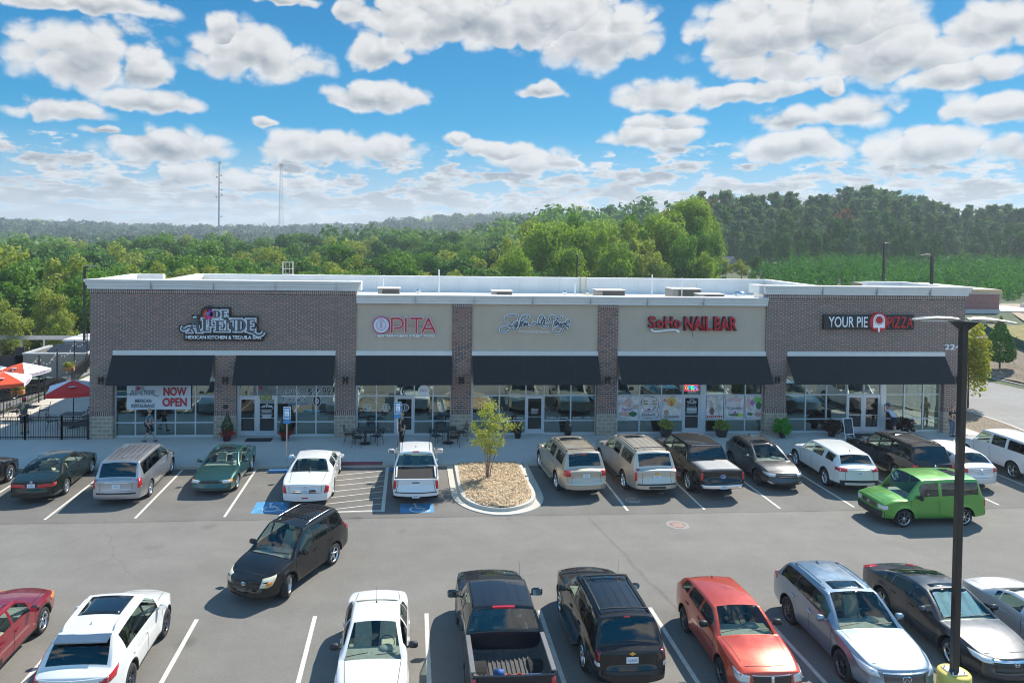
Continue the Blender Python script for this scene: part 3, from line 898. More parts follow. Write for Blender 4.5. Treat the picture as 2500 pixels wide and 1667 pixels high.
    if feats.get('antenna'):
        ax, ay, ln = feats['antenna']; h = sk.hit((X(ax), ay, 4), (0, 0, -1), 0); m_ = MB(); m_.tube(h[0], h[0] + Vector((-.12 * ln, 0, ln)), .006, .003, 5); m_.tube(h[0], h[0] + Vector((0, 0, .04)), .025, .012, 8); m_.build('antenna', M_BLKPL, root)
    if feats.get('fin'):
        h = sk.hit((X(feats['fin']), 0, 4), (0, 0, -1), 0); m_ = MB(); q = h[0]
        m_.add([(q.x + .10, 0, q.z), (q.x - .07, -.03, q.z - .005), (q.x - .07, .03, q.z - .005), (q.x - .06, 0, q.z + .07)], [(0, 1, 3), (0, 3, 2), (1, 2, 3)]); m_.build('roof_fin', feats.get('finm', body), root)
    for bd in feats.get('badge', []):
        end, z, kind, wd = bd; h = sk.wrap(end, 0, z, .018)
        if not h: continue
        p, n = h; m_ = MB(); ht = wd * .62; mt = [M_CHROME]
        rot = (0, 0, 0)
        def oval(a, b_, r, k=20): return [(0, a * cos(2 * pi * i / k), b_ * sin(2 * pi * i / k)) for i in range(k)]
        if kind == 'rings':
            m_.path(oval(wd / 2, ht / 2, 0), .010, 5, True); m_.path(oval(wd * .16, ht / 2, 0), .008, 5, True); m_.path([(0, q[1] * 1, q[2] * .45 + ht * .2) for q in oval(wd * .36, ht / 2, 0)], .008, 5, True)
        elif kind == 'oval_blue':
            mt = [mat('badge_blue', (.02, .06, .28), .3, coat=1), M_CHROME]; m_.add([(0, 0, 0)] + oval(wd / 2, ht / 2, 0), [(0, i + 1, (i + 1) % 20 + 1) for i in range(20)]); m_.cur = 1; m_.path(oval(wd / 2, ht / 2, 0), .008, 5, True); m_.path([(.004 * end, -wd * .3, -.01), (.004 * end, -wd * .1, .02), (.004 * end, wd * .05, -.015), (.004 * end, wd * .3, .012)], .006, 5)
        elif kind == 'bow':
            mt = [mat('badge_gold', (.75, .50, .12), .25, metal=1)]; m_.prism([(-.5 * wd, -.25 * ht), (-.16 * wd, -.25 * ht), (-.13 * wd, -.5 * ht), (.13 * wd, -.5 * ht), (.19 * wd, -.25 * ht), (.5 * wd, -.25 * ht), (.44 * wd, .25 * ht), (.16 * wd, .25 * ht), (.13 * wd, .5 * ht), (-.13 * wd, .5 * ht), (-.19 * wd, .25 * ht), (-.44 * wd, .25 * ht)], -.006, .006, 'xz'); m_.v = [(y, x, z) for x, y, z in m_.v]
        elif kind == 'h':
            for s_ in (1, -1): m_.path([(0, s_ * wd * .38, ht * .5), (0, s_ * wd * .24, -ht * .5)], .011, 5)
            m_.path([(0, -wd * .3, 0), (0, wd * .3, 0)], .010, 5); m_.path(oval(wd / 2, ht * .62, 0), .006, 5, True)
        elif kind == 'arch':
            m_.path(oval(wd / 2, ht / 2, 0), .010, 5, True); m_.path([(0, -wd * .25, -ht * .42), (0, 0, ht * .3), (0, wd * .25, -ht * .42)], .009, 5)
        else:
            m_.path([(0, -wd * .5, 0), (0, wd * .5, 0)], .014, 5); m_.path([(0, 0, -wd * .4), (0, 0, wd * .4)], .014, 5)
        m_.build('badge', mt, root, loc=p)
    return root, sk, X, bodyo

# ---- paints
P_BLKG = paint('paint_black_green', (.005, .011, .009), 0., .5)
P_SILV = paint('paint_silver', (.40, .40, .42), .75, .35)
P_TEAL = paint('paint_teal', (.012, .075, .065), .45, .30)
P_WHT = paint('paint_white', (.70, .70, .69), 0, .35)
P_WHT2 = paint('paint_white_pearl', (.68, .69, .67), 0, .3)
P_GOLD = paint('paint_gold_beige', (.46, .40, .31), .6, .35)
P_BEIGE = paint('paint_beige', (.52, .48, .41), .55, .35)
P_BLK = paint('paint_black', (.004, .0045, .006), 0., .6)
P_BLK2 = paint('paint_black_blue', (.005, .008, .014), 0., .6)
P_GREY = paint('paint_dark_grey', (.055, .055, .057), .6, .3)
P_LIME = paint('paint_lime', (.085, .30, .035), .35, .3)
P_MAR = paint('paint_maroon', (.26, .008, .025), .35, .28)
P_ORNG = paint('paint_orange_red', (.52, .055, .022), .35, .28)
P_BLUS = paint('paint_blue_silver', (.22, .29, .37), .75, .3)
P_SLVW = paint('paint_light_silver', (.60, .61, .62), .5, .33)
P_CHAR = paint('paint_charcoal', (.020, .024, .032), .4, .3)
M_TAN = mat('tan_trim', (.42, .31, .17), .45, coat=.5)
M_GRID = mat('grille_black', (.012, .012, .013), .35, coat=.4)

sedan98 = car_spec('sedan', 4.80, 1.78, 1.45, 2.71, .95, 1.30, 2.12, 3.28, 4.02, .70, .94, 1.04, .97, [(1.66, 2.46), (2.54, 3.30), (3.34, 3.50)], rw=.32, roofw=.69, belt1=1.0)
sedan94 = car_spec('sedan', 4.68, 1.76, 1.39, 2.70, .93, 1.38, 2.12, 3.20, 3.82, .70, .90, .99, .94, [(1.72, 2.46), (2.53, 3.18), (3.22, 3.38)], rw=.31, roofw=.70, belt1=.95, pf=.07, pr=.06, noseb=.08)
towncar = car_spec('sedan', 5.45, 1.99, 1.49, 2.99, 1.02, 1.55, 2.35, 3.55, 4.30, .72, .97, 1.08, 1.0, [(1.95, 2.80), (2.90, 3.72)], rw=.34, roofw=.69, belt1=1.04, pf=.10, pr=.12, tailb=.12)
compact = car_spec('sedan', 4.52, 1.71, 1.46, 2.60, .90, 1.22, 2.08, 3.10, 3.75, .68, .95, 1.10, 1.04, [(1.60, 2.36), (2.43, 3.14), (3.18, 3.38)], rw=.31, roofw=.69, belt1=1.04, pf=.16, pr=.12, noseb=.16)
accord = car_spec('sedan', 4.90, 1.86, 1.45, 2.83, .95, 1.42, 2.28, 3.10, 4.30, .74, .98, 1.05, .98, [(1.85, 2.62), (2.70, 3.45), (3.5, 3.75)], rw=.345, roofw=.68, belt1=1.03, pill='black', pf=.15, noseb=.16)
camry = car_spec('sedan', 4.88, 1.83, 1.45, 2.78, .96, 1.35, 2.22, 3.18, 4.05, .72, .98, 1.08, 1.02, [(1.78, 2.56), (2.64, 3.38), (3.42, 3.6)], rw=.335, roofw=.69, belt1=1.04, pf=.14)
sport = car_spec('sedan', 4.95, 1.90, 1.46, 2.85, .92, 1.45, 2.3, 3.2, 4.2, .78, 1.02, 1.10, 1.04, [(1.85, 2.62), (2.7, 3.45)], rw=.36, roofw=.62, belt1=1.07, pf=.12)
minivan = car_spec('van', 5.14, 1.99, 1.76, 3.08, .92, 1.08, 2.05, 4.72, 5.06, .78, 1.06, 1.10, 1.02, [(1.45, 2.28), (2.38, 3.50), (3.58, 4.72)], rw=.335, roofw=.78, belt1=1.06, tailb=.05, gatez=.50, roofr=.95, tumble=1.2, roofdrop=.05, pill='black')
sequoia = car_spec('suv', 5.18, 1.96, 1.90, 3.00, .92, 1.42, 2.15, 4.72, 5.05, .96, 1.20, 1.26, 1.18, [(1.78, 2.55), (2.65, 3.42), (3.70, 4.66)], rw=.39, sill=.34, roofw=.76, belt1=1.25, archm=.09, tailb=.06, gatez=.66, pf=.12, bumpr=.12)
suburban = car_spec('suv', 5.65, 2.01, 1.92, 3.30, 1.00, 1.50, 2.30, 5.22, 5.52, 1.0, 1.22, 1.26, 1.20, [(1.88, 2.72), (2.82, 3.62), (3.88, 5.12)], rw=.39, sill=.34, roofw=.78, belt1=1.25, archm=.08, tailb=.04, gatez=.68, pf=.08, bumpr=.11)
expedition = car_spec('suv', 5.22, 2.00, 1.94, 3.02, .98, 1.48, 2.2, 4.80, 5.10, 1.0, 1.22, 1.26, 1.20, [(1.86, 2.66), (2.75, 3.50), (3.62, 4.78)], rw=.39, sill=.34, roofw=.78, belt1=1.25, archm=.08, tailb=.04, gatez=.68, pf=.08, bumpr=.11)
acadia = car_spec('suv', 4.92, 1.92, 1.70, 2.86, .95, 1.35, 2.12, 4.40, 4.74, .88, 1.10, 1.22, 1.12, [(1.75, 2.52), (2.60, 3.45), (3.72, 4.38)], rw=.37, sill=.30, roofw=.74, belt1=1.20, archm=.08, clad=1, cladend=1, gatez=.62, roofdrop=.07)
lr4 = car_spec('suv', 4.83, 1.93, 1.89, 2.89, .88, 1.25, 1.80, 4.52, 4.74, 1.0, 1.20, 1.24, 1.20, [(1.55, 2.35), (2.45, 3.30), (3.42, 4.50)], rw=.38, sill=.36, roofw=.82, belt1=1.22, archm=.08, boxy=1, pf=.06, pr=.05, tailb=.03, noseb=.05, gatez=.62)
element = car_spec('suv', 4.32, 1.82, 1.88, 2.58, .82, .98, 1.60, 4.02, 4.24, .94, 1.10, 1.18, 1.12, [(1.48, 2.28), (2.40, 3.22), (3.30, 4.02)], rw=.335, sill=.30, roofw=.86, belt1=1.14, archm=.08, boxy=1, pf=.08, pr=.06, tailb=.05, noseb=.07, gatez=.6, roofdrop=.05, archclad=1, clad=0)
rav4 = car_spec('suv', 4.60, 1.82, 1.79, 2.66, .90, 1.15, 2.0, 4.02, 4.38, .84, 1.08, 1.16, 1.06, [(1.58, 2.36), (2.46, 3.24), (3.42, 4.10)], rw=.355, sill=.28, roofw=.74, belt1=1.16, archm=.075, pf=.17, noseb=.17, gatez=.6)
tblazer = car_spec('suv', 4.90, 1.90, 1.80, 2.87, .88, 1.38, 2.10, 4.45, 4.76, .94, 1.14, 1.20, 1.12, [(1.74, 2.52), (2.62, 3.42), (3.62, 4.42)], rw=.375, sill=.32, roofw=.74, belt1=1.18, archm=.08, gatez=.62, pf=.12, bumpr=.11)
qx = car_spec('suv', 5.0, 1.96, 1.73, 2.90, .98, 1.38, 2.22, 4.32, 4.76, .84, 1.10, 1.20, 1.10, [(1.80, 2.62), (2.72, 3.55), (3.60, 4.40)], rw=.375, sill=.28, roofw=.72, belt1=1.17, pf=.17, noseb=.18, roofdrop=.09, pill='black')
murano = car_spec('suv', 4.88, 1.92, 1.80, 2.83, .96, 1.22, 2.10, 4.10, 4.66, .84, 1.08, 1.18, 1.10, [(1.64, 2.50), (2.58, 3.40), (3.44, 3.98)], rw=.37, sill=.28, roofw=.70, belt1=1.18, pf=.18, pr=.14, noseb=.18, tailb=.12, roofdrop=.11, pill='black', clad=1)
venza = car_spec('suv', 4.80, 1.90, 1.61, 2.78, .96, 1.28, 2.12, 4.05, 4.58, .80, 1.04, 1.16, 1.06, [(1.68, 2.50), (2.58, 3.40), (3.50, 4.0)], rw=.37, sill=.27, roofw=.70, belt1=1.14, pr=.14, tailb=.12, roofdrop=.10)
niro = car_spec('suv', 4.36, 1.80, 1.55, 2.70, .86, 1.12, 1.95, 3.70, 4.18, .80, 1.02, 1.12, 1.04, [(1.50, 2.28), (2.36, 3.12), (3.2, 3.75)], rw=.335, sill=.26, roofw=.71, belt1=1.11, pf=.14, noseb=.15, clad=1)
caliber = car_spec('suv', 4.41, 1.76, 1.54, 2.64, .90, 1.30, 1.98, 3.80, 4.28, .86, 1.06, 1.16, 1.05, [(1.66, 2.42), (2.50, 3.28), (3.4, 3.85)], rw=.335, sill=.26, roofw=.72, belt1=1.12, archm=.085, pf=.11, noseb=.10, roofdrop=.11)
xc = car_spec('suv', 4.74, 1.86, 1.57, 2.76, .92, 1.28, 2.05, 4.18, 4.58, .80, 1.00, 1.08, 1.0, [(1.66, 2.48), (2.56, 3.32), (3.44, 4.2)], rw=.345, sill=.28, roofw=.72, belt1=1.05, clad=1, archclad=1)
tacoma = car_spec('pickup', 5.45, 1.90, 1.78, 3.35, .90, 1.40, 2.05, 3.62, 3.80, .98, 1.12, 1.16, 1.16, [(1.72, 2.52), (2.62, 3.40)], rw=.385, sill=.38, roofw=.74, belt0=1.10, belt1=1.12, archm=.10, bed=.74, tailb=.02, pr=.04, roofdrop=.03, bumpr=.16)
f150 = car_spec('pickup', 5.90, 2.01, 1.94, 3.68, .95, 1.48, 2.18, 4.18, 4.42, 1.08, 1.24, 1.30, 1.30, [(1.82, 2.68), (2.80, 3.85)], rw=.41, sill=.42, roofw=.76, belt0=1.22, belt1=1.25, archm=.09, tailb=.02, pr=.04, pf=.08, noseb=.07, roofdrop=.03, bumpr=.12, crown=.04)
silverado = car_spec('pickup', 5.72, 2.03, 1.92, 3.66, .98, 1.50, 2.22, 3.72, 3.95, 1.08, 1.22, 1.30, 1.30, [(1.84, 2.66), (2.76, 3.42)], rw=.41, sill=.42, roofw=.76, belt0=1.20, belt1=1.24, archm=.09, bed=.82, tailb=.02, pr=.04, pf=.10, noseb=.09, roofdrop=.03, bumpr=.14)

rav4, murano, minivan, sedan94, qx, caliber, element = squash(rav4, .94), squash(murano, .93), squash(minivan, .965), squash(sedan94, .95), squash(qx, .96), squash(caliber, .97), squash(element, .98)
F_ = lambda y: ('f', y)
S_ = lambda d: ('s', d)
T = {}
GP = 'cars parked nose to the shop kerb'
GB = 'vehicles in the front parking row'


def head(y0, y1, z0, z1, d=.28, up=.06, m=None): return [([F_(y0), S_(d), S_(d + .05), F_(y0 - .04)], m)] and ([(F_(y0), z0), (S_(d), z0 + up), (S_(d + .06), z1 + up * .6), (F_(y0 - .05), z1)], m or M_CLEAR)
def tailq(y0, d, z0, z1, m=None, zi=None): return ([(F_(y0), z0), (S_(d), z0 + .02), (S_(d + .03), z1), (F_(y0 + .03), zi or z1)], m or M_TAIL)
def grille(w, z0, z1, m=None, nm='grille'): return (1, nm, [(F_(-w * .92), z0), (F_(w * .92), z0), (F_(w), z1), (F_(-w), z1)], m or M_GRID)
def bar(end, w, z0, z1, m, nm): return (end, nm, [(F_(-w), z0), (F_(w), z0), (F_(w), z1), (F_(-w), z1)], m)


def steps(root, S, m=M_BLKPL):
    for sg in (1, -1):
        b = MB(); w = S['W'] / 2; b.bbox(-S['wb'] / 2 + S['rw'] + .2, sg * (w + .02) - .11, S['sill'] - .02, S['wb'] / 2 - S['rw'] - .2, sg * (w + .02) + .11, S['sill'] + .05, .02); b.build('running_board', m, root)


# upper row, left to right --------------------------------------------------
make_car(sport, 'black car cut off by the left photo edge with silver five spoke wheels', 'car', (-17.5, -7.5, 0), 90, P_BLK, group=GP, wheels=(5, 'plain'), feats=dict(handles=[2.3], fin=3.1))
make_car(sedan98, 'black green older sedan with full width red tail lamps left of the silver minivan', 'car', (-14.5, -6.5, 0), 92.5, P_BLKG, group=GP, wheels=(7, 'plain'), glass=(M_GCLR, M_GCLR, M_GCLR), seat=M_SEAT,
         feats=dict(tail=[tailq(.20, .20, .68, .84, zi=.80), ], pz=.76, handles=[2.36, 3.18], badge=[(-1, .90, 'h', .10)], ends=[bar(-1, .78, .40, .415, M_SEAM, 'bumper_groove')]))
r = make_car(minivan, 'silver minivan with ribbed roof and dark rear glass, second car from the teal sedan', 'minivan', (-11.2, -6.75, 0), 91.5, P_SILV, group=GP, wheels=(5, 'twin'), glass=(M_GCLR, M_GDRK, M_GDRK),
         feats=dict(fglass=M_GMID, tail=[tailq(.80, .16, .72, 1.08, zi=1.06)], pz=.80, handles=[2.2, 2.5], ribs=6, ribm=M_CHROME, mirror=M_BLKPL, fin=None, ends=[bar(-1, .72, .50, .56, M_BLKPL, 'bumper_strip'), bar(-1, .45, .93, .955, M_CHROME, 'chrome_bar')], antenna=(4.3, 0, .12)))
make_car(sedan94, 'dark teal older sedan facing the camera with open sunroof', 'car', (-7.8, -6.2, 0), -91.5, P_TEAL, group=GP, wheels=(7, 'plain'), glass=(M_GCLR, M_GCLR, M_GCLR), seat=M_SEAT,
         feats=dict(head=[([(F_(.45), .56), (F_(.78), .57), (F_(.78), .68), (F_(.42), .67)], M_CLEAR), ([(F_(.79), .57), (S_(.22), .58), (S_(.22), .68), (F_(.79), .68)], M_AMBER)], ends=[grille(.38, .58, .66), bar(1, .72, .34, .38, M_GRID, 'air_intake')], tops=[('sunroof', [(2.12, -.42), (2.12, .42), (2.5, .42), (2.5, -.42)], M_GLOSSBLK)], handles=[2.36, 3.1], pfz=None))
make_car(towncar, 'long white luxury sedan with chrome plate surround in the accessible bay', 'car', (-3.95, -6.85, 0), 90, P_WHT, group=GP, wheels=(9, 'plain'), glass=(M_GCLR, M_GMID, M_GMID),
         feats=dict(tail=[([(F_(.68), .60), (S_(.10), .62), (S_(.16), .80), (F_(.80), .93)], M_TAIL)], ends=[bar(-1, .42, .63, .79, M_CHROME, 'chrome_panel'), bar(-1, .10, .42, .47, M_TAIL, 'bumper_sticker')], pz=.71, handles=[2.7, 3.6], mirror=P_WHT, badge=[(-1, .86, 'x', .07)], antenna=(4.35, 0, .10)))
rt, sk, X, _b = make_car(tacoma, 'white pickup truck with open black bed beside the planted island', 'pickup truck', (.28, -7.0, 0), 90, P_WHT, group=GP, wheels=(6, 'plain'), glass=(M_GCLR, M_GMID, M_GMID),
         feats=dict(tail=[([(F_(.78), .74), (S_(.04), .74), (S_(.04), 1.08), (F_(.78), 1.08)], M_TAIL)], pz=.50, handles=[2.4, 3.3], mscale=1.25, gatez=.6, ends=[bar(-1, .80, .605, .64, M_BLKPL, 'bumper_step'), bar(-1, .14, .97, 1.01, M_BLKPL, 'tailgate_handle')], fin=3.0, finm=M_BLKPL, mirror=P_WHT))
for sg in (1, -1):
    b = MB(); b.bbox(X(5.30), sg * .80 - .035, 1.14, X(3.95), sg * .80 + .035, 1.20, .012); b.build('bed_rail', P_WHT, rt)
b = MB(); b.box(X(5.34), -.78, 1.0, X(3.86), .78, 1.10); b.build('bed_cover', M_UNDER, rt)
b = MB(); b.bbox(X(3.90), -.80, 1.16, X(3.85), .80, 1.20, .01); b.build('bed_front_bar', P_SLVW, rt)
b = MB(); b.box(X(3.66), -.13, 1.70, X(3.62), .13, 1.74); b.build('brake_light', M_TAIL, rt)
for s_ in (1, -1):
    m_ = MB(); sk.seam(m_, 'top', [(X(2.1), s_ * .60), (X(3.62), s_ * .60)], w=.03, off=.004); m_.build('roof_channel', M_BLKPL, rt)
rt, sk, X, _b = make_car(sequoia, 'gold beige suv with black roof rails parked right of the planted island', 'suv', (6.94, -6.5, 0), 94, P_GOLD, group=GP, wheels=(5, 'plain'), glass=(M_GCLR, M_GDRK, M_GDRK),
         feats=dict(fglass=M_GMID, tail=[tailq(.64, .22, .96, 1.18)], pz=.98, handles=[2.42, 3.30], rails=M_BLKPL, bars=[.3, .95], tops=[('sunroof', [(2.45, -.45), (2.45, .45), (2.95, .45), (2.95, -.45)], M_GLOSSBLK)], ends=[bar(-1, .22, 1.74, 1.77, M_TAIL, 'brake_light'), bar(-1, .84, .60, .70, P_BEIGE, 'bumper_step')]))
steps(rt, sequoia, P_GOLD)
rt, sk, X, _b = make_car(suburban, 'long beige suv with black roof rails between the gold suv and the black pickup', 'suv', (9.85, -6.35, 0), 93, P_BEIGE, group=GP, wheels=(5, 'chrome'), glass=(M_GCLR, M_GDRK, M_GDRK),
         feats=dict(fglass=M_GMID, tail=[([(F_(.84), .78), (S_(.08), .78), (S_(.08), 1.24), (F_(.84), 1.24)], M_TAIL)], pz=.92, handles=[2.58, 3.5], rails=M_BLKPL, ribs=5, bars=[.05, .9], badge=[(-1, 1.05, 'bow', .20)], mirror=M_BLKPL, ends=[bar(-1, .80, .60, .66, M_BLKPL, 'bumper_step'), bar(-1, .30, .46, .56, M_GLOSSBLK, 'hitch_cover')], tops=[('sunroof', [(2.6, -.45), (2.6, .45), (3.1, .45), (3.1, -.45)], M_GLOSSBLK)]))
steps(rt, suburban, M_BLKPL)
M_TONN = mat('tonneau_grey', (.30, .30, .30), .6, var=.1, vscale=3, bump=.1)
rt, sk, X, _b = make_car(f150, 'black pickup truck with grey tonneau cover and chrome rear bumper', 'pickup truck', (12.5, -6.55, 0), 92.5, P_BLK, group=GP, wheels=(6, 'plain'), glass=(M_GCLR, M_GMID, M_GDRK),
         feats=dict(tail=[([(F_(.86), .88), (S_(.03), .88), (S_(.03), 1.24), (F_(.86), 1.24)], M_TAIL)], handles=[2.5, 3.7], tops=[('tonneau_cover', [(4.52, -.84), (4.52, .84), (5.80, .84), (5.80, -.84)], M_TONN)], ends=[bar(-1, .96, .52, .68, M_CHROME, 'rear_bumper'), bar(-1, .80, 1.20, 1.235, M_GLOSSBLK, 'tailgate_trim')], pz=.60, badge=[(-1, 1.02, 'oval_blue', .24)], mirror=P_BLK, mscale=1.2, gatez=.72))
b = MB(); b.box(X(4.2), -.16, 1.86, X(4.14), .16, 1.90); b.build('brake_light', M_TAIL, rt)
b = MB(); b.bbox(X(4.30), -.68, 1.87, X(4.16), .68, 1.905, .01); b.build('cab_spoiler', M_CHROME, rt)
steps(rt, f150, M_CHROME)
make_car(niro, 'dark grey compact crossover facing the camera with silver grille edge', 'suv', (15.76, -6.45, 0), -90, P_GREY, group=GP, wheels=(5, 'twindark'), glass=(M_GCLR, M_GDRK, M_GMID),
         feats=dict(head=[head(.46, 0, .64, .76, .34, .06)], ends=[grille(.36, .60, .66), grille(.36, .665, .675, M_CHROME, 'grille_trim'), bar(1, .40, .34, .44, M_GRID, 'air_intake'), (1, 'fog_trim', [(F_(.52), .36), (F_(.80), .44), (F_(.80), .47), (F_(.50), .39)], M_CHROME), (1, 'fog_trim', [(F_(-.52), .36), (F_(-.80), .44), (F_(-.80), .47), (F_(-.50), .39)], M_CHROME)], rails=M_BLKPL, handles=[2.2, 3.0], fin=3.5, finm=M_BLKPL, tops=[('sunroof', [(2.1, -.45), (2.1, .45), (2.7, .45), (2.7, -.45)], M_GLOSSBLK)]))
make_car(acadia, 'white three row suv with chrome strip between its red tail lamps', 'suv', (18.85, -6.62, 0), 86.5, P_WHT2, group=GP, wheels=(6, 'plain'), glass=(M_GCLR, M_GMID, M_GDRK),
         feats=dict(tail=[tailq(.50, .30, .98, 1.12, M_TAIL)], ends=[bar(-1, .52, 1.05, 1.08, M_CHROME, 'chrome_bar'), bar(-1, .60, .42, .52, P_SLVW, 'skid_plate')], pz=.92, handles=[2.4, 3.3], antenna=(4.1, 0, .14)))
rt, sk, X, _b = make_car(expedition, 'black full size suv with tan lower panels behind the green boxy car', 'suv', (22.2, -6.2, 0), 90, P_BLK, group=GP, wheels=(6, 'chrome'), glass=(M_GCLR, M_GMID, M_GDRK),
         feats=dict(trim=M_TAN, tail=[([(F_(.80), .86), (S_(.14), .86), (S_(.14), 1.16), (F_(.78), 1.16)], M_TAIL)], pz=.95, handles=[2.5, 3.4], rails=M_BLKPL, bars=[.2, .9], tops=[('sunroof', [(2.5, -.45), (2.5, .45), (3.0, .45), (3.0, -.45)], M_GLOSSBLK)], mirror=P_BLK, badge=[(-1, 1.10, 'oval_blue', .16)]))
steps(rt, expedition, M_TAN)
make_car(venza, 'light silver crossover behind the lamp post with red corner tail lamps', 'suv', (24.2, -6.5, 0), 90, P_SLVW, group=GP, wheels=(5, 'plain'), glass=(M_GCLR, M_GMID, M_GMID),
         feats=dict(tail=[tailq(.54, .34, .84, 1.02)], pz=.80, handles=[2.4, 3.3], antenna=(3.8, 0, .12), badge=[(-1, .94, 'rings', .13)], ends=[bar(-1, .40, .90, .92, M_CHROME, 'chrome_bar')]))
make_car(lr4, 'white boxy suv at the right photo edge beside the kerb', 'suv', (27.9, -5.95, 0), 90, P_WHT, group=GP, wheels=(5, 'twin'), glass=(M_GCLR, M_GDRK, M_GDRK),
         feats=dict(fglass=M_GMID, handles=[2.25, 3.15], tail=[([(F_(.82), .9), (S_(.1), .9), (S_(.1), 1.25), (F_(.82), 1.25)], M_TAIL)], mirror=P_WHT))

# aisle ----------------------------------------------------------------------
rt, sk, X, _b = make_car(element, 'lime green boxy suv driving left across the aisle', 'suv', (19.42, -11.68, 0), 181, P_LIME, name='moving_car', wheels=(7, 'plain'), glass=(M_GCLR, M_GMID, M_GDRK),
         feats=dict(head=[([(F_(.50), .66), (S_(.16), .68), (S_(.14), .84), (F_(.48), .83)], M_CLEAR)], ends=[grille(.42, .68, .84, M_ALLOYD), bar(1, .86, .36, .60, M_BLKPL, 'front_bumper'), bar(-1, .86, .36, .62, M_BLKPL, 'rear_bumper')], handles=[2.18], tail=[([(F_(.80), .78), (S_(.07), .78), (S_(.07), 1.02), (F_(.80), 1.02)], M_TAIL)], tops=[('rear_skylight', [(3.1, -.42), (3.1, .42), (3.6, .42), (3.6, -.42)], M_GLOSSBLK)], mirror=M_BLKPL, badge=[(1, .76, 'h', .12)]))
rt, sk, X, _b = make_car(rav4, 'black compact suv turning across the aisle with roof rails and steered front wheels', 'suv', (-3.62, -15.3, 0), -117, P_BLK, name='moving_car', wheels=(5, 'plain'), steer=24, glass=(M_GCLR, M_GMID, M_GDRK), seat=M_SEAT,
         feats=dict(fglass=M_GMID, head=[([(F_(.44), .60), (S_(.12), .66), (S_(.34), .90), (F_(.56), .84)], mat('clear_lens_aged', (.66, .62, .46), .15, coat=1., metal=.2)), ([(F_(.66), .66), (S_(.08), .69), (S_(.14), .78), (F_(.68), .76)], M_AMBER)], ends=[grille(.42, .58, .70), bar(1, .60, .32, .40, M_GRID, 'air_intake')], badge=[(1, .70, 'rings', .16)], rails=M_ALLOY, ribs=6, bars=[.3, .92], handles=[2.24, 3.12], tail=[([(F_(.72), .92), (S_(.20), .94), (S_(.24), 1.16), (F_(.74), 1.16)], M_TAIL)], antenna=(2.2, .55, .5)))

# near row -------------------------------------------------------------------
make_car(xc, 'maroon wagon with black arch trim at the left photo edge', 'car', (-10.3, -19.65, 0), 91, P_MAR, group=GB, wheels=(5, 'plain'), glass=(M_GCLR, M_GCLR, M_GMID), seat=M_SEAT,
         feats=dict(fglass=M_GCLR, handles=[2.36, 3.2], mirror=M_BLKPL, rails=M_CHROME, head=[head(.5, 0, .62, .76, .4, .04, M_AMBER)], hmat=P_MAR))
rt, sk, X, _b = make_car(murano, 'white crossover with large dark panoramic roof and boomerang tail lamps', 'suv', (-7.12, -19.92, 0), 90.5, P_WHT2, group=GB, wheels=(5, 'twindark'), glass=(M_GCLR, M_GMID, M_GDRK),
         feats=dict(fglass=M_GCLR, tail=[([(F_(.54), .90), (S_(.24), .96), (S_(.40), 1.16), (F_(.72), 1.04)], M_TAIL)], pz=.80, handles=[2.36, 3.25], tops=[('sunroof', [(2.12, -.52), (2.12, .52), (3.05, .50), (3.05, -.50)], M_GLOSSBLK)], fin=3.4, rails=P_WHT2, ends=[bar(-1, .40, .93, .955, M_CHROME, 'chrome_bar')], badge=[(-1, 1.0, 'rings', .12)]))
b = MB(); h = [sk.hit((X(3.81 + dx_), 0, 4), (0, 0, -1), .02)[0] for dx_ in (0, .22)]
b.add([(h[0].x, -.62, h[0].z - .03), (h[0].x, .62, h[0].z - .03), (h[0].x - .26, .60, h[0].z - .09), (h[0].x - .26, -.60, h[0].z - .09), (h[0].x - .26, .60, h[0].z - .12), (h[0].x - .26, -.60, h[0].z - .12)], [(0, 1, 2, 3), (3, 2, 4, 5)])
b.build('rear_spoiler', P_BLUS, rt)
make_car(compact, 'white compact sedan facing the camera with a long roof antenna', 'car', (-.76, -20.62, 0), -90, P_WHT, group=GB, wheels=(7, 'plain'), glass=(M_GCLR, M_GCLR, M_GCLR), seat=M_SEAT,
         feats=dict(head=[([(F_(.44), .60), (S_(.18), .62), (S_(.50), .80), (F_(.52), .72)], M_CLEAR), ([(S_(.10), .62), (S_(.22), .66), (S_(.40), .76), (S_(.30), .76)], M_AMBER)], ends=[grille(.34, .58, .66)], antenna=(3.0, 0, .42), handles=[2.28, 3.08], mirror=M_BLKPL))
M_BEDS = mat('bed_liner', (.075, .072, .07), .8, var=.3, vscale=12, bump=.3)
silverado['bedmat'] = M_BEDS
rt, sk, X, _b = make_car(silverado, 'dark blue black pickup truck with open bed holding tools', 'pickup truck', (2.28, -20.15, 0), 90, P_BLK2, group=GB, wheels=(6, 'dark'), glass=(M_GCLR, M_GMID, M_GMID),
         feats=dict(fglass=M_GCLR, tail=[([(F_(.86), .90), (S_(.03), .90), (S_(.03), 1.22), (F_(.86), 1.22)], M_TAIL)], handles=[2.5, 3.3], mscale=1.3, mirror=M_GLOSSBLK, pz=None, antenna=(1.35, -.75, .75), ends=[bar(-1, .70, .95, .99, M_GLOSSBLK, 'tailgate_trim')]))
for yy in (-.46, -.2, .2, .46): 
    m_ = MB(); sk.seam(m_, 'top', [(X(2.5), yy * .95), (X(3.5), yy)], w=.05, off=.008); m_.build('roof_rib', P_BLK2, rt)
b = MB(); b.box(X(3.80), -.28, 1.83, X(3.72), .28, 1.87); b.build('brake_light', M_TAIL, rt)
for sg in (1, -1):
    b = MB(); b.bbox(X(5.62), sg * .93 - .07, 1.285, X(4.0), sg * .93 + .05, 1.325, .012); b.build('bed_rail_cap', mat('rail_cap', (.14, .14, .145), .6, var=.15), rt)
b = MB()
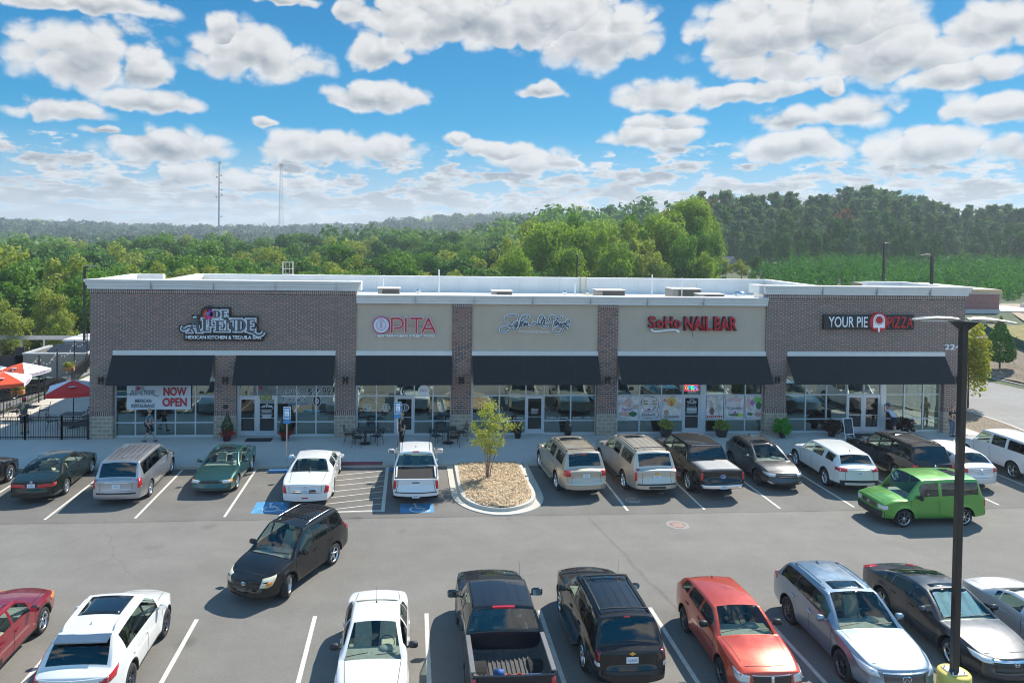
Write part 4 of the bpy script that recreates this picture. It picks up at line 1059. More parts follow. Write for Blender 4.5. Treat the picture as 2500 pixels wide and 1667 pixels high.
for i in range(13): y = -.66 + i * .11; b.box(X(5.55), y - .02, .83, X(4.05), y + .02, .85)
b.build('bed_floor_rib', M_BEDS, rt)
BEDX = [2.28 + 0, -20.15, .85]
M_BLUE = mat('blue_tarp', (.02, .09, .30), .6, var=.4, vscale=9, bump=.5)
def bedpos(u, v): return (2.28 + v * .94, -20.02 + X(u) * .94)
px, py = bedpos(5.2, -.28); b = MB(); b.smooth = True; b.tube((px - .09, py + .05, .95), (px + .12, py, .95), .09, .085, 12); tag(b.build('water_jug', M_BLUE), 'small blue cylinder lying in the open pickup bed', 'jug')
px, py = bedpos(5.25, .1); b = MB(); pts = [(px + .28 * cos(t * 1.7) * (1 - t / 30), py + .12 * sin(t * 2.3), .88 + .01 * (t % 3)) for t in np.linspace(0, 14, 60)]; b.path(pts, .014, 5); tag(b.build('tangled_strap', M_RUST), 'tangled red strap on the pickup bed floor', 'strap')
px, py = bedpos(5.4, .52); b = MB(); b.bbox(px - .22, py - .14, .86, px + .22, py + .14, 1.0, .05); tag(b.build('folded_tarp', M_BLUE), 'folded blue tarp in the rear corner of the pickup bed', 'tarp')
rt, sk, X, _b = make_car(tblazer, 'black suv with roof rack bars and white rear license plate in the front row', 'suv', (5.14, -19.4, 0), 90.3, P_BLK, group=GB, wheels=(6, 'chrome'), glass=(M_GCLR, M_GDRK, M_GDRK), plate_text='CJJ4032',
         feats=dict(fglass=M_GCLR, tail=[([(F_(.78), .86), (S_(.14), .86), (S_(.12), 1.12), (F_(.78), 1.12)], M_TAILD), ([(F_(.76), .76), (S_(.14), .76), (S_(.14), .85), (F_(.78), .85)], M_CLEAR)], pz=.93, handles=[2.38, 3.3], rails=M_BLKPL, bars=[.02, .95], ribs=5, ribm=M_GLOSSBLK, badge=[(-1, 1.07, 'bow', .15)], ends=[bar(-1, .72, .60, .69, M_BLKPL, 'bumper_step'), bar(-1, .18, 1.72, 1.745, M_TAIL, 'brake_light')], tops=[('sunroof', [(2.3, -.42), (2.3, .42), (2.65, .42), (2.65, -.42)], M_GLOSSBLK)], antenna=(1.25, -.7, .6), mirror=P_BLK))
steps(rt, tblazer, P_GREY)
make_car(caliber, 'orange red hatchback facing the camera with cross bar grille', 'car', (8.22, -20.35, 0), -90.5, P_ORNG, group=GB, wheels=(5, 'twindark'), glass=(M_GCLR, M_GMID, M_GMID),
         feats=dict(fglass=M_GMID, head=[([(F_(.50), .60), (S_(.14), .62), (S_(.30), .84), (F_(.50), .78)], M_CLEAR)], ends=[grille(.44, .58, .78), bar(1, .43, .665, .695, M_CHROME, 'grille_crossbar'), (1, 'grille_crossbar', [(F_(-.03), .58), (F_(.03), .58), (F_(.03), .78), (F_(-.03), .78)], M_CHROME), bar(1, .45, .785, .80, M_CHROME, 'grille_trim')], handles=[2.35, 3.2], mirror=M_BLKPL, antenna=(3.6, 0, .08)))
make_car(qx, 'blue silver three row suv facing the camera with dark mesh grille', 'suv', (11.34, -20.2, 0), -91, P_BLUS, group=GB, wheels=(10, 'dark'), glass=(M_GCLR, M_GDRK, M_GMID), seat=M_SEAT,
         feats=dict(fglass=M_GMID, head=[([(F_(.52), .66), (S_(.22), .70), (S_(.56), .90), (F_(.62), .80)], M_CLEAR)], ends=[grille(.46, .50, .76, M_ALLOYD), bar(1, .48, .765, .785, M_CHROME, 'grille_trim'), (1, 'fog_trim', [(F_(.56), .38), (F_(.84), .44), (F_(.82), .50), (F_(.55), .43)], M_CHROME), (1, 'fog_trim', [(F_(-.56), .38), (F_(-.84), .44), (F_(-.82), .50), (F_(-.55), .43)], M_CHROME)], rails=M_CHROME, handles=[2.5, 3.45], tops=[('sunroof', [(2.30, -.44), (2.30, .44), (2.72, .44), (2.72, -.44)], M_GLOSSBLK)], fin=3.9, badge=[(1, .66, 'arch', .22)], hmat=M_CHROME, tail=[([(F_(.70), .94), (S_(.30), .96), (S_(.34), 1.08), (F_(.70), 1.06)], M_TAIL)]))
M_SHADE = mat('sun_shade', (.62, .68, .68), .25, metal=.7, bump=.4, bscale=9)
rt, sk, X, _b = make_car(accord, 'black newer sedan facing the camera with a silver folding sun shade behind its windshield', 'car', (14.35, -19.75, 0), -90, P_CHAR, group=GB, wheels=(5, 'twin'), glass=(M_GCLR, M_GDRK, M_GMID),
         feats=dict(head=[([(F_(.50), .62), (S_(.26), .66), (S_(.44), .78), (F_(.52), .72)], M_CLEAR)], ends=[grille(.50, .44, .66), bar(1, .56, .665, .715, M_CHROME, 'grille_trim')], badge=[(1, .64, 'h', .15)], handles=[2.5, 3.3], fin=3.2, hmat=P_CHAR, tail=[([(F_(.60), .86), (S_(.20), .88), (S_(.22), .98), (F_(.62), .98)], M_TAIL)], tops=[('sunroof', [(2.4, -.42), (2.4, .42), (2.55, .42), (2.55, -.42)], M_GLOSSBLK)]))
b = MB(); n = 7
for i in range(n):
    y0, y1 = lerp(-.62, .62, i / n), lerp(-.62, .62, (i + 1) / n); k = .03 * (1 if i % 2 else -1)
    b.add([(X(1.60), y0, .95 + 0), (X(1.60), y1, .95), (X(2.20) + k, y1 * .86, 1.34), (X(2.20) - k, y0 * .86, 1.34)], [(0, 1, 2, 3)])
b.build('sun_shade', M_SHADE, rt)
make_car(camry, 'light silver sedan at the lower right photo edge', 'car', (16.6, -20.85, 0), -90, P_SLVW, group=GB, wheels=(5, 'twin'), glass=(M_GCLR, M_GMID, M_GMID), feats=dict(fglass=M_GMID, handles=[2.45, 3.2], tops=[('sunroof', [(2.35, -.40), (2.35, .40), (2.8, .40), (2.8, -.40)], M_GLOSSBLK)], hmat=P_SLVW))

# ------------------------------------------------------------------ setting: ground, lot, pavement
def ground_mat():
    m = bpy.data.materials.new('earth_and_grass'); m.use_nodes = True; t = NT(m.node_tree); b = t.n['Principled BSDF']
    p = t.new('ShaderNodeNewGeometry').outputs['Position']
    n1 = t.noise(p, .08, 5, .6); n2 = t.noise(p, 1.6, 6, .7)
    c = t.mix(t.mapr(n1, .4, .6), (.030, .060, .018, 1), (.055, .085, .028, 1))
    c = t.mix(t.mapr(n2, .45, .75), c, (.15, .13, .075, 1))
    t.put(b, 'Base Color', c); t.put(b, 'Roughness', .95)
    return m


def sstep(a, b, x): t = max(0, min(1, (x - a) / (b - a))); return t * t * (3 - 2 * t)


def hgt(x, y):
    """terrain height"""
    d = hypot(x, y + 38)
    lot = max(0, 1 - sstep(0, 12, max(-22 - x, 0) if y < 30 else max(0, 99)))
    z = -.06
    # falls away to the left and behind the shops
    z -= 1.2 * sstep(-21, -34, x) * sstep(-2, 12, y)
    z -= 6.5 * sstep(24, 75, y) * (1 - sstep(28, 60, x))
    z -= 6.0 * sstep(-30, -70, x) * sstep(0, 40, y)
    # far valley then rolling hills
    z -= 5 * sstep(90, 220, y) * (1 - sstep(120, 260, y)) * (1 - sstep(20, 90, x))
    z += (26 + 6 * sin(x / 310.) + 4 * sin(x / 130. + 1)) * sstep(650, 1350, d) * (1 if y > 0 else .3)
    z -= 30 * sstep(1500, 2400, d)
    # right: bank rising beyond the side road, plantation hill, wooded ridge
    z += 2.2 * sstep(44, 62, x + .1 * y) * sstep(-6, 8, y) * (1 - sstep(120, 160, y))
    z += 1.5 * sstep(60, 110, y) * sstep(30, 80, x) * (1 - sstep(300, 600, d))
    z += 4.5 * sstep(110, 230, y) * sstep(20, 110, x) * (1 - sstep(500, 800, d))
    return z


def grid_mesh(name, xs, ys, fz, m):
    vs = [(x, y, fz(x, y)) for y in ys for x in xs]; n = len(xs)
    fs = [(j * n + i, j * n + i + 1, (j + 1) * n + i + 1, (j + 1) * n + i) for j in range(len(ys) - 1) for i in range(n - 1)]
    me = bpy.data.meshes.new(name); me.from_pydata(vs, [], fs); me.polygons.foreach_set('use_smooth', [True] * len(fs)); me.materials.append(m)
    return link(name, me)


def axis(lo, hi, fine_lo, fine_hi, fine, grow=1.12):
    a = list(np.arange(fine_lo, fine_hi + .01, fine)); s = fine
    while a[-1] < hi: s *= grow; a.append(a[-1] + s)
    s = fine
    while a[0] > lo: s *= grow; a.insert(0, a[0] - s)
    return a


tag(grid_mesh('ground', axis(-2100, 2100, -60, 110, 3.), axis(-250, 2200, -50, 130, 3.), hgt, ground_mat()), kind='structure')


def asphalt(name, base, pos_tone=True):
    m = bpy.data.materials.new(name); m.use_nodes = True; t = NT(m.node_tree); b = t.n['Principled BSDF']
    p = t.new('ShaderNodeNewGeometry').outputs['Position']; x, y, z = t.sep(p)
    big = t.noise(p, .10, 4, .55); mid = t.noise(p, .9, 6, .7); fine = t.noise(p, 16, 4, .8); grit = t.noise(p, 60, 2, .7)
    pc = t.comb(t.m('MULTIPLY', x, .35), t.m('MULTIPLY', y, 2.4), 0.); streak = t.noise(pc, .35, 4, .6)
    v = t.m('ADD', t.mapr(big, .3, .7, -.13, .14), t.mapr(mid, .3, .7, -.10, .09))
    v = t.m('ADD', v, t.mapr(fine, .3, .7, -.13, .13)); v = t.m('ADD', v, t.mapr(grit, .35, .75, -.10, .16)); v = t.m('ADD', v, t.mapr(streak, .3, .7, -.06, .06))
    if pos_tone:
        seam = t.m('ADD', -10.75, t.m('MULTIPLY', t.m('SUBTRACT', t.noise(p, .8, 3, .6), .5), .22))
        v = t.m('SUBTRACT', v, t.m('MULTIPLY', t.m('GREATER_THAN', y, seam), .20))
        dsm = t.m('ABSOLUTE', t.m('SUBTRACT', y, seam)); v = t.m('SUBTRACT', v, t.mapr(dsm, .0, .07, .30, 0.))
        # oil drips and tyre-darkened stall centres
        vor = t.new('ShaderNodeTexVoronoi', feature='F1'); t.put(vor, 'Vector', p); t.put(vor, 'Scale', .55)
        v = t.m('SUBTRACT', v, t.m('MULTIPLY', t.mapr(vor.outputs['Distance'], .0, .22, .45, 0.), t.mapr(t.noise(p, .5, 2, .5), .52, .62)))
        sx = t.m('ADD', 6.9, t.m('MULTIPLY', t.m('SUBTRACT', y, -12), -.12)); 
        wob = t.m('MULTIPLY', t.m('SUBTRACT', t.noise(p, .6, 3, .6), .5), .5)
        d2 = t.m('ABSOLUTE', t.m('SUBTRACT', x, t.m('ADD', sx, wob)))
        v = t.m('SUBTRACT', v, t.m('MULTIPLY', t.mapr(d2, .0, .10, .22, 0.), t.m('LESS_THAN', y, -11.)))
    sc = t.m('ADD', 1., v)
    c = t.new('ShaderNodeVectorMath', operation='SCALE'); t.put(c, 0, base); t.put(c, 'Scale', sc)
    cc = t.mix(t.mapr(t.noise(p, .25, 3, .5), .45, .7), c.outputs[0], (.20, .185, .165, 1)); t.put(b, 'Base Color', t.mix(.25, c.outputs[0], cc))
    # pale specks of litter / worn stone
    # hairline cracks and a few tar-sealed ones
    ck = t.new('ShaderNodeTexVoronoi', feature='DISTANCE_TO_EDGE'); t.put(ck, 'Vector', t.comb(t.m('ADD', x, t.m('MULTIPLY', mid, .9)), t.m('ADD', y, t.m('MULTIPLY', big, 3.)), 0.)); t.put(ck, 'Scale', .13)
    ckf = t.m('MULTIPLY', t.mapr(ck.outputs['Distance'], .0, .0035, 1., 0.), t.mapr(t.noise(p, .07, 2, .5), .46, .56))
    t.put(b, 'Base Color', t.mix(t.m('MULTIPLY', ckf, .28), b.inputs['Base Color'].links[0].from_socket, (.05, .048, .045, 1)))
    t.put(b, 'Roughness', .88); t.put(b, 'Specular IOR Level', .3)
    bp = t.new('ShaderNodeBump'); t.put(bp, 'Height', t.noise(p, 45, 3, .8)); t.put(bp, 'Strength', .5); t.put(bp, 'Distance', .012); t.l.new(bp.outputs[0], b.inputs['Normal'])
    return m


def concrete(name, base, joint=None, var=.08):
    m = bpy.data.materials.new(name); m.use_nodes = True; t = NT(m.node_tree); b = t.n['Principled BSDF']
    p = t.new('ShaderNodeNewGeometry').outputs['Position']; x, y, z = t.sep(p)
    v = t.m('ADD', t.mapr(t.noise(p, .5, 6, .65), .3, .7, -var, var), t.mapr(t.noise(p, 9, 4, .7), .3, .7, -var * .6, var * .6))
    if joint:
        for ax, st, of in joint:
            a = (x, y)[ax]; f = t.m('ABSOLUTE', t.m('SUBTRACT', t.m('FRACT', t.m('DIVIDE', t.m('SUBTRACT', a, of), st)), .5))
            v = t.m('SUBTRACT', v, t.mapr(f, .5 - .014 / st, .5, 0., .35))
    c = t.new('ShaderNodeVectorMath', operation='SCALE'); t.put(c, 0, base); t.put(c, 'Scale', t.m('ADD', 1., v))
    t.put(b, 'Base Color', c.outputs[0]); t.put(b, 'Roughness', .85)
    return m


M_ASPH = asphalt('asphalt_lot', (.192, .182, .165)); M_ROAD = asphalt('asphalt_road', (.25, .245, .235), False)
M_CONC = concrete('concrete_walk', (.46, .45, .42), [(0, 3.1, .5), (1, 2.4, -.2)]); M_KERB = concrete('concrete_kerb', (.50, .47, .41))
M_PATIO = concrete('concrete_patio', (.50, .47, .41), [(0, 3.0, 0), (1, 3.0, .4)])
M_STRIPE = mat('stripe_paint', (.58, .56, .50), .75, var=.16, vscale=6, obj=False)
M_BLUEP = mat('stall_blue', (.08, .27, .47), .7, var=.25, vscale=4, obj=False)
M_REDP = mat('ramp_red', (.27, .055, .07), .8, var=.15, vscale=5, obj=False)


def sheet(name, x0, y0, x1, y1, z, m, kind='structure'):
    b = MB(); b.add([(x0, y0, z), (x1, y0, z), (x1, y1, z), (x0, y1, z)], [(0, 1, 2, 3)])
    return tag(b.build(name, m), kind=kind)


sheet('parking_lot', -75, -60, 32, -4.55, 0, M_ASPH)
sheet('side_lot', -52, -4.55, -22.9, 34, -.004, M_ASPH) if 0 else None
b = MB(); vs = [(x, y, max(hgt(x, y), -3) + .03) for y in np.arange(-4.5, 40, 2.5) for x in np.arange(-64, -22.9, 2.5)]; nx = len(np.arange(-64, -22.9, 2.5)); ny = len(vs) // nx
b.add(vs, [(j * nx + i, j * nx + i + 1, (j + 1) * nx + i + 1, (j + 1) * nx + i) for j in range(ny - 1) for i in range(nx - 1)]); tag(b.build('side_lot', M_ROAD), kind='structure')
b = MB(); b.box(-64, -4.55, -.1, 33.5, .45, .10); tag(b.build('pavement', M_CONC), kind='structure')
b = MB(); b.box(-23.0, .45, -.1, -15.9, 21, .098); tag(b.build('patio_paving', M_PATIO), kind='structure')
b = MB(); b.box(-64, -4.72, -.1, 2.0, -4.55, .105); b.box(5.2, -4.72, -.1, 31.0, -4.55, .105); tag(b.build('kerb', M_KERB), kind='structure')
b = MB(); b.box(-15.9, .45, -.1, 30.2, 17.9, .096); tag(b.build('shop_floor', mat('floor_tile', (.10, .095, .085), .35, var=.3, vscale=2)), kind='structure')

# side road on the right with kerbs and planted strips
ROADN = [(31.0, -60), (31.0, -6), (33.2, -2.5), (34.5, .6), (34.62, 5.2), (34.8, 9), (35.5, 16), (38, 26), (44, 38)]
ROADF = [(60, -60), (60, -20), (47.5, -4), (45.6, 4), (45.15, 12.7), (44.9, 16.5), (46, 22), (49, 30), (56, 40)]
b = MB(); n = 9; vs = [(x, y, max(hgt(x, y), -.05) * 0 + .012) for x, y in ROADN] + [(x, y, .012) for x, y in ROADF]
b.add(vs, [(i, i + 9, i + 10, i + 1) for i in range(8)]); tag(b.build('side_road', M_ROAD), kind='structure')


def band_along(name, pts, off0, off1, z0, z1, m, kind='structure'):
    b = MB(); P = [Vector((x, y)) for x, y in pts]; vs = []
    for i, p in enumerate(P):
        a = P[max(0, i - 1)]; c = P[min(len(P) - 1, i + 1)]; d = (c - a).normalized(); nn = Vector((d.y, -d.x))
        for o in (off0, off1): q = p + nn * o; vs += [(q.x, q.y, z0), (q.x, q.y, z1)]
    fs = []
    for i in range(len(P) - 1):
        k = 4 * i; fs += [(k + 1, k + 3, k + 7, k + 5), (k, k + 1, k + 5, k + 4), (k + 2, k + 6, k + 7, k + 3)]
    b.add(vs, fs); return tag(b.build(name, m), kind=kind)


band_along('kerb', smooth_pts(ROADN[1:], 2), -.16, .0, -.1, .13, M_KERB)
band_along('kerb', smooth_pts(ROADF[2:], 2), .0, .16, -.1, .13, M_KERB)
band_along('gutter', smooth_pts(ROADF[2:], 2), -.45, .0, 0, .02, M_KERB)


def mulch(name, c1, c2, c3):
    m = bpy.data.materials.new(name); m.use_nodes = True; t = NT(m.node_tree); b = t.n['Principled BSDF']
    p = t.new('ShaderNodeNewGeometry').outputs['Position']
    v = t.new('ShaderNodeTexVoronoi', feature='F1'); t.put(v, 'Vector', t.comb(*[t.m('MULTIPLY', q, k) for q, k in zip(t.sep(p), (1., .55, 1.))])); t.put(v, 'Scale', 17)
    r = t.sep(v.outputs['Color'])[0]
    c = t.mix(t.mapr(r, 0., 1.), c1, c2); c = t.mix(t.mapr(t.noise(p, 3, 5, .7), .4, .65), c, c3)
    t.put(b, 'Base Color', c); t.put(b, 'Roughness', .95)
    bp = t.new('ShaderNodeBump'); t.put(bp, 'Height', v.outputs['Distance']); t.put(bp, 'Strength', .8); t.put(bp, 'Distance', .04); t.l.new(bp.outputs[0], b.inputs['Normal'])
    return m


M_MULCH = mulch('wood_chips', (.34, .24, .14, 1), (.56, .43, .28, 1), (.44, .33, .21, 1))
M_MULCHD = mulch('dark_mulch', (.10, .075, .05, 1), (.32, .26, .19, 1), (.19, .15, .11, 1))
M_DIRT = mulch('bare_bank', (.30, .22, .15, 1), (.46, .38, .29, 1), (.36, .29, .20, 1))
b = MB(); b.add([(31.35, -5.5, .12), (33.1, -2.3, .12), (34.3, .6, .12), (34.45, 5.2, .12), (34.7, 9, .13), (35.3, 16, .13), (30.6, 16, .13), (30.6, 2.6, .13), (30.9, .7, .12)], [tuple(range(9))]); tag(b.build('mulch_strip', M_MULCHD), kind='structure')
b = MB(); b.box(30.2, -4.5, 0, 31.2, 2.7, .125); b.build('kerb_walk', M_KERB)['kind'] = 'structure'
def bank_z(x, y): return hgt(x, y) + .10 + .08 * sin(x * 2.1 + y) 
for nm, mt, xa, xb_, ya, yb in (('mulch_bank', M_MULCHD, .3, 7.5, -6, 34), ('dry_grass_bank', mat('dry_grass', (.20, .17, .05), .95, var=.35, vscale=1.5, obj=False), 7.4, 12.5, -6, 36), ('bare_earth_bank', M_DIRT, 12.4, 34, -6, 60)):
    FP = smooth_pts(ROADF[2:] + [(62, 48), (72, 62)], 1); b = MB(); vs = []; rows = 0
    for x0, y0 in FP:
        if not ya - 3 <= y0 <= yb: continue
        rows += 1
        for k in range(9): x = x0 + lerp(xa, xb_, k / 8); vs.append((x, y0, max(.13, bank_z(x, y0))))
    b.add(vs, [(j * 9 + i, j * 9 + i + 1, (j + 1) * 9 + i + 1, (j + 1) * 9 + i) for j in range(rows - 1) for i in range(8)]); b.smooth = True
    tag(b.build(nm, mt), kind='structure')

# stall lines
def line(b, x0, y0, x1, y1, w, z=.005):
    d = Vector((x1 - x0, y1 - y0)).normalized(); n = Vector((-d.y, d.x)) * w / 2
    b.add([(x0 + n.x, y0 + n.y, z), (x0 - n.x, y0 - n.y, z), (x1 - n.x, y1 - n.y, z), (x1 + n.x, y1 + n.y, z)], [(0, 1, 2, 3)])


b = MB()
for x in (-16.3, -13.16, -9.98, -6.78, 8.45, 11.5, 14.55, 17.6, 20.65, 23.7, 26.75): line(b, x, -4.8, x, -10.4, .10)
for x in (-5.69, -2.52, .54, 3.72, 6.9, 9.95, 13.0, 16.1, -8.86, -12.0): line(b, x, -17.75, x, -23.6, .115)
tag(b.build('parking_line', M_STRIPE), kind='structure')
b = MB(); line(b, -.97, -4.75, -.97, -10.1, .14)
for i in range(8):
    y = -5.2 - i * .68; y0 = y - .62; line(b, -3.2, max(y0, -10.08), -1.04, y if i < 7 else y, .055, .006)
line(b, -3.2, -10.08, -1.0, -10.08, .07, .007); tag(b.build('hatch_marking', M_STRIPE), kind='structure')


def wheelchair(b, cx, cy, s, z):
    """painted access symbol lying on the road, up = +y"""
    def pl(pts, w): 
        for (a, c), (d, e) in zip(pts, pts[1:]): line(b, cx + a * s, cy + c * s, cx + d * s, cy + e * s, w * s, z)
    pl([(.02 + .33 * cos(t), -.22 + .30 * sin(t)) for t in np.linspace(2.2, 6.4, 14)], .09)
    pl([(-.08, .34), (-.04, -.05), (.28, -.05), (.42, -.42), (.60, -.38)], .09); pl([(-.06, .14), (.2, .12)], .07)
    b.add([(cx + (-.10 + .09 * cos(t)) * s, cy + (.46 + .09 * sin(t)) * s, z) for t in np.linspace(0, 2 * pi, 12, endpoint=False)], [tuple(range(12))])


for cx, cy, wd, hd_ in ((-5.25, -9.5, 1.3, 1.2), (.33, -9.78, 1.28, 1.0)):
    b = MB(); b.add([(cx - wd / 2, cy - hd_ / 2, .004), (cx + wd / 2, cy - hd_ / 2, .004), (cx + wd / 2, cy + hd_ / 2, .004), (cx - wd / 2, cy + hd_ / 2, .004)], [(0, 1, 2, 3)]); tag(b.build('access_bay_marking', M_BLUEP), kind='structure')
    b = MB(); wheelchair(b, cx, cy + .02, .85, .008); tag(b.build('access_symbol', mat('symbol_white', (.70, .72, .72), .7, var=.1)), kind='structure')
b = MB(); b.add([(-3.25, -4.72, .108), (-1.2, -4.72, .108), (-1.2, -4.2, .108), (-3.25, -4.2, .108)], [(0, 1, 2, 3)]); tag(b.build('red_ramp_strip', M_REDP), kind='structure')
b = MB(); b.bbox(-6.15, -5.36, .0, -4.1, -5.20, .12, .02); tag(b.build('wheel_stop', mat('wheel_stop_blue', (.05, .20, .42), .6, var=.2)), 'blue concrete wheel stop in front of the white luxury sedan', 'wheel stop')
b = MB(); b.bbox(-.9, -5.34, .0, 1.2, -5.18, .12, .02); tag(b.build('wheel_stop', mat('wheel_stop_blue', (.05, .20, .42), .6)), 'blue concrete wheel stop in front of the white pickup truck', 'wheel stop')
for x, y, r, lab in ((9.88, -11.86, .36, 'round iron manhole cover in a pale ring in the aisle'), (9.0, -9.25, .33, 'round iron manhole cover behind the beige suv')):
    b = MB(); b.lathe([(0, .012), (r * .78, .012), (r * .8, .008)], (x, y, 0), 24); b.cur = 1; b.cur = 1 if x < 9.5 else 2; b.lathe([(r * .8, .010), (r * (1.15 if x > 9.5 else .85), .010), (r * (1.2 if x > 9.5 else .9), 0)], (x, y, 0), 24)
    b.cur = 1
    for k in range(5): b.box(x - r * .5, y - .17 + k * .085, .012, x + r * .5, y - .15 + k * .085, .016)
    tag(b.build('manhole_cover', [mat('iron', (.20, .12, .10), .6, metal=.4, var=.3), M_KERB, mat('manhole_ring', (.25, .24, .22), .85, var=.2)]), lab, 'manhole cover')

# planted island
ISL = [(2.05, -4.7), (2.05, -8.3), (2.12, -9.0), (2.45, -9.75), (3.05, -10.25), (3.6, -10.38), (4.25, -10.22), (4.85, -9.7), (5.1, -9.0), (5.14, -8.3), (5.12, -4.7)]
b = MB(); P = smooth_pts(ISL, 2); cen = (3.6, -6.5); vs = []
for x, y in P:
    dx_, dy_ = x - 3.6, (y + 8.2 if y < -8.2 else 0); d = hypot(dx_, dy_); ux, uy = dx_ / d, dy_ / d
    for o, z in ((.34, .0), (.33, .03), (.02, .035), (0., .155), (-.17, .16), (-.18, .10)): vs.append((x + ux * o, y + uy * o, z))
b.add(vs, [(6 * i + k, 6 * i + k + 1, 6 * i + k + 7, 6 * i + k + 6) for i in range(len(P) - 1) for k in range(5)])
tag(b.build('kerb', M_KERB), kind='structure')
b = MB(); nx = 26; ny = 40; vs = []; inside = []
for j in range(ny):
    for i in range(nx):
        x = lerp(2.18, 5.0, i / (nx - 1)); y = lerp(-4.72, -10.28, j / (ny - 1))
        if y < -8.3:
            hwd = 1.40 * sqrt(max(.0, 1 - ((y + 8.3) / 2.0) ** 2)); x = 3.59 + (x - 3.59) * max(.05, hwd / 1.41)
        vs.append((x, y, .14 + .05 * RND.random() + .05 * sin(pi * i / (nx - 1))))
b.smooth = False; b.add(vs, [(j * nx + i, j * nx + i + 1, (j + 1) * nx + i + 1, (j + 1) * nx + i) for j in range(ny - 1) for i in range(nx - 1)])
for k in range(2600):
    x = RND.uniform(2.25, 4.95); y = RND.uniform(-10.1, -4.8)
    if y < -8.3 and abs(x - 3.6) > 1.32 * sqrt(max(0, 1 - ((y + 8.3) / 1.95) ** 2)): continue
    a = RND.random() * pi; l = RND.uniform(.03, .08); w = .012; z = .20 + RND.random() * .03 + .04 * sin(pi * (x - 2.18) / 2.8)
    dx_, dy_ = cos(a) * l, sin(a) * l; t_ = RND.uniform(-.02, .02); b.cur = RND.choice((0, 1, 2))
    b.add([(x - dx_ - dy_ * .2, y - dy_ + dx_ * .2, z - t_), (x + dx_ - dy_ * .2, y + dy_ + dx_ * .2, z + t_), (x + dx_ + dy_ * .2, y + dy_ - dx_ * .2, z + t_), (x - dx_ + dy_ * .2, y - dy_ - dx_ * .2, z - t_)], [(0, 1, 2, 3)])
tag(b.build('wood_mulch', [M_MULCH, mat('chip_light', (.60, .47, .31), .9), mat('chip_dark', (.34, .23, .13), .9)]), kind='stuff')

# ------------------------------------------------------------------ the shop building
def brick(name, c1, c2, mort, c3, soldier=False, bh=.1016, bw=.305, ms=.012, contrast=1.):
    m = bpy.data.materials.new(name); m.use_nodes = True; t = NT(m.node_tree); b = t.n['Principled BSDF']
    p = t.new('ShaderNodeNewGeometry').outputs['Position']; x, y, z = t.sep(p)
    u = t.m('ADD', x, y)
    vec = t.comb(z, u, 0.) if soldier else t.comb(u, z, 0.)
    br = t.new('ShaderNodeTexBrick', offset=.5 if not soldier else 0.); t.put(br, 'Vector', vec); t.put(br, 'Color1', c1); t.put(br, 'Color2', c2); t.put(br, 'Mortar', mort)
    t.put(br, 'Scale', 1.); t.put(br, 'Brick Width', bw); t.put(br, 'Row Height', bh); t.put(br, 'Mortar Size', ms); t.put(br, 'Mortar Smooth', .1); t.put(br, 'Bias', 0.)
    cell = t.new('ShaderNodeTexWhiteNoise', noise_dimensions='2D')
    row = t.m('FLOOR', t.m('DIVIDE', t.sep(vec)[1], bh)); sh = t.m('MULTIPLY', t.m('MODULO', row, 2.), .5)
    t.put(cell, 'Vector', t.comb(t.m('FLOOR', t.m('ADD', t.m('DIVIDE', t.sep(vec)[0], bw), sh)), row, 0.))
    f = t.m('MULTIPLY', t.m('GREATER_THAN', cell.outputs[0], .80), t.m('SUBTRACT', 1., br.outputs['Fac']))
    c = t.mix(f, br.outputs['Color'], c3)
    c = t.mix(t.mapr(t.noise(p, .5, 4, .6), .3, .7, 0., .25), c, t.mix(1., c, (.72, .70, .70, 1), 'MULTIPLY'))
    t.put(b, 'Base Color', c); t.put(b, 'Roughness', .9)
    bp = t.new('ShaderNodeBump'); t.put(bp, 'Height', t.m('SUBTRACT', 1., br.outputs['Fac'])); t.put(bp, 'Strength', .5); t.put(bp, 'Distance', .01); t.l.new(bp.outputs[0], b.inputs['Normal'])
    return m


MORT = (.52, .47, .40, 1)
M_BRD = brick('brick_brown', (.170, .108, .088, 1), (.205, .130, .108, 1), (.42, .375, .32, 1), (.28, .145, .12, 1))
M_BRR = brick('brick_red', (.24, .115, .085, 1), (.19, .09, .072, 1), (.42, .37, .32, 1), (.075, .055, .06, 1))
M_BRS = brick('brick_soldier', (.20, .10, .09, 1), (.15, .085, .08, 1), MORT, (.09, .06, .06, 1), soldier=True, bh=.1016, bw=.30)
M_CMU = brick('split_block', (.34, .28, .215, 1), (.30, .245, .19, 1), (.52, .47, .38, 1), (.38, .31, .23, 1), bh=.2, bw=.41, ms=.014)
M_STUC = mat('stucco_tan', (.50, .412, .315), .92, var=.05, vscale=1.2, bump=.25, bscale=60, obj=False)
M_STUCL = mat('stucco_cream', (.48, .43, .34), .92, var=.05, vscale=1.2, obj=False)
M_CORN = mat('cornice_white', (.66, .65, .62), .7, var=.05, vscale=1.5, obj=False)
M_FRAME = mat('storefront_aluminium', (.60, .63, .65), .35, metal=.35, var=.04)
M_MEMB = mat('roof_membrane', (.72, .71, .68), .8, var=.06, vscale=.8, obj=False)
M_AWN = mat('awning_black', (.012, .015, .018), .85, var=.35, vscale=120, bump=.1)
M_SGLASS = glassmat('shop_glass', (.36, .46, .42), .30, 1.0, rough=.006, gcol=(.84, 1.0, .93))
M_DARK = mat('dark_bronze', (.02, .018, .017), .5)
M_WALLIN = mat('interior_wall', (.30, .27, .22), .9, var=.2, vscale=.8)
M_CEIL = mat('interior_ceiling', (.25, .25, .24), .9)

bld = empty('shop_building', (7.2, 0, 0), 0, 'long single storey brick and stucco shop building with black awnings', 'building')
bld['kind'] = 'thing'


def bp_(b, name, m, **k): 
    o = b.build(name, m); o.parent = bld; o.matrix_parent_inverse = Matrix.Translation((-7.2, 0, 0)); return o


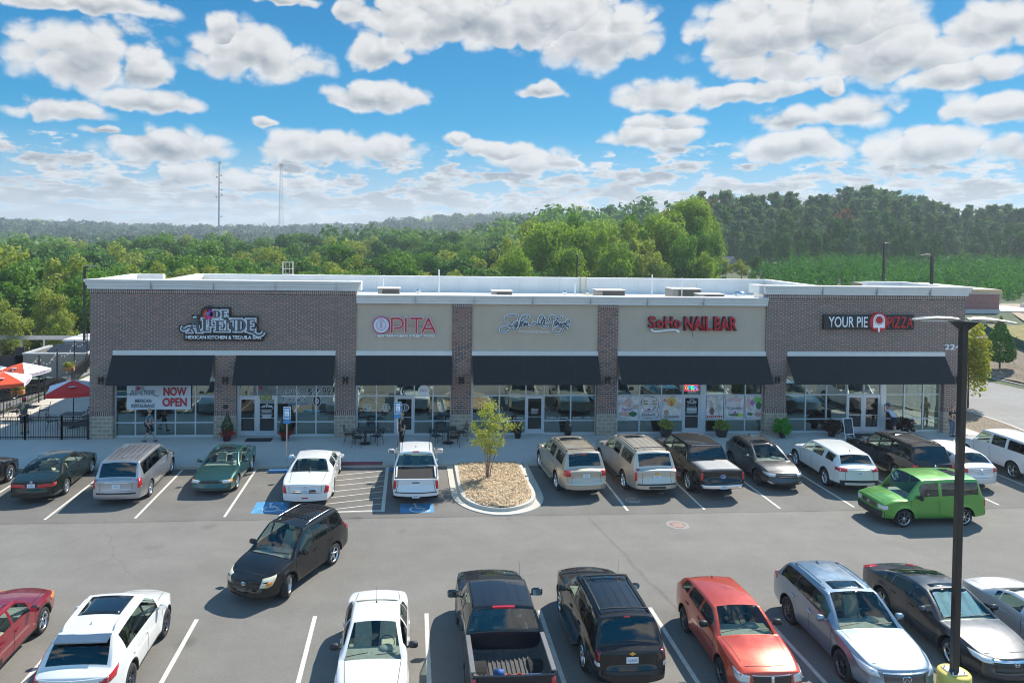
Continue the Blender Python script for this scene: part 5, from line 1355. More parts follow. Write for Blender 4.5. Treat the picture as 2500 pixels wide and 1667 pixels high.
ZT = 7.62; ZM = 7.0; ZL = 4.31
def pier(x0, x1, top, mtop, y0=0.):
    b = MB(); b.box(x0, y0, 1.46, x1, .40, top); b.cur = 1; b.box(x0 - .015, y0 - .02, 1.24, x1 + .015, .40, 1.46); b.cur = 2; b.box(x0 - .03, y0 - .05, .0, x1 + .03, .40, 1.24)
    bp_(b, 'pier', [mtop, M_BRS, M_CMU])


pier(-15.96, -14.85, ZL, M_BRD); pier(-9.86, -8.80, ZL, M_BRR); pier(-3.82, -2.79, ZL, M_BRD)
pier(2.16, 3.18, ZM - .22, M_BRR); pier(9.86, 10.91, ZM - .22, M_BRR); pier(19.03, 20.22, ZL, M_BRD); pier(29.20, 30.31, ZL, M_BRD)
for x0, x1 in ((2.16, 3.18), (9.86, 10.91)):
    b = MB(); b.box(x0, -.012, ZM - .22, x1, .4, ZM); bp_(b, 'soldier_course', M_BRS)
for x0, x1, ja, jb in ((-15.96, -2.79, -14.85, -3.82), (19.03, 30.31, 20.22, 29.20)):
    b = MB(); b.box(x0, 0, ZL, ja, .4, ZT - .22); b.box(ja, .012, ZL + .23, jb, .4, ZT - .22); b.box(jb, 0, ZL, x1, .4, ZT - .22)
    b.cur = 1; b.box(x0 - .006, -.014, ZT - .22, x1 + .006, .4, ZT)
    b.cur = 2
    for xx in (ja, jb, (ja + jb) / 2): b.box(xx - .012, -.003, ZL + .25, xx + .012, .012, ZT - .22)
    bp_(b, 'brick_wall', [M_BRD, M_BRS, mat('joint', (.20, .16, .145), .9)])
for x0, x1 in ((-2.79, 2.16), (3.18, 9.86), (10.91, 19.03)):
    b = MB(); b.box(x0, .10, ZL + .23, x1, .4, ZM); bp_(b, 'stucco_panel', M_STUC)
for x0, x1 in ((-14.85, -3.82), (-2.79, 2.16), (3.18, 9.86), (10.91, 19.03), (20.22, 29.20)):
    b = MB(); b.box(x0 + .005, -.03, ZL, x1 - .005, .4, ZL + .23); bp_(b, 'lintel', M_CORN)
def cornice(x0, x1, zb, zt, e0=.25, e1=.25, ret=(None, None)):
    h = zt - zb; b = MB()
    prof = [(0., zb), (-.10, zb), (-.10, zb + h * .38), (-.16, zb + h * .40), (-.16, zb + h * .62), (-.20, zb + h * .66), (-.25, zb + h * .96), (-.25, zt - .012), (-.24, zt), (.42, zt), (.42, zb)]
    n = len(prof); vs = []
    for x, e in ((x0, -1), (x1, 1)):
        ee = e0 if e < 0 else e1
        for y, z in prof: vs.append((x + e * (max(0, -y) / .25) * ee, y, z))
    b.add(vs, [(i, (i + 1) % n, n + (i + 1) % n, n + i) for i in range(n)] + [tuple(range(n)), tuple(range(2 * n - 1, n - 1, -1))])
    for xx in np.arange(x0 + 3, x1 - 1, 3.05): b.cur = 1; b.box(xx - .006, -.253, zb + .02, xx + .006, -.05, zt - .01)
    bp_(b, 'cornice', [M_CORN, mat('cornice_joint', (.40, .39, .37), .9)])
cornice(-15.96, -2.79, ZT, 8.10); cornice(19.03, 30.31, ZT, 8.10); cornice(-2.785, 19.025, ZM, 7.44, 0, 0)
# side and rear walls, roof, parapets
b = MB(); b.box(-15.95, .4, 0, -15.6, 18.3, 7.2); bp_(b, 'side_wall', M_BRD)
b = MB(); b.box(-15.6, 17.95, 0, 28.2, 18.3, 7.2); bp_(b, 'rear_wall', M_BRD)
b = MB(); b.box(29.95, .4, 3.2, 30.30, 5.2, 7.62); b.box(29.95, .4, 0, 30.30, .95, 3.2); b.box(29.95, 4.5, 0, 30.3, 5.2, 3.2); b.box(27.85, 5.2, 0, 28.2, 17.95, 7.2); b.box(28.2, 4.9, 0, 29.95, 5.2, 7.62); bp_(b, 'side_wall', M_BRD)
b = MB(); b.box(-15.6, .42, 6.0, 29.95, 5.0, 6.25); b.box(-15.6, 5.0, 6.0, 27.85, 17.95, 6.25); bp_(b, 'roof', M_MEMB)
b = MB()
b.box(-15.97, 5.3, 7.2, -15.3, 18.32, 7.43); b.box(-15.6, 5.3, 6.25, -15.35, 17.95, 7.2); b.box(-15.3, 17.75, 7.2, 27.6, 18.32, 7.43); b.box(-15.35, 17.8, 6.25, 27.8, 17.95, 7.2)
b.box(27.6, 5.25, 7.2, 28.22, 18.32, 7.43); b.box(27.7, 5.25, 6.25, 27.85, 17.8, 7.2); bp_(b, 'parapet', M_MEMB)
b = MB(); b.box(-15.98, .42, 7.6, -15.5, 5.5, 8.08); b.box(-15.96, .42, 6.25, -15.6, 5.4, 7.6); b.box(-15.5, 5.1, 7.5, -14.1, 5.5, 8.08); b.box(-15.6, 5.15, 6.25, -14.15, 5.45, 7.5); bp_(b, 'tower_parapet', M_MEMB); b = MB()
b.box(29.9, .42, 7.6, 30.34, 5.22, 8.08); b.box(29.75, .42, 6.25, 29.95, 5.2, 7.6); b.box(27.7, 4.75, 7.6, 29.9, 5.22, 8.08); b.box(27.75, 4.8, 6.25, 29.75, 4.9, 7.6)
bp_(b, 'tower_parapet', M_MEMB); b = MB(); b.box(-3.1, .42, 6.25, -2.8, 1.4, 7.6); b.box(-3.16, .42, 7.6, -2.6, 1.5, 8.06); bp_(b, 'tower_parapet', M_MEMB); b = MB(); b.box(19.05, .42, 6.25, 19.3, 1.6, 7.6); b.box(18.8, .42, 7.6, 19.4, 1.7, 8.06)
bp_(b, 'tower_parapet', M_MEMB)
b = MB()
for x in np.arange(-15, 27.5, 1.55): b.box(x - .006, 17.792, 6.3, x + .006, 17.80, 7.2)
bp_(b, 'parapet_seam', mat('membrane_seam', (.50, .49, .47), .9))
b = MB(); b.box(-15.55, 9.0, .1, 27.8, 9.1, 3.3); b.cur = 1; b.box(-15.55, .42, 3.25, 29.9, 9.0, 3.35); b.cur = 0
for x in (-3.3, 2.67, 10.4, 19.6): b.box(x - .06, .42, .1, x + .06, 9.0, 3.25)
b.box(27.8, 5.2, .1, 29.9, 5.3, 3.25); bp_(b, 'interior', [M_WALLIN, M_CEIL])

# storefronts
GLY = .30
def shopfront(x0, x1, mull, door=None, post=None, transom=True):
    H_ = 3.2; b = MB(); rails = [.80, 2.13]
    for i in range(len(mull) - 1):
        a, c = mull[i], mull[i + 1]; isd = door and a >= door[0] - .01 and c <= door[1] + .01
        if post and abs(a - post[0]) < .02: continue
        w = MB(); w.box(a, GLY - .05, .10, a + .03, GLY + .05, H_); w.box(c - .03, GLY - .05, .10, c, GLY + .05, H_); w.box(a + .03, GLY - .05, H_ - .06, c - .03, GLY + .05, H_)
        zs = [.10, .80, 2.13, H_ - .03] if not isd else [2.13, H_ - .03]
        for z in zs[:-1]: w.box(a + .03, GLY - .048, z, c - .03, GLY + .048, z + (.055 if z > .2 else .09))
        o = w.build('door_transom' if isd else 'window', M_FRAME); o.parent = bld; o.matrix_parent_inverse = Matrix.Translation((-7.2, 0, 0))
        g = MB()
        for z0, z1 in zip(zs, zs[1:]): g.add([(a + .03, GLY, z0 + .05), (c - .03, GLY, z0 + .05), (c - .03, GLY, z1 + .01), (a + .03, GLY, z1 + .01)], [(0, 1, 2, 3)])
        go = g.build('pane', M_SGLASS, o)
        if isd:
            dz = 2.12; d = MB(); y = GLY - .01
            d.box(a + .035, y - .03, .12, a + .13, y + .03, dz); d.box(c - .13, y - .03, .12, c - .035, y + .03, dz); d.box(a + .13, y - .029, .12, c - .13, y + .029, .38); d.box(a + .13, y - .029, dz - .12, c - .13, y + .029, dz)
            do = d.build('door', M_FRAME); do.parent = bld; do.matrix_parent_inverse = Matrix.Translation((-7.2, 0, 0))
            g = MB(); g.add([(a + .13, y, .38), (c - .13, y, .38), (c - .13, y, dz - .12), (a + .13, y, dz - .12)], [(0, 1, 2, 3)]); g.build('door_glass', glassmat('door_glass', (.12, .13, .13), .07, .8, rough=.006), do)
            left = door[2] == 'R' or (door[2] == 'D' and i % 2 == door[3]); hx = c - .16 if not left else a + .16
            hb = MB(); hb.path([(hx, y - .03, .98), (hx, y - .10, 1.0), (hx, y - .10, 1.25), (hx, y - .03, 1.27)], .016, 6); hb.build('handle', M_CHROME, do)
            hb = MB(); hb.box(a + .13, y - .034, 1.02, c - .13, y - .028, 1.05); hb.build('push_bar', M_FRAME, do)
    if post: w = MB(); w.box(post[0], GLY - .07, .10, post[1], GLY + .05, H_); bp_(w, 'frame_post', M_FRAME)
    w = MB(); w.box(x0, GLY - .02, H_, x1, GLY + .08, ZL + .02); bp_(w, 'soffit_panel', M_STUCL)
    for xx, e in ((x0, mull[0]), (x1, mull[-1])):
        if abs(xx - e) > .01: w = MB(); w.box(min(xx, e), GLY - .04, .1, max(xx, e), GLY + .05, H_); bp_(w, 'window_jamb', M_FRAME)


shopfront(-14.85, -9.86, [-14.80, -13.83, -12.85, -11.86, -10.87, -9.90])
shopfront(-8.80, -3.82, [-8.72, -7.79, -6.80, -5.80, -4.81, -3.84], ( -8.72, -6.80, 'D', 1))
shopfront(-2.79, 2.16, [-2.70, -1.72, -.76, .23, 1.21, 2.14], (-.76, .23, 'R'))
shopfront(3.18, 9.86, [3.28, 4.70, 6.10, 7.07, 8.51, 9.84], (6.10, 7.07, 'R'))
shopfront(10.91, 19.03, [11.02, 12.23, 13.43, 14.61, 15.59, 15.85, 16.92, 18.06, 19.02], (14.61, 15.59, 'R'), (15.59, 15.85))
shopfront(20.22, 29.20, [20.30, 21.46, 22.64, 23.82, 24.77, 25.73, 26.02, 27.10, 28.20, 29.18], (23.82, 25.73, 'D', 0), (25.73, 26.02))
# side window of the corner shop
w = MB()
for yy in (.95, 2.13, 3.31, 4.47): w.box(30.08, yy, .1, 30.18, yy + .05, 3.2)
for zz in (.1, .8, 2.13, 3.15): w.box(30.085, 1.0, zz, 30.175, 4.47, zz + .055)
bp_(w, 'window', M_FRAME); g = MB(); g.add([(30.13, 1.0, .1), (30.13, 4.5, .1), (30.13, 4.5, 3.2), (30.13, 1.0, 3.2)], [(0, 1, 2, 3)]); bp_(g, 'pane', M_SGLASS)

# awnings: sloping black fabric on a light frame
for x0, x1 in ((-14.86, -9.88), (-8.79, -3.84), (-2.75, 2.13), (3.22, 9.85), (10.92, 19.06), (20.20, 29.18)):
    b = MB(); N_ = 14
    for k in range(N_):
        a = lerp(x0, x1, k / N_); c = lerp(x0, x1, (k + 1) / N_); s0 = .006 * sin(k * 1.7)
        sg_ = lambda q: .022 * abs(sin(pi * q * max(3, int((x1 - x0) / 1.3)) / N_))
        b.add([(a, -.04, ZL - .01), (c, -.04, ZL - .01), (c, -.47 + sg_(k + 1), 3.65 - sg_(k + 1)), (a, -.47 + sg_(k), 3.65 - sg_(k)), (c, -.90, 2.985), (a, -.90, 2.985)], [(0, 3, 2, 1), (3, 5, 4, 2)])
    b.add([(x0, -.90, 2.985), (x1, -.90, 2.985), (x1, -.905, 2.955), (x0, -.905, 2.955)], [(0, 1, 2, 3)])
    o = bp_(b, 'awning', M_AWN)
    b = MB(); b.tube((x0, -.88, 2.96), (x1, -.88, 2.96), .02, n=6)
    for xx in (x0 + .02, (x0 + x1) / 2, x1 - .02): b.tube((xx, -.88, 2.96), (xx, -.01, ZL - .04), .015, n=6); b.tube((xx, -.88, 2.96), (xx, GLY - .03, 3.22), .015, n=6)
    b.build('awning_frame', M_DARK, o)
    n_ = max(3, int((x1 - x0) / 1.3))
    for k in range(1, n_): b = MB(); xx = lerp(x0, x1, k / n_); b.add([(xx - .012, -.046, ZL - .012), (xx + .012, -.046, ZL - .012), (xx + .012, -.906, 2.985), (xx - .012, -.906, 2.985)], [(0, 3, 2, 1)]); b.build('awning_seam', mat('awning_thread', (.030, .034, .040), .9), o)
for x in (-15.39, -9.31, -3.3, 2.66, 10.38, 19.66, 29.75):
    b = MB(); b.bbox(x - .05, -.05, 2.98, x + .05, 0, 3.12, .01); b.tube((x - .09, -.11, 2.86), (x - .09, -.11, 3.24), .045, n=10); b.tube((x + .09, -.11, 2.86), (x + .09, -.11, 3.24), .045, n=10); b.box(x - .1, -.10, 3.03, x + .1, -.05, 3.07)
    bp_(b, 'wall_light', M_DARK)
b = MB(); b.bbox(-9.42, -.10, 1.62, -9.18, 0, 1.78, .02); bp_(b, 'hose_box', M_DARK)

# interiors hinted behind the glass
for (x, y, w_, h_, c) in ((-13.6, 3, 1.2, .75, 0), (-11.6, 4, 1.4, .75, 0), (-10.3, 2.2, .8, 1.1, 1), (-6, 4, 2.6, 1.1, 1), (-4.4, 2.3, .8, .75, 0), (-1.5, 3, 2.2, 1.0, 1), (1.3, 2, .8, .75, 0), (4.2, 2.4, .8, 1.0, 2), (5, 4.2, .8, 1.0, 2), (8, 2.4, 1.6, .8, 2), (9, 4.2, .8, 1.0, 2), (12, 2.6, .8, 1., 2), (13.4, 3, .8, 1., 2), (17, 3, .8, 1., 2), (18.2, 3, .8, 1, 2), (21.5, 4, 2.5, 1.1, 1), (24.5, 5, 3, 1.1, 1), (27.5, 2.2, .9, .75, 0), (28.8, 3.4, .9, .75, 0)):
    b = MB()
    if c == 1: b.bbox(x - w_ / 2, y, .1, x + w_ / 2, y + .6, h_, .03)
    elif c == 0:
        b.tube((x, y, .1), (x, y, .72), .04); b.tube((x, y, .1), (x, y, .13), .25, n=12); b.bbox(x - w_ / 2, y - .35, .72, x + w_ / 2, y + .35, .76, .01)
        for s_ in (-1, 1): b.bbox(x + s_ * (w_ / 2 + .3) - .2, y - .2, .5, x + s_ * (w_ / 2 + .3) + .2, y + .2, .55, .02); b.bbox(x + s_ * (w_ / 2 + .48) - .02, y - .2, .5, x + s_ * (w_ / 2 + .48) + .02, y + .2, 1.0, .01); [b.tube((x + s_ * (w_ / 2 + .3 + q), y + r_, .1), (x + s_ * (w_ / 2 + .3 + q), y + r_, .5), .015, n=5) for q in (-.18, .18) for r_ in (-.18, .18)]
    else:
        b.tube((x, y, .1), (x, y, .5), .06); b.tube((x, y, .1), (x, y, .14), .28, n=12); b.bbox(x - .3, y - .28, .5, x + .3, y + .28, .62, .05); b.bbox(x - .3, y + .22, .55, x + .3, y + .32, 1.1, .05); b.bbox(x - .34, y - .25, .7, x - .27, y + .2, .76, .02); b.bbox(x + .27, y - .25, .7, x + .34, y + .2, .76, .02)
    o = b.build(('dining_table', 'counter', 'salon_chair')[c], (mat('wood_mid', (.22, .13, .07), .5), mat('counter_grey', (.20, .20, .19), .5), mat('chair_dark', (.03, .03, .03), .5))[c])
    nm = ('dining table with two chairs', 'long service counter', 'dark padded salon chair')[c]
    tag(o, f'{nm} seen behind the shop glass', ('table', 'counter', 'chair')[c], 'furniture behind the shop glass')
for x, y, z in ((4.95, 2.2, 3.02), (4.9, 1.6, 2.72), (5.15, 1.4, 2.62), (5.6, 1.6, 2.60)):
    b = MB(); b.smooth = True; b.blob((x, y, z), (.05, .05, .06)); b.cur = 1; b.tube((x, y, z + .06), (x, y, 3.25), .006, n=4)
    tag(b.build('pendant_bulb', [mat('bulb_glow', (1, .6, .25), emit=(1, .42, .10), estr=14), M_DARK]), 'glowing orange bulb hanging inside the hair salon window', 'lamp', 'bulbs inside the salon')

# ------------------------------------------------------------------ roof furniture
def hvac(x0, x1, y, z, lab, dp=1.1, m=None):
    r = empty('hvac_unit', ((x0 + x1) / 2, y, 6.25), 0, lab, 'hvac unit'); w = (x1 - x0) / 2; h = z - 6.25; b = MB(); b.bbox(-w, 0, .15, w, dp, h, .02); b.build('housing', M_HV, r)
    b = MB(); b.box(-w - .04, -.04, h, w + .04, dp + .04, h + .035); b.build('lid', M_CORN, r)
    b = MB()
    for k in range(9): zz = lerp(.3, h - .08, k / 8); b.box(-w * .6, -.012, zz - .035, w * .92, -.002, zz + .035)
    b.build('coil_grille', mat('coil', (.10, .09, .075), .7), r)
    b = MB(); b.box(-w + .1, .1, 0, w - .1, dp - .1, .15); b.build('roof_curb', M_MEMB, r)
M_HV = mat('hvac_beige', (.30, .27, .23), .5, metal=.2, var=.1)
hvac(-2.11, -.72, 9, 7.10, 'beige rooftop hvac unit above the mediterranean food sign'); hvac(5.02, 6.23, 7, 7.13, 'low grey rooftop hvac unit above the script salon sign')
hvac(12.06, 13.94, 9, 7.10, 'beige rooftop hvac unit above the red nail bar letters'); hvac(17.46, 19.45, 10, 7.15, 'tall beige rooftop hvac unit beside the right tower', 1.5); hvac(18.52, 20.19, 8, 6.97, 'low white rooftop unit in front of the tall hvac box', .9)
r = empty('exhaust_fan', (21.2, 8, 6.25), 0, 'round mushroom exhaust fan on the roof at far right', 'exhaust fan'); b = MB(); b.smooth = True; b.lathe([(.22, 0), (.22, .55), (.36, .60), (.36, .85), (.25, .93), (0, .95)], n=16); b.build('housing', M_ALLOY, r)
M_PVC = mat('pvc_white', (.72, .72, .70), .5)
for x, y, z in ((1.8, 10, 8.3), (16.04, 10, 8.13), (18.09, 10, 7.92), (10.6, 9, 7.5), (-3.0 + 1.1, 12, 7.6)): b = MB(); b.tube((x, y, 6.25), (x, y, z), .045, n=8); b.tube((x, y, 6.25), (x, y, 6.4), .09, n=8); tag(b.build('vent_pipe', M_PVC), 'thin white vent pipe standing on the roof', 'pipe', 'white roof pipes')
for x, y in ((9.92, 9), (11.45, 9), (.45, 9)): b = MB(); b.tube((x, y, 6.25), (x, y, 6.95), .08, n=8); b.lathe([(.16, .0), (.18, .05), (.12, .14), (0, .16)], (x, y, 6.93), 12); tag(b.build('flue_cap', M_ALLOY), 'short metal flue with round cap on the roof', 'flue', 'metal flues')
for x in (12.97, 13.41): b = MB(); b.path([(x, 9.5, 6.30), (x, 17.70, 6.30), (x, 17.70, 7.47), (x, 18.4, 7.50), (x, 18.4, 5)], .03, 6); tag(b.build('gas_pipe', mat('yellow_pipe', (.62, .47, .12), .5)), 'yellow gas pipe climbing over the rear parapet', 'pipe', 'yellow gas pipes')
r = empty('roof_ladder', (-9.3, 18.3, 7.3), 0, 'cream safety cage of the ladder rising above the rear parapet', 'ladder'); b = MB()
for x in (-.38, .38): b.tube((x, 0, -5), (x, 0, 1.05), .025, n=6); b.tube((x, .5, -.2), (x, .5, 1.05), .02, n=6)
for x in (-.13, .13): b.tube((x, 0, .15), (x, 0, 1.05), .015, n=6)
for z in (.15, .55, 1.05): b.path([(-.38, 0, z), (-.38, .5, z), (.38, .5, z), (.38, 0, z)], .02, 6, closed=True)
b.build('cage', mat('ladder_cream', (.60, .54, .42), .5), r)
b = MB()
for k in range(14): b.tube((-.38, 0, -4.8 + k * .3), (.38, 0, -4.8 + k * .3), .015, n=5)
b.build('rungs', mat('ladder_cream', (.6, .54, .42), .5), r)

# ------------------------------------------------------------------ vegetation
NR = np.random.default_rng(11)


def leafmat(name, c1, c2, c3=None, trans=.35, scale=.5, rnd=.5, rough=.6):
    if name in MATS: return MATS[name]
    m = bpy.data.materials.new(name); m.use_nodes = True; t = NT(m.node_tree); t.n.remove(t.n['Principled BSDF'])
    g = t.new('ShaderNodeNewGeometry'); oi = t.new('ShaderNodeObjectInfo')
    f = t.m('ADD', t.m('MULTIPLY', t.mapr(t.noise(g.outputs['Position'], scale, 3, .6), .35, .65), 1 - rnd), t.m('MULTIPLY', oi.outputs['Random'], rnd))
    c = t.mix(f, (*c1, 1), (*c2, 1))
    isl = t.new('ShaderNodeTexWhiteNoise', noise_dimensions='1D'); t.put(isl, 'W', g.outputs['Random Per Island'])
    c = t.mix(t.m('MULTIPLY', isl.outputs[0], .35), c, (*(c3 or c2), 1))
    d = t.new('ShaderNodeBsdfDiffuse'); t.put(d, 'Color', c); tr = t.new('ShaderNodeBsdfTranslucent'); t.put(tr, 'Color', t.mix(1., c, (1.0, 1.05, .45, 1), 'MULTIPLY'))
    gl = t.new('ShaderNodeBsdfGlossy', ins={'Roughness': .6, 'Color': (.8, .85, .8, 1)})
    mx = t.new('ShaderNodeMixShader'); t.put(mx, 0, trans); t.l.new(d.outputs[0], mx.inputs[1]); t.l.new(tr.outputs[0], mx.inputs[2])
    m2 = t.new('ShaderNodeMixShader'); t.put(m2, 0, .02); t.l.new(mx.outputs[0], m2.inputs[1]); t.l.new(gl.outputs[0], m2.inputs[2])
    t.l.new(m2.outputs[0], t.n['Material Output'].inputs['Surface'])
    MATS[name] = m
    return m


def leaves(P, N, S, rng, flat=.9, asp=.6):
    """P (n,3) centres, N (n,3) rough normals, S (n,) sizes -> (n,4,3) quads"""
    n = len(P); d = N + rng.normal(0, flat, (n, 3)); d /= np.linalg.norm(d, axis=1, keepdims=True) + 1e-9
    r = rng.normal(0, 1, (n, 3)); u = np.cross(d, r); u /= np.linalg.norm(u, axis=1, keepdims=True) + 1e-9; v = np.cross(d, u)
    u = u * S[:, None] * .5; v = v * S[:, None] * .5 * asp
    return np.stack([P - u, P - v * 1.0, P + u, P + v * 1.0], 1)


def quad_mesh(name, Q, mats, mi=None):
    n = len(Q); me = bpy.data.meshes.new(name); me.vertices.add(n * 4); me.vertices.foreach_set('co', Q.reshape(-1).astype(np.float32))
    me.loops.add(n * 4); me.loops.foreach_set('vertex_index', np.arange(n * 4, dtype=np.int32)); me.polygons.add(n)
    me.polygons.foreach_set('loop_start', np.arange(0, n * 4, 4, dtype=np.int32)); me.polygons.foreach_set('loop_total', np.full(n, 4, dtype=np.int32))
    for m in (mats if isinstance(mats, (list, tuple)) else [mats]): me.materials.append(m)
    if mi is not None: me.polygons.foreach_set('material_index', np.asarray(mi, dtype=np.int32))
    me.update(); me.validate()
    return me


def sph(n, rng):
    v = rng.normal(0, 1, (n, 3)); return v / np.linalg.norm(v, axis=1, keepdims=True)


def crown_pts(kind, rng, n):
    """unit crown: height 1 (z 0..1), radius ~ .5 at widest; returns P, N"""
    Ps, Ns = [], []
    if kind in ('oak', 'tall', 'myrtle'):
        nl = {'oak': 26, 'tall': 46, 'myrtle': 20}[kind]
        for k in range(nl):
            zz = rng.uniform(.12, .97)
            prof = sin(pi * min(1, (zz * .90 + .08)) ** (.85 if kind == 'oak' else .95)) ** .45
            a = rng.uniform(0, 2 * pi); rr = (rng.uniform(.45, 1.) * (.40 if kind == 'oak' else .36)) * prof
            c = np.array([cos(a) * rr, sin(a) * rr, zz * .86 + .04]); r = rng.uniform(.09, .19) * (1.1 - .35 * zz)
            m = int(n / nl); d = sph(m, rng); rad = r * rng.uniform(.25, 1.12, m) ** .5
            Ps.append(c + d * rad[:, None] * np.array([1.1, 1.1, .85])); Ns.append(d + np.array([0, 0, .25]))
        m = n // 6; d = sph(m, rng); Ps.append(np.array([0, 0, .5]) + d * np.array([.28, .28, .38]) * rng.uniform(.2, 1, (m, 1))); Ns.append(d)
    elif kind == 'pine':
        nb = 90
        for k in range(nb):
            zz = 1 - rng.uniform(0, 1) ** 1.05 * .9; a = rng.uniform(0, 2 * pi); L = (.10 + .26 * min(1, (1.02 - zz) * 2.6)) * rng.uniform(.6, 1.25)
            m = max(6, int(n / nb)); t = rng.uniform(.15, 1, m) ** .7
            c = np.stack([cos(a) * L * t, sin(a) * L * t, zz + .05 * t * rng.uniform(.2, 1.2) - .03], 1) + rng.normal(0, 1, (m, 3)) * np.array([.028, .028, .014])
            Ps.append(c); Ns.append(np.tile([0, 0, 1.], (m, 1)))
    elif kind == 'cone':
        z = 1 - rng.uniform(0, 1, n) ** .55; a = rng.uniform(0, 2 * pi, n); r = .5 * np.minimum(1, (1 - z) * 1.5 + .03) * np.minimum(1, z * 6 + .55) * rng.uniform(.75, 1.08, n)
        d = np.stack([np.cos(a), np.sin(a), np.full(n, .5)], 1); Ps.append(np.stack([np.cos(a) * r, np.sin(a) * r, z], 1)); Ns.append(d)
    return np.concatenate(Ps), np.concatenate(Ns)


def crown(kind, seed, n, H, R, leaf, m, dens=1.):
    rng = np.random.default_rng(seed); P, N = crown_pts(kind, rng, n)
    P = P * np.array([2 * R, 2 * R, H]); S = rng.uniform(.6, 1.35, len(P)) * leaf
    return quad_mesh('crown', leaves(P, N, S, rng), m)


def trunk_mesh(H, r, seed, lim=9, m=None, multi=1):
    rn = random.Random(seed); b = MB()
    for s in range(multi):
        x = y = 0.; pts = [(0, 0, -.5)]; ax, ay = rn.uniform(-.05, .05), rn.uniform(-.05, .05)
        for k in range(1, 6): x += ax * H / 5 + rn.uniform(-.02, .02) * H * .2; y += ay * H / 5; pts.append((x, y, H * .9 * k / 5))
        b.path(pts, [r * (1 - .15 * k) for k in range(6)], 7)
        for k in range(lim):
            t = rn.uniform(.3, .9); z = H * .9 * t; i = min(4, int(t * 5)); p = Vector(pts[i]).lerp(Vector(pts[i + 1]), t * 5 - i); a = rn.uniform(0, 2 * pi); L = H * rn.uniform(.14, .28) * (1.1 - t * .6)
            q = p + Vector((cos(a) * L, sin(a) * L, L * rn.uniform(.4, .9))); b.path([p, p.lerp(q, .5) + Vector((0, 0, -.04 * L)), q], [r * .42, r * .28, r * .1], 5)
    return b.mesh('trunk', m)


M_BARK = mat('bark', (.10, .075, .055), .95, var=.3, vscale=6, bump=.5, bscale=18)
M_BARKP = mat('bark_pine', (.20, .15, .12), .95, var=.3, vscale=5)
LG = {'mid': leafmat('leaf_mid', (.060, .170, .026), (.140, .270, .040), (.26, .38, .07), trans=.42),
      'dark': leafmat('leaf_dark', (.050, .140, .038), (.090, .195, .052), (.16, .27, .08)),
      'gold': leafmat('leaf_yellowish', (.23, .30, .055), (.32, .36, .075), (.46, .47, .14), trans=.48),
      'grove': leafmat('leaf_grove', (.14, .27, .032), (.27, .38, .05), (.46, .52, .12), trans=.48),
      'pine': leafmat('needle', (.11, .20, .11), (.165, .26, .14), (.30, .38, .21), trans=.3),
      'young': leafmat('young_pine', (.020, .095, .028), (.095, .28, .045), (.17, .38, .06), trans=.3, scale=.16),
      'fall': leafmat('leaf_rust', (.22, .12, .06), (.26, .15, .07), (.32, .2, .1))}
PROTO = {}


def tree_proto(key, kind, seed, n, H, R, leaf, leafm, trunkH=.25, tr=.22, bark=None, lim=9):
    PROTO[key] = (crown(kind, seed, n, H * (1 - trunkH * .6), R, leaf, leafm), trunk_mesh(H * (trunkH + .35), tr, seed, lim, bark or M_BARK), H, trunkH)


for i in range(4): tree_proto(f'mid{i}', 'oak', 20 + i, 6500, 12, 4.3, .40, LG['mid'], .22)
for i in range(2): tree_proto(f'dark{i}', 'oak', 30 + i, 6500, 12, 4.4, .40, LG['dark'], .22)
for i in range(3): tree_proto(f'gold{i}', 'oak', 40 + i, 6500, 12, 4.0, .36, LG['gold'], .18)
for i in range(3): tree_proto(f'grove{i}', 'tall', 50 + i, 13000, 18, 6.2, .42, LG['grove'], .10, tr=.3, lim=14)
for i in range(4): tree_proto(f'pine{i}', 'pine', 60 + i, 9000, 22, 7.0, .85, LG['pine'], .0, tr=.3, bark=M_BARKP, lim=4)
for i in range(2): tree_proto(f'pgreen{i}', 'oak', 70 + i, 6000, 16, 5, .6, LG['dark'], .15)
tree_proto('fall0', 'oak', 80, 1500, 12, 3.6, .6, LG['fall'], .25)


def put_tree(key, x, y, z, h, label, group, s=1., wide=1., name='tree'):
    cm, tm, H, th = PROTO[key]; k = h / H
    r = empty(name, (x, y, z), RND.random() * 6.28, label, 'tree', group); r.scale = (k * wide, k * wide, k)
    c = bpy.data.objects.new('crown', cm); COL.objects.link(c); c.parent = r; c.location = (0, 0, H * th * .6)
    t = bpy.data.objects.new('trunk', tm); COL.objects.link(t); t.parent = r
    return r


def atpx(px, y): return (px - 1005) / 1800 * (y + 38.1) * 1.006 + .0 * y     # world x of an image column at depth y (used once, to lay out rows)


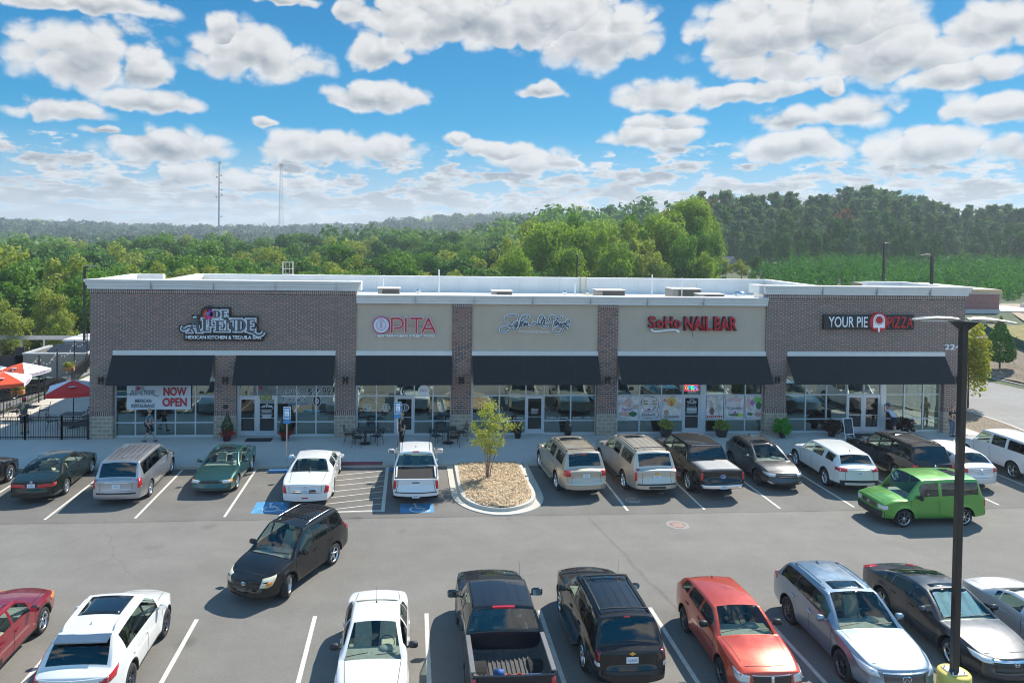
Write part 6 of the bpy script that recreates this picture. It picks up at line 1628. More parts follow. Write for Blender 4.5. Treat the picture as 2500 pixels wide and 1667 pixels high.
GL = 'trees of the wood behind the shops'
LAB = {'mid': 'rounded green broadleaf tree in the wood behind the shops', 'dark': 'dark green rounded tree in the wood behind the shops', 'gold': 'yellow green tree standing at the near edge of the wood'}
GRP = {'mid': 'green trees in the wood behind the shops', 'dark': 'dark trees in the wood behind the shops', 'gold': 'yellow green trees at the edge of the wood'}
rows = [(58, -80, 1330, 44, 648, 10, .4), (84, -90, 1330, 50, 622, 12, .25), (116, -100, 1330, 56, 600, 12, .25), (158, -110, 1300, 56, 585, 9, .15), (215, -120, 1300, 54, 571, 6, .12)]
rt_ = random.Random(5)
for (y0, pa, pb, st, top, jt, pg) in rows:
    px = pa
    while px < pb:
        y = y0 + rt_.uniform(-8, 8); d = y + 38; hor = 577 + .0143 * (px - 1148)
        tp = top + rt_.uniform(-jt, jt) * 1.3 + (8 if px > 1100 and y0 < 100 else 0)
        if px < 130 and y0 < 60: tp -= 0
        z = hgt(atpx(px, y), y) ; zt = 10.5 - (tp - hor) * d / 1800; kind = 'gold' if rt_.random() < pg else ('dark' if rt_.random() < .33 else 'mid')
        key = kind + str(rt_.randrange({'gold': 3, 'dark': 2, 'mid': 4}[kind])); h = max(5, zt - z + .3)
        put_tree(key, atpx(px, y), y, z, h, LAB[kind], GRP[kind], wide=rt_.uniform(.85, 1.25) * (1. if h > 11 else 1.25))
        px += st * rt_.uniform(.75, 1.25)
# far left, beside the patio: tall bright trees in front of the wood
for i, (px, y, tp, k, w_) in enumerate([(20, 46, 640, 'mid1', 1.1), (70, 40, 716, 'gold0', 1.05), (118, 52, 628, 'mid2', 1.2), (165, 44, 690, 'gold1', 1.), (205, 56, 600, 'gold2', .9), (-40, 40, 650, 'mid3', 1.2), (245, 50, 640, 'mid0', 1.), (140, 60, 590, 'mid1', 1.1), (40, 62, 585, 'gold1', 1.1), (290, 44, 650, 'mid2', 1), (395, 48, 625, 'gold0', .9), (-5, 30, 760, 'dark0', 1.0), (190, 38, 740, 'gold2', .9)]):
    z = hgt(atpx(px, y), y); zt = 10.5 - (tp - (577 + .0143 * (px - 1148))) * (y + 38) / 1800
    put_tree(k, atpx(px, y), y, z, max(5, zt - z), ('tall bright green tree beyond the dumpster wall at left' if k[0] == 'm' else 'leafy yellow green tree beyond the dumpster wall at left') if k[0] != 'd' else 'low dark tree beyond the dumpster wall at left', 'tall trees beyond the left car park' + (' with yellowish leaves' if k[0] == 'g' else ''), wide=w_)
# grove right of centre
GR = [(1262, 62, 575, .8), (1300, 80, 528, 1), (1345, 74, 512, 1.05), (1400, 84, 505, 1), (1440, 76, 540, .9), (1480, 86, 515, 1), (1530, 80, 520, 1), (1572, 88, 500, 1), (1615, 84, 488, 1.05), (1660, 92, 470, 1.1), (1700, 90, 468, 1.1), (1728, 84, 520, 1), (1385, 68, 570, .9), (1510, 70, 575, .9), (1600, 72, 560, .9), (1680, 74, 560, .9), (1735, 74, 600, .8), (1320, 96, 540, 1), (1460, 98, 528, 1.1), (1560, 100, 522, 1.1), (1640, 104, 498, 1.1), (1745, 98, 505, .9), (1225, 90, 560, .9)]
for i, (px, y, tp, w_) in enumerate(GR):
    z = hgt(atpx(px, y), y); zt = 10.5 - (tp - (577 + .0143 * (px - 1148))) * (y + 38) / 1800
    k = ('grove0', 'gold1', 'grove1', 'mid2', 'grove2', 'grove0', 'gold0', 'mid0')[i % 8]; g = {'gr': ('tall sunlit green tree of the grove rising behind the roof', 'tall grove trees behind the roof'), 'go': ('tall yellow green tree of the grove rising behind the roof', 'yellow green grove trees behind the roof'), 'mi': ('tall darker green tree of the grove rising behind the roof', 'darker grove trees behind the roof')}[k[:2]]
    put_tree(k, atpx(px, y), y, z, zt - z + rt_.uniform(-.8, .8), *g, wide=w_ * (.92 if k[0] + k[1] == 'gr' else .72))
for i, (px, y, tp, k) in enumerate([(1790, 100, 632, 'gold1'), (1830, 98, 640, 'gold0'), (1765, 92, 640, 'dark1'), (1870, 110, 655, 'dark0')]):
    z = hgt(atpx(px, y), y); zt = 10.5 - (tp - (577 + .0143 * (px - 1148))) * (y + 38) / 1800
    put_tree(k, atpx(px, y), y, z, max(4, zt - z), 'low shrubby tree between the tall grove and the young pines', 'low trees beside the young pines', wide=1.3)
# pine wood on the right
PT = [(1740, 468), (1790, 462), (1850, 475), (1900, 462), (1950, 465), (2010, 478), (2060, 480), (2110, 455), (2165, 452), (2220, 455), (2260, 470), (2300, 468), (2345, 480), (2395, 505), (2450, 500), (2500, 495), (2550, 500)]
def ptop(px):
    return pin(PT, px)
for (y0, st, off, jt) in ((148, 44, 105, 14), (162, 42, 70, 18), (185, 38, 34, 14), (210, 34, 4, 9), (240, 40, 6, 10)):
    px = 1725 if y0 > 160 else 1850
    while px < 2700:
        y = y0 + rt_.uniform(-9, 9); tp = ptop(px) + off + rt_.uniform(-jt, jt); z = hgt(atpx(px, y), y); zt = 10.5 - (tp - (577 + .0143 * (px - 1148))) * (y + 38) / 1800
        k = rt_.random(); key = 'pine' + str(rt_.randrange(4)) if k < (.75 if y0 > 180 else .4) else ('pgreen' + str(rt_.randrange(2)) if k < .97 else 'fall0')
        g = {'pi': ('dark tall pine in the wood beyond the young plantation', 'pines on the ridge at right'), 'pg': ('dark green broadleaf among the tall pines at right', 'broadleaf trees among the pines'), 'fa': ('rust brown tree among the tall pines at right', 'rust brown trees among the pines')}[key[:2]]
        put_tree(key, atpx(px, y), y, z, zt - z, g[0], g[1], wide=rt_.uniform(.8, 1.1) * (1 if key[:2] == 'pi' else .8), name='pine_tree' if key[:2] == 'pi' else 'tree')
        px += st * rt_.uniform(.75, 1.2)
z = hgt(atpx(2420, 140), 140); put_tree('mid1', atpx(2425, 140), 140, z, 10.5 - (595 - 595) * .1 - z - 1.5, 'lone rounded green tree in front of the pines at right', None, wide=1.1)

# far wooded hills as one mass
def far_woods():
    rng = np.random.default_rng(3); Q = []; MI = []
    d = 275.
    while d < 1620:
        w = d * 1.62; step = 10.5 + d * .008; nn = int(w / step)
        xs = np.linspace(-w * .5, w * .5, nn) + d * .11 + rng.uniform(-step * .4, step * .4, nn)
        for x in xs:
            y = d - 38 + rng.uniform(-6, 6) * (1 + d / 500)
            if d < 330 and x > d * .42: continue
            z = hgt(x, y); R = rng.uniform(.40, .74) * step; Hh = rng.uniform(9, 22)
            m = int(120 if d < 500 else 70); dd = sph(m, rng); dd[:, 2] = np.abs(dd[:, 2]); dd[:, 1] = -np.abs(dd[:, 1]) * np.sign(rng.uniform(-.3, 1, m))
            P = np.array([x, y, z + Hh * .45]) + dd * np.array([R, R, Hh * .55]) * rng.uniform(.8, 1.1, (m, 1))
            Q.append(leaves(P, dd, rng.uniform(.7, 1.3, m) * (1.5 + d * .0026), rng, .5, .8)); kk = rng.random(); MI.append(np.full(m, (3 if kk < .45 else (4 if kk < .9 else 2)) if d < 470 else (0 if kk < .72 else (1 if kk < .97 else 2))))
        d *= 1.038
    return quad_mesh('far_woods', np.concatenate(Q), [leafmat('far_leaf', (.016, .052, .026), (.034, .084, .034), (.06, .11, .04), trans=.2, scale=.03), leafmat('far_leaf_light', (.040, .10, .03), (.07, .145, .04), (.10, .18, .05), trans=.3, scale=.03), LG['gold'], LG['dark'], LG['mid']], np.concatenate(MI))
tag(link('far_woods', far_woods()), kind='stuff')

# young pine plantation
def plantation():
    rng = np.random.default_rng(8); Q = []
    for k in range(2300):
        y = rng.uniform(64, 150); xl = lerp(58, 62, (y - 64) / 86) + .10 * (y - 64); x = rng.uniform(xl, 40 + y * 1.28 + 40)
        px = 1005 + (x / (y + 38.1)) * 1800
        if px < 1850 + max(0, (y - 64)) * .3 or px > 2640: continue
        z = hgt(x, y); h = rng.uniform(2.2, 5.0) * (1. if px > 1960 else .7); m = 64; P, N = crown_pts('cone', rng, m)
        P = P * np.array([h * .5, h * .5, h]) + np.array([x, y, z]); Q.append(leaves(P, N, rng.uniform(.35, .75, m) * (.6 + y * .003), rng, .6))
    return quad_mesh('young_pines', np.concatenate(Q), LG['young'])
tag(link('young_pines', plantation()), kind='stuff')

# island tree: several thin stems and a loose crown
r = empty('crape_myrtle', (3.38, -6.89, .17), 0, 'small multi stemmed tree with loose yellow green leaves on the planted island', 'tree')
b = MB(); rn = random.Random(4); tips = []
for k, (ax, ay, hh) in enumerate([(-.28, .05, 3.2), (.10, .1, 3.5), (.42, -.1, 3.0), (-.55, -.2, 2.6), (.0, -.15, 3.4), (.70, .1, 2.5)]):
    pts = []
    for i in range(8):
        t = i / 7; pts.append((ax * t ** 1.6 * 1.4 + (k - 2.5) * .025 + rn.uniform(-.02, .02), ay * t + rn.uniform(-.02, .02), hh * t))
    b.path(pts, [.022 * (1 - .75 * i / 7) + .004 for i in range(8)], 6)
    for j in range(9):
        t = rn.uniform(.38, 1); p = Vector(pts[min(7, int(t * 7))]); a = rn.uniform(0, 6.28); L = rn.uniform(.25, .75) * (1.15 - .5 * t); q = p + Vector((cos(a) * L, sin(a) * L, L * rn.uniform(.1, .7))); b.path([p, (p + q) / 2 + Vector((0, 0, .03)), q], [.008, .006, .003], 4)
        for s_ in range(8): tips.append(p.lerp(q, rn.uniform(.2, 1.08)))
b.build('trunk', mat('myrtle_bark', (.28, .19, .13), .8, var=.2), r)
rng = np.random.default_rng(2); T_ = np.array([t[:] for t in tips]); P = np.repeat(T_, 8, 0) + rng.normal(0, .085, (len(T_) * 8, 3)); P = P[P[:, 2] > 1.0]
link('crown', quad_mesh('crown', leaves(P, np.tile([0, 0, 1.], (len(P), 1)), rng.uniform(.05, .105, len(P)), rng, 1.2, .7), leafmat('myrtle_leaf', (.30, .38, .05), (.50, .50, .10), (.62, .58, .24), trans=.5, scale=3)), r)

# right side trees beside the road
def shrub(name, kind, x, y, z, h, R, n, leaf, m, label, cat, group=None, tr=.07):
    r = empty(name, (x, y, z), 0, label, cat, group); link('crown', crown(kind, int(abs(x * 7 + y)), n, h, R, leaf, m), r, loc=(0, 0, h * (.12 if kind != 'cone' else 0.02)))
    link('trunk', trunk_mesh(h * .7, tr, int(x), 5, M_BARK), r); return r
M_YG = leafmat('maple_yellow', (.24, .27, .03), (.36, .36, .05), (.55, .50, .14), trans=.5, scale=2)
M_ARB = leafmat('arborvitae', (.045, .15, .02), (.085, .21, .03), (.16, .26, .05), trans=.2, scale=2)
shrub('young_maple', 'tall', 35.6, 6.2, .1, 5.2, 1.55, 4200, .20, M_YG, 'young yellow green tree beside the brick corner and lamp post', 'tree')
shrub('arborvitae', 'cone', 47.3, 17.5, 1.0, 3.6, 1.0, 2600, .22, M_ARB, 'tall pointed green conifer behind the yellow green tree by the side road', 'tree')
shrub('arborvitae', 'cone', 49.4, 13.0, .4, 3.6, 1.05, 2600, .22, M_ARB, 'pointed green conifer on the mulch bank at the right photo edge', 'tree')
shrub('arborvitae', 'cone', 50.3, 14.4, .5, 3.3, 1.0, 2600, .22, M_ARB, 'second pointed conifer close behind the first on the mulch bank', 'tree')
shrub('young_maple', 'oak', 47.6, 8.4, .2, 2.9, 1.2, 2600, .17, M_YG, 'low bright yellow green tree at the right photo edge', 'tree')

# silt fence, brick building under construction, house roof, machines
b = MB(); P = [(50.8, 8.), (52.0, 16.), (52.6, 21.), (54.5, 27.), (58., 34.)]
for (x0, y0), (x1, y1) in zip(P, P[1:]):
    for k in range(4):
        a, c = k / 4, (k + 1) / 4; xa, ya, xb_, yb = lerp(x0, x1, a), lerp(y0, y1, a), lerp(x0, x1, c), lerp(y0, y1, c); za, zb = hgt(xa, ya) + .25, hgt(xb_, yb) + .25
        b.cur = 0; b.add([(xa, ya, za - .3), (xb_, yb, zb - .3), (xb_, yb, zb + .55), (xa, ya, za + .55)], [(0, 1, 2, 3)]); b.cur = 1; b.tube((xa, ya, za - .3), (xa, ya, za + .7), .03, n=5)
tag(b.build('silt_fence', [mat('silt_green', (.012, .09, .06), .8, var=.3, vscale=3), M_BARK]), 'dark green silt fence across the bank between the conifers', 'fence')
r = empty('unfinished_building', (66, 45, 1), 0, 'red brick building with pale base and wooden top beyond the bank at right', 'building')
def loc_(b, name, m): o = b.build(name, m, r); o.location = (-66, -45, -1); return o
b = MB(); b.box(60.0, 45, .4, 70.5, 58, 2.62); b.box(70.5, 46.5, .3, 79, 58, 2.3); loc_(b, 'base_wall', mat('cmu_pale', (.50, .48, .46), .9, var=.08, vscale=1.5, obj=False))
b = MB(); b.box(60.05, 45.05, 2.62, 70.45, 57.9, 4.45); loc_(b, 'brick_wall', brick('brick_new', (.36, .13, .11, 1), (.30, .10, .09, 1), (.42, .30, .27, 1), (.25, .09, .08, 1)))
b = MB(); b.box(59.9, 44.9, 4.62, 70.65, 58, 5.0); loc_(b, 'parapet_blocking', mat('plywood', (.62, .44, .24), .8, var=.15)); b = MB(); b.box(60, 44.97, 4.45, 70.5, 57.9, 4.62); loc_(b, 'cap_course', mat('cmu_pale', (.5, .48, .46), .9)); b = MB(); b.box(60.1, 45.2, 5.0, 70.4, 57.8, 5.03); loc_(b, 'roof', M_MEMB)
b = MB(); rn = random.Random(2)
for k in range(14): x = 73.5 + rn.uniform(0, 6); z = rn.choice([2.4, 2.9, 3.4]) - .1; b.cur = k % 3; b.bbox(x, 45.2, z, x + 1.0, 46.1, z + .5, .02)
tag(b.build('pallet_stack', [mat('pallet_orange', (.55, .20, .07), .8, var=.2), M_CORN, mat('brick_pack', (.34, .12, .08), .9)]), 'orange and white stacks of brick pallets at the right photo edge', 'pallets')
r = empty('house', (74.3, 130, .8), .5, 'small house gable showing through trees beside the tall grove', 'house'); b = MB(); b.box(-4, -3, 0, 4, 3, 5.6); b.build('wall', M_STUCL, r); b = MB(); b.add([(-4.4, -3.4, 5.5), (4.4, -3.4, 5.5), (4.4, 3.4, 5.5), (-4.4, 3.4, 5.5), (0, -3.4, 8.4), (0, 3.4, 8.4)], [(0, 4, 5, 3), (1, 2, 5, 4), (0, 1, 4), (3, 5, 2)]); b.build('roof', mat('shingle', (.26, .22, .19), .9, var=.2), r); r.scale = (.5, .5, .7)
for (x, y, lab, c) in ((132, 148, 'orange excavator with white cab roof among the young pines', 0), (142, 150, 'second machine with white canopy among the young pines', 1)):
    r = empty('excavator', (x, y, hgt(x, y)), .4, lab, 'excavator'); b = MB(); b.bbox(-2, -1.2, 0, 2, 1.2, .9, .2); b.build('track', M_BLKPL, r); b = MB(); b.bbox(-2, -1.1, 1.0, 1.0, 1.1, 2.2, .15); b.build('body', mat('machine_orange', (.60, .12, .04), .5), r)
    b = MB(); b.bbox(.2, -.8, 2.2, 1.6, .8, 3.5, .05); b.build('cab', M_GLOSSBLK, r); b = MB(); b.bbox(-.4, -1.2, 3.6, 2.4, 1.2, 3.8, .04); b.build('cab_roof', M_CORN, r); b = MB(); b.path([(1.2, 0, 1.6), (3.4, 0, 3.6), (5, 0, 1.4)], .16, 6); b.build('arm', mat('machine_orange', (.6, .12, .04), .5), r)
for (x, y, lab) in ((154.5, 149, 'white box truck parked beyond the young pines'), (160.5, 150, 'low white trailer parked beyond the young pines')):
    r = empty('parked_truck', (x, y, hgt(x, y)), .1, lab, 'truck'); b = MB(); b.bbox(-2.4, -1, 1.0, 1.6, 1, 3.4 if 'box' in lab else 2.0, .1); b.build('body', M_CORN, r); b = MB(); b.bbox(1.6, -.95, .8, 3.0, .95, 2.3, .2); b.build('cab', P_SLVW, r)
    for q in (-1.6, 2.2):
        for s_ in (-1, 1): b = MB(); b.tube((q, s_ * .7, .45), (q, s_ * 1.0, .45), .45, n=14); b.build('wheel', M_TYRE, r)

# lattice towers on the far ridge
M_TOW = mat('tower_steel', (.34, .36, .38), .6)
def tower(x, y, top, base, wb, wt_, n, r_, label, solid):
    t = empty('radio_tower', (x, y, base - 25), 0, label, 'tower'); H = top - base + 25; b = MB()
    for k in range(3):
        a = 2 * pi * k / 3; b.tube((cos(a) * wb, sin(a) * wb, 0), (cos(a) * wt_, sin(a) * wt_, H), r_, r_ * .8, 5)
    b.build('legs', M_TOW, t); b = MB()
    for i in range(n):
        z0, z1 = H * i / n, H * (i + 1) / n; w0, w1 = lerp(wb, wt_, i / n), lerp(wb, wt_, (i + 1) / n)
        for k in range(3):
            a, c = 2 * pi * k / 3, 2 * pi * (k + 1) / 3; b.tube((cos(a) * w0, sin(a) * w0, z0), (cos(c) * w0, sin(c) * w0, z0), r_ * .6, n=4); b.tube((cos(a) * w0, sin(a) * w0, z0), (cos(c) * w1, sin(c) * w1, z1), r_ * .6, n=4)
    b.build('bracing', M_TOW, t)
    b = MB()
    for k in range(6): a = k * pi / 3; b.box(cos(a) * 1.3 - .15, sin(a) * 1.3 - .15, H - 1, cos(a) * 1.3 + .15, sin(a) * 1.3 + .15, H + 1.2)
    b.tube((0, 0, H), (0, 0, H + 3), .12, n=5); b.build('antenna_array', mat('antenna_grey', (.22, .24, .25), .6), t)
    return t, H
t, H = tower(-173, 640, 73, 18, .7, .5, 30, .17, 'thick grey mast with dishes rising over the wood at left', 1)
b = MB(); b.tube((.3, 0, 0), (0, 0, H * .8), .55, .28, 6); b.build('mast', M_TOW, t); b = MB()
for (dx_, f) in ((2.1, .86), (-1.9, .84), (2.0, .78), (2.5, .70), (2.6, .64), (-2.2, .62), (2.6, .40)): b.smooth = True; b.blob((dx_, -.4, H * f), (.75, .35, .75)); b.smooth = False; b.tube((0, 0, H * f), (dx_, -.4, H * f), .10, n=4)
b.build('dish', mat('antenna_grey', (.22, .24, .25), .6), t)
tower(-118.5, 640, 72, 18, 3.3, 1.1, 24, .11, 'faint tapering lattice tower standing alone over the wood', 0)

# ------------------------------------------------------------------ signs on the facade
M_SW = mat('sign_white', (.86, .88, .90), .45, var=.03)
M_SGREY = mat('sign_grey', (.16, .19, .21), .45)
M_SBLK = mat('sign_black', (.012, .013, .016), .45)
M_SRED = mat('sign_red', (.52, .012, .022), .4, var=.25, vscale=30)
M_SPINK = mat('sign_pink', (.60, .02, .20), .4)
M_SORG = mat('sign_orange', (.65, .07, .03), .4)
M_SPUR = mat('sign_purple', (.30, .02, .30), .4)
M_SBLUE = mat('sign_blue', (.03, .22, .50), .4)
M_RUNB = mat('raceway', (.38, .32, .23), .8)


def sign(name, label, x, y, z): return empty(name, (x, y, z), 0, label, 'sign')


def serif(b, ch, x, w, h, st, y0, y1):
    """engraved-style capital: thick stems, thin hairlines, bracket serifs; xz plane, origin lower left"""
    sf = st * .55; hl = st * .42
    R = lambda a, c, d, e: b.box(x + a, y0, c, x + d, y1, e)
    def ser(cx, z): R(cx - st * .95, z, cx + st * .95, z + hl * .8)
    if ch == 'A':
        b.prism([(x, 0), (x + st * .5, 0), (x + w * .55, h), (x + w * .42, h)], y0, y1, 'xz'); b.prism([(x + w * .42, h), (x + w * .62, h), (x + w, 0), (x + w - st * 1.1, 0)], y0, y1 , 'xz'); R(w * .22, h * .32, w * .8, h * .32 + hl); ser(st * .2, 0); ser(w - st * .5, 0)
    elif ch == 'L': R(0, 0, st, h); ser(st / 2, 0); ser(st / 2, h - hl * .8); R(0, 0, w, hl); b.prism([(x + w - hl, 0), (x + w, 0), (x + w, h * .3)], y0, y1, 'xz')
    elif ch == 'E': R(0, 0, st, h); ser(st / 2, 0); ser(st / 2, h - hl * .8); R(0, 0, w, hl); R(0, h - hl, w, h); R(0, h * .48, w * .75, h * .48 + hl); b.prism([(x + w - hl, 0), (x + w, 0), (x + w, h * .26)], y0, y1, 'xz'); b.prism([(x + w - hl, h), (x + w, h), (x + w, h * .76)], y0, y1, 'xz')
    elif ch == 'N': R(st * .2, 0, st * .2 + hl, h); R(w - hl - st * .2, 0, w - st * .2, h); b.prism([(x, h), (x + st * 1.1, h), (x + w, 0), (x + w - st * .9, 0)], y0, y1, 'xz'); ser(st * .4, 0); ser(st * .3, h - hl * .8); ser(w - st * .4, h - hl * .8)
    elif ch == 'D':
        R(0, 0, st, h); ser(st / 2, 0); ser(st / 2, h - hl * .8); P = [(x + st * .5 + (w - st * .9) * sin(t), h / 2 + (h / 2 - hl / 2) * cos(t)) for t in np.linspace(0, pi, 13)]
        ribbon(b, P, st * .8, y0, y1, taper=[.5 + .6 * sin(t) for t in np.linspace(0, pi, 13)])


def allende(x, y, z, s, face, outline, back, parent, flower=True, depth=.03, cut=False):
    """the restaurant word mark: flower, DE, ALLENDE; x,z = centre of the word; s = width"""
    k = s / 4.0
    def lay(nm, grow, yy, m, dp=None):
        b = MB(); y0, y1 = yy - (dp or depth), yy
        X0 = -1.80 * k
        for ch, xx, zz, w, h in (('A', 0, -.42, .62, .78), ('L', .74, -.36, .36, .68), ('L', 1.06, -.10, .30, .46), ('E', 1.42, -.36, .40, .58), ('N', 1.92, -.36, .52, .66), ('D', 2.54, -.36, .44, .66), ('E', 3.05, -.36, .42, .66), ('D', 1.32, .36, .32, .40), ('E', 1.72, .36, .28, .40)):
            q = MB(); serif(q, ch, 0, w * k, h * k, (.15 if h > .5 else .10) * k, 0, 1); zz_ = zz * k
            ends = q.isl[1:] + [len(q.v)]
            for ii, (i0, i1) in enumerate(zip(q.isl, ends)):
                jj = .0011 * ((ii + int(xx * 10) * 3) % 7)
                for j in range(i0, i1): vx, vy, vz = q.v[j]; q.v[j] = (vx, vy if vy > .5 else vy - jj * 10, vz)
                if grow:
                    cx_ = sum(v[0] for v in q.v[i0:i1]) / (i1 - i0); cz_ = sum(v[2] for v in q.v[i0:i1]) / (i1 - i0)
                    for j in range(i0, i1): vx, vy, vz = q.v[j]; q.v[j] = (vx + math.copysign(grow, vx - cx_), vy, vz + math.copysign(grow, vz - cz_))
            vs = [(X0 + xx * k + vx, y0 + .1 * min(vy, 0) if vy < .5 else y1, zz_ + vz) for vx, vy, vz in q.v]; b.add(vs, q.f)
        ribbon(b, smooth_pts([(X0 - .30 * k, -.12 * k), (X0 - .38 * k, -.25 * k), (X0 - .22 * k, -.30 * k), (X0 - .02 * k, -.12 * k), (X0 + .18 * k, -.22 * k), (X0 + .30 * k, -.40 * k)], 2), .09 * k + 2 * grow, y0, y1)
        ribbon(b, smooth_pts([(X0 + 3.10 * k, -.36 * k), (X0 + 3.35 * k, -.40 * k), (X0 + 3.62 * k, -.60 * k), (X0 + 3.85 * k, -.52 * k), (X0 + 3.92 * k, -.38 * k)], 2), .10 * k + 2 * grow, y0, y1)
        ribbon(b, smooth_pts([(X0 + 1.76 * k, .36 * k), (X0 + 1.95 * k, .30 * k), (X0 + 2.1 * k, .20 * k), (X0 + 2.25 * k, .26 * k)], 2), .06 * k + 2 * grow, y0, y1)
        return b
    for g_, m_, y_ in (back or ()): lay('b', g_ * k, y_, m_, .06).build('letter_backing', m_, parent, loc=(x, y, z))
    o = lay('f', 0, 0, face).build('lettering', face, parent, loc=(x, y, z))
    if flower:
        for (m, r0, r1, a0, a1) in ((M_SORG, .16, .33, 1.6, 4.0), (M_SPINK, .16, .33, 3.9, 6.9), (M_SPUR, .16, .31, 5.6, 8.2)):
            b = MB(); n = 7
            P = []
            for i in range(n * 2 + 1): t = lerp(a0, a1, i / (n * 2)); r = (r1 if i % 2 else r0 * 1.25) * k * 1.05; P.append((r * cos(t), r * sin(t)))
            vs = [(0, 0)] + P; b.prism(vs, -depth - .012, -.008, 'xz'); b.build('flower_petals', m, parent, loc=(x - .78 * k, y, z + .56 * k))
        b = MB(); b.lathe([(0, -depth - .03), (.09 * k, -depth - .03), (.09 * k, -.005)], n=14, axis='Y'); b.build('flower_eye', M_SBLUE, parent, loc=(x - .80 * k, y, z + .58 * k))
    return o


# 1 restaurant wall sign
s = sign('wall_sign', 'dark shaped restaurant sign with flower and serif letters above the left awnings', -9.45, -.02, 5.9)
def outline_poly(P, y0, y1, m, nm, par, loc): b = MB(); b.prism(P, y0, y1, 'xz'); return b.build(nm, m, par, loc=loc)
allende(.05, -.165, -.02, 3.75, mat('letter_slate', (.07, .09, .11), .4), None, ((.16, M_SBLK, .085), (.07, mat('sign_pale', (.62, .66, .70), .4), .05)), s)
b = MB(); b.lathe([(0, -.09), (.42, -.09), (.42, 0)], (-.68, -.03, .50), 20, 'Y'); b.box(-.3, -.11, .3, .40, -.06, .84); b.build('letter_backing', M_SBLK, s)
b = MB(); b.bbox(-1.98, -.12, -.17, 1.98, 0, .17, .03); b.build('lower_backing', M_SBLK, s, loc=(.06, -.01, -.68))
fit_text('lettering', 'MEXICAN KITCHEN & TEQUILA BAR', 3.72, .21, M_SW, s, (.06, -.135, -.68), ext=.02, off=.03)

# 2 opita
s = sign('wall_sign', 'red and pink letters PITA after a round white badge on the first tan panel', -.35, .08, 5.87)
def stroke_word(strokes, w, m_out, m_in, par, y, wo=1.9, names=('letter_edge', 'letter_face')):
    for (mm, ww, d0, d1, nm) in ((m_out, w * wo, -.085, 0, names[0]), (m_in, w, -.125, -.09, names[1])):
        b = MB()
        for st in strokes:
            ribbon(b, st, ww, y + d0, y + d1)
            for p in (st[0], st[-1]): d2 = d0 - .010 - .0007 * (len(b.isl) % 7); b.lathe([(0, y + d2), (ww / 2, y + d2), (ww / 2, y + d1)], (p[0], 0, p[1]), 10, 'Y')
        b.build(nm, mm, par)
hh = .36
st = [[(-.62, -hh), (-.62, hh)], [(-.62, hh), (-.25, hh), (-.10, .26), (-.04, .1), (-.10, -.06), (-.25, -.14), (-.46, -.14)], [(.10, -hh), (.10, hh)], [(.35, hh), (.93, hh)], [(.64, hh), (.64, -hh)], [(.95, -hh), (1.26, hh)], [(1.26, hh), (1.60, -hh)], [(1.10, -.16), (1.44, -.16)]]
stroke_word(st, .085, mat('sign_pinkwhite', (.80, .62, .70), .4), M_SRED, s, -.02)
b = MB(); b.lathe([(0, -.12), (.40, -.12), (.435, -.10), (.435, 0)], (-1.16, -.01, 0), 36, 'Y'); b.build('badge_rim', M_SPINK, s)
b = MB(); b.lathe([(0, -.135), (.39, -.135), (.39, -.11)], (-1.16, -.01, 0), 36, 'Y'); b.build('badge_face', mat('badge_pale', (.66, .68, .72), .4), s)
b = MB(); b.path([(-1.16 + .245 * cos(t), -.15, .245 * sin(t)) for t in np.linspace(0, 2 * pi, 24, endpoint=False)], .010, 4, True)
for k in range(9): zz = -.15 + k * .038; ww = .03 + .02 * sin(k * 1.3) ** 2 + .02; b.box(-1.16 - ww, -.155, zz, -1.16 + ww, -.14, zz + .016)
b.build('badge_drawing', mat('badge_ink', (.35, .10, .25), .5), s); fit_text('lettering', 'PITA', .26, .07, M_SPINK, s, (-1.16, -.155, .31), ext=.004)
fit_text('lettering', 'MEDITERRANEAN STREET FOOD', 3.10, .145, M_SW, s, (.07, -.05, -.55), ext=.03, off=.03)
b = MB(); b.box(-.5, -.02, -.10, 1.5, .02, .02); b.build('raceway', M_RUNB, s)

# 3 salon script
s = sign('wall_sign', 'white outlined dark script lettering of the hair salon on the middle tan panel', 6.48, .08, 5.98)
def Z(pts): return crom([((a - 1140) / 980. * 2.02, -(c_ - 430) / 980. * 2.02) for a, c_ in pts])
script = [Z([(715, 330), (690, 250), (620, 205), (500, 210), (400, 250), (370, 320), (400, 380), (500, 470), (530, 550), (480, 620), (380, 650), (270, 630), (255, 580), (330, 520), (480, 490), (560, 490)]),
          Z([(560, 490), (640, 400), (700, 390), (620, 480), (630, 510), (700, 440), (660, 520), (620, 570), (650, 590), (730, 530), (760, 400), (800, 270), (880, 215), (970, 240), (930, 310), (830, 360), (760, 440), (740, 490), (790, 480)]),
          Z([(800, 420), (780, 480), (820, 480), (860, 420), (830, 390), (800, 430)]), Z([(860, 480), (900, 390), (880, 480), (960, 400), (930, 500), (1000, 480)]),
          Z([(1230, 420), (1240, 300), (1290, 220), (1350, 260), (1290, 420), (1180, 450), (1120, 480), (1075, 440), (1110, 400), (1200, 430), (1320, 500), (1420, 520), (1470, 460), (1465, 410)]), Z([(1400, 300), (1330, 320), (1290, 420), (1330, 460), (1390, 320), (1370, 450), (1440, 440)]),
          Z([(1550, 400), (1510, 320), (1530, 250), (1600, 225), (1720, 280), (1800, 290), (1820, 240)]), Z([(1720, 280), (1650, 400), (1610, 500)]), Z([(1630, 370), (1720, 370)]),
          Z([(1740, 390), (1680, 420), (1670, 480), (1740, 400), (1750, 480), (1810, 400), (1800, 480), (1890, 390), (1860, 520), (1780, 650), (1690, 660), (1620, 600), (1680, 530), (1900, 490), (2010, 500), (1990, 545)]), Z([(1910, 440), (1990, 400), (2030, 340), (1970, 340), (1920, 430), (1960, 470), (2020, 450)])]
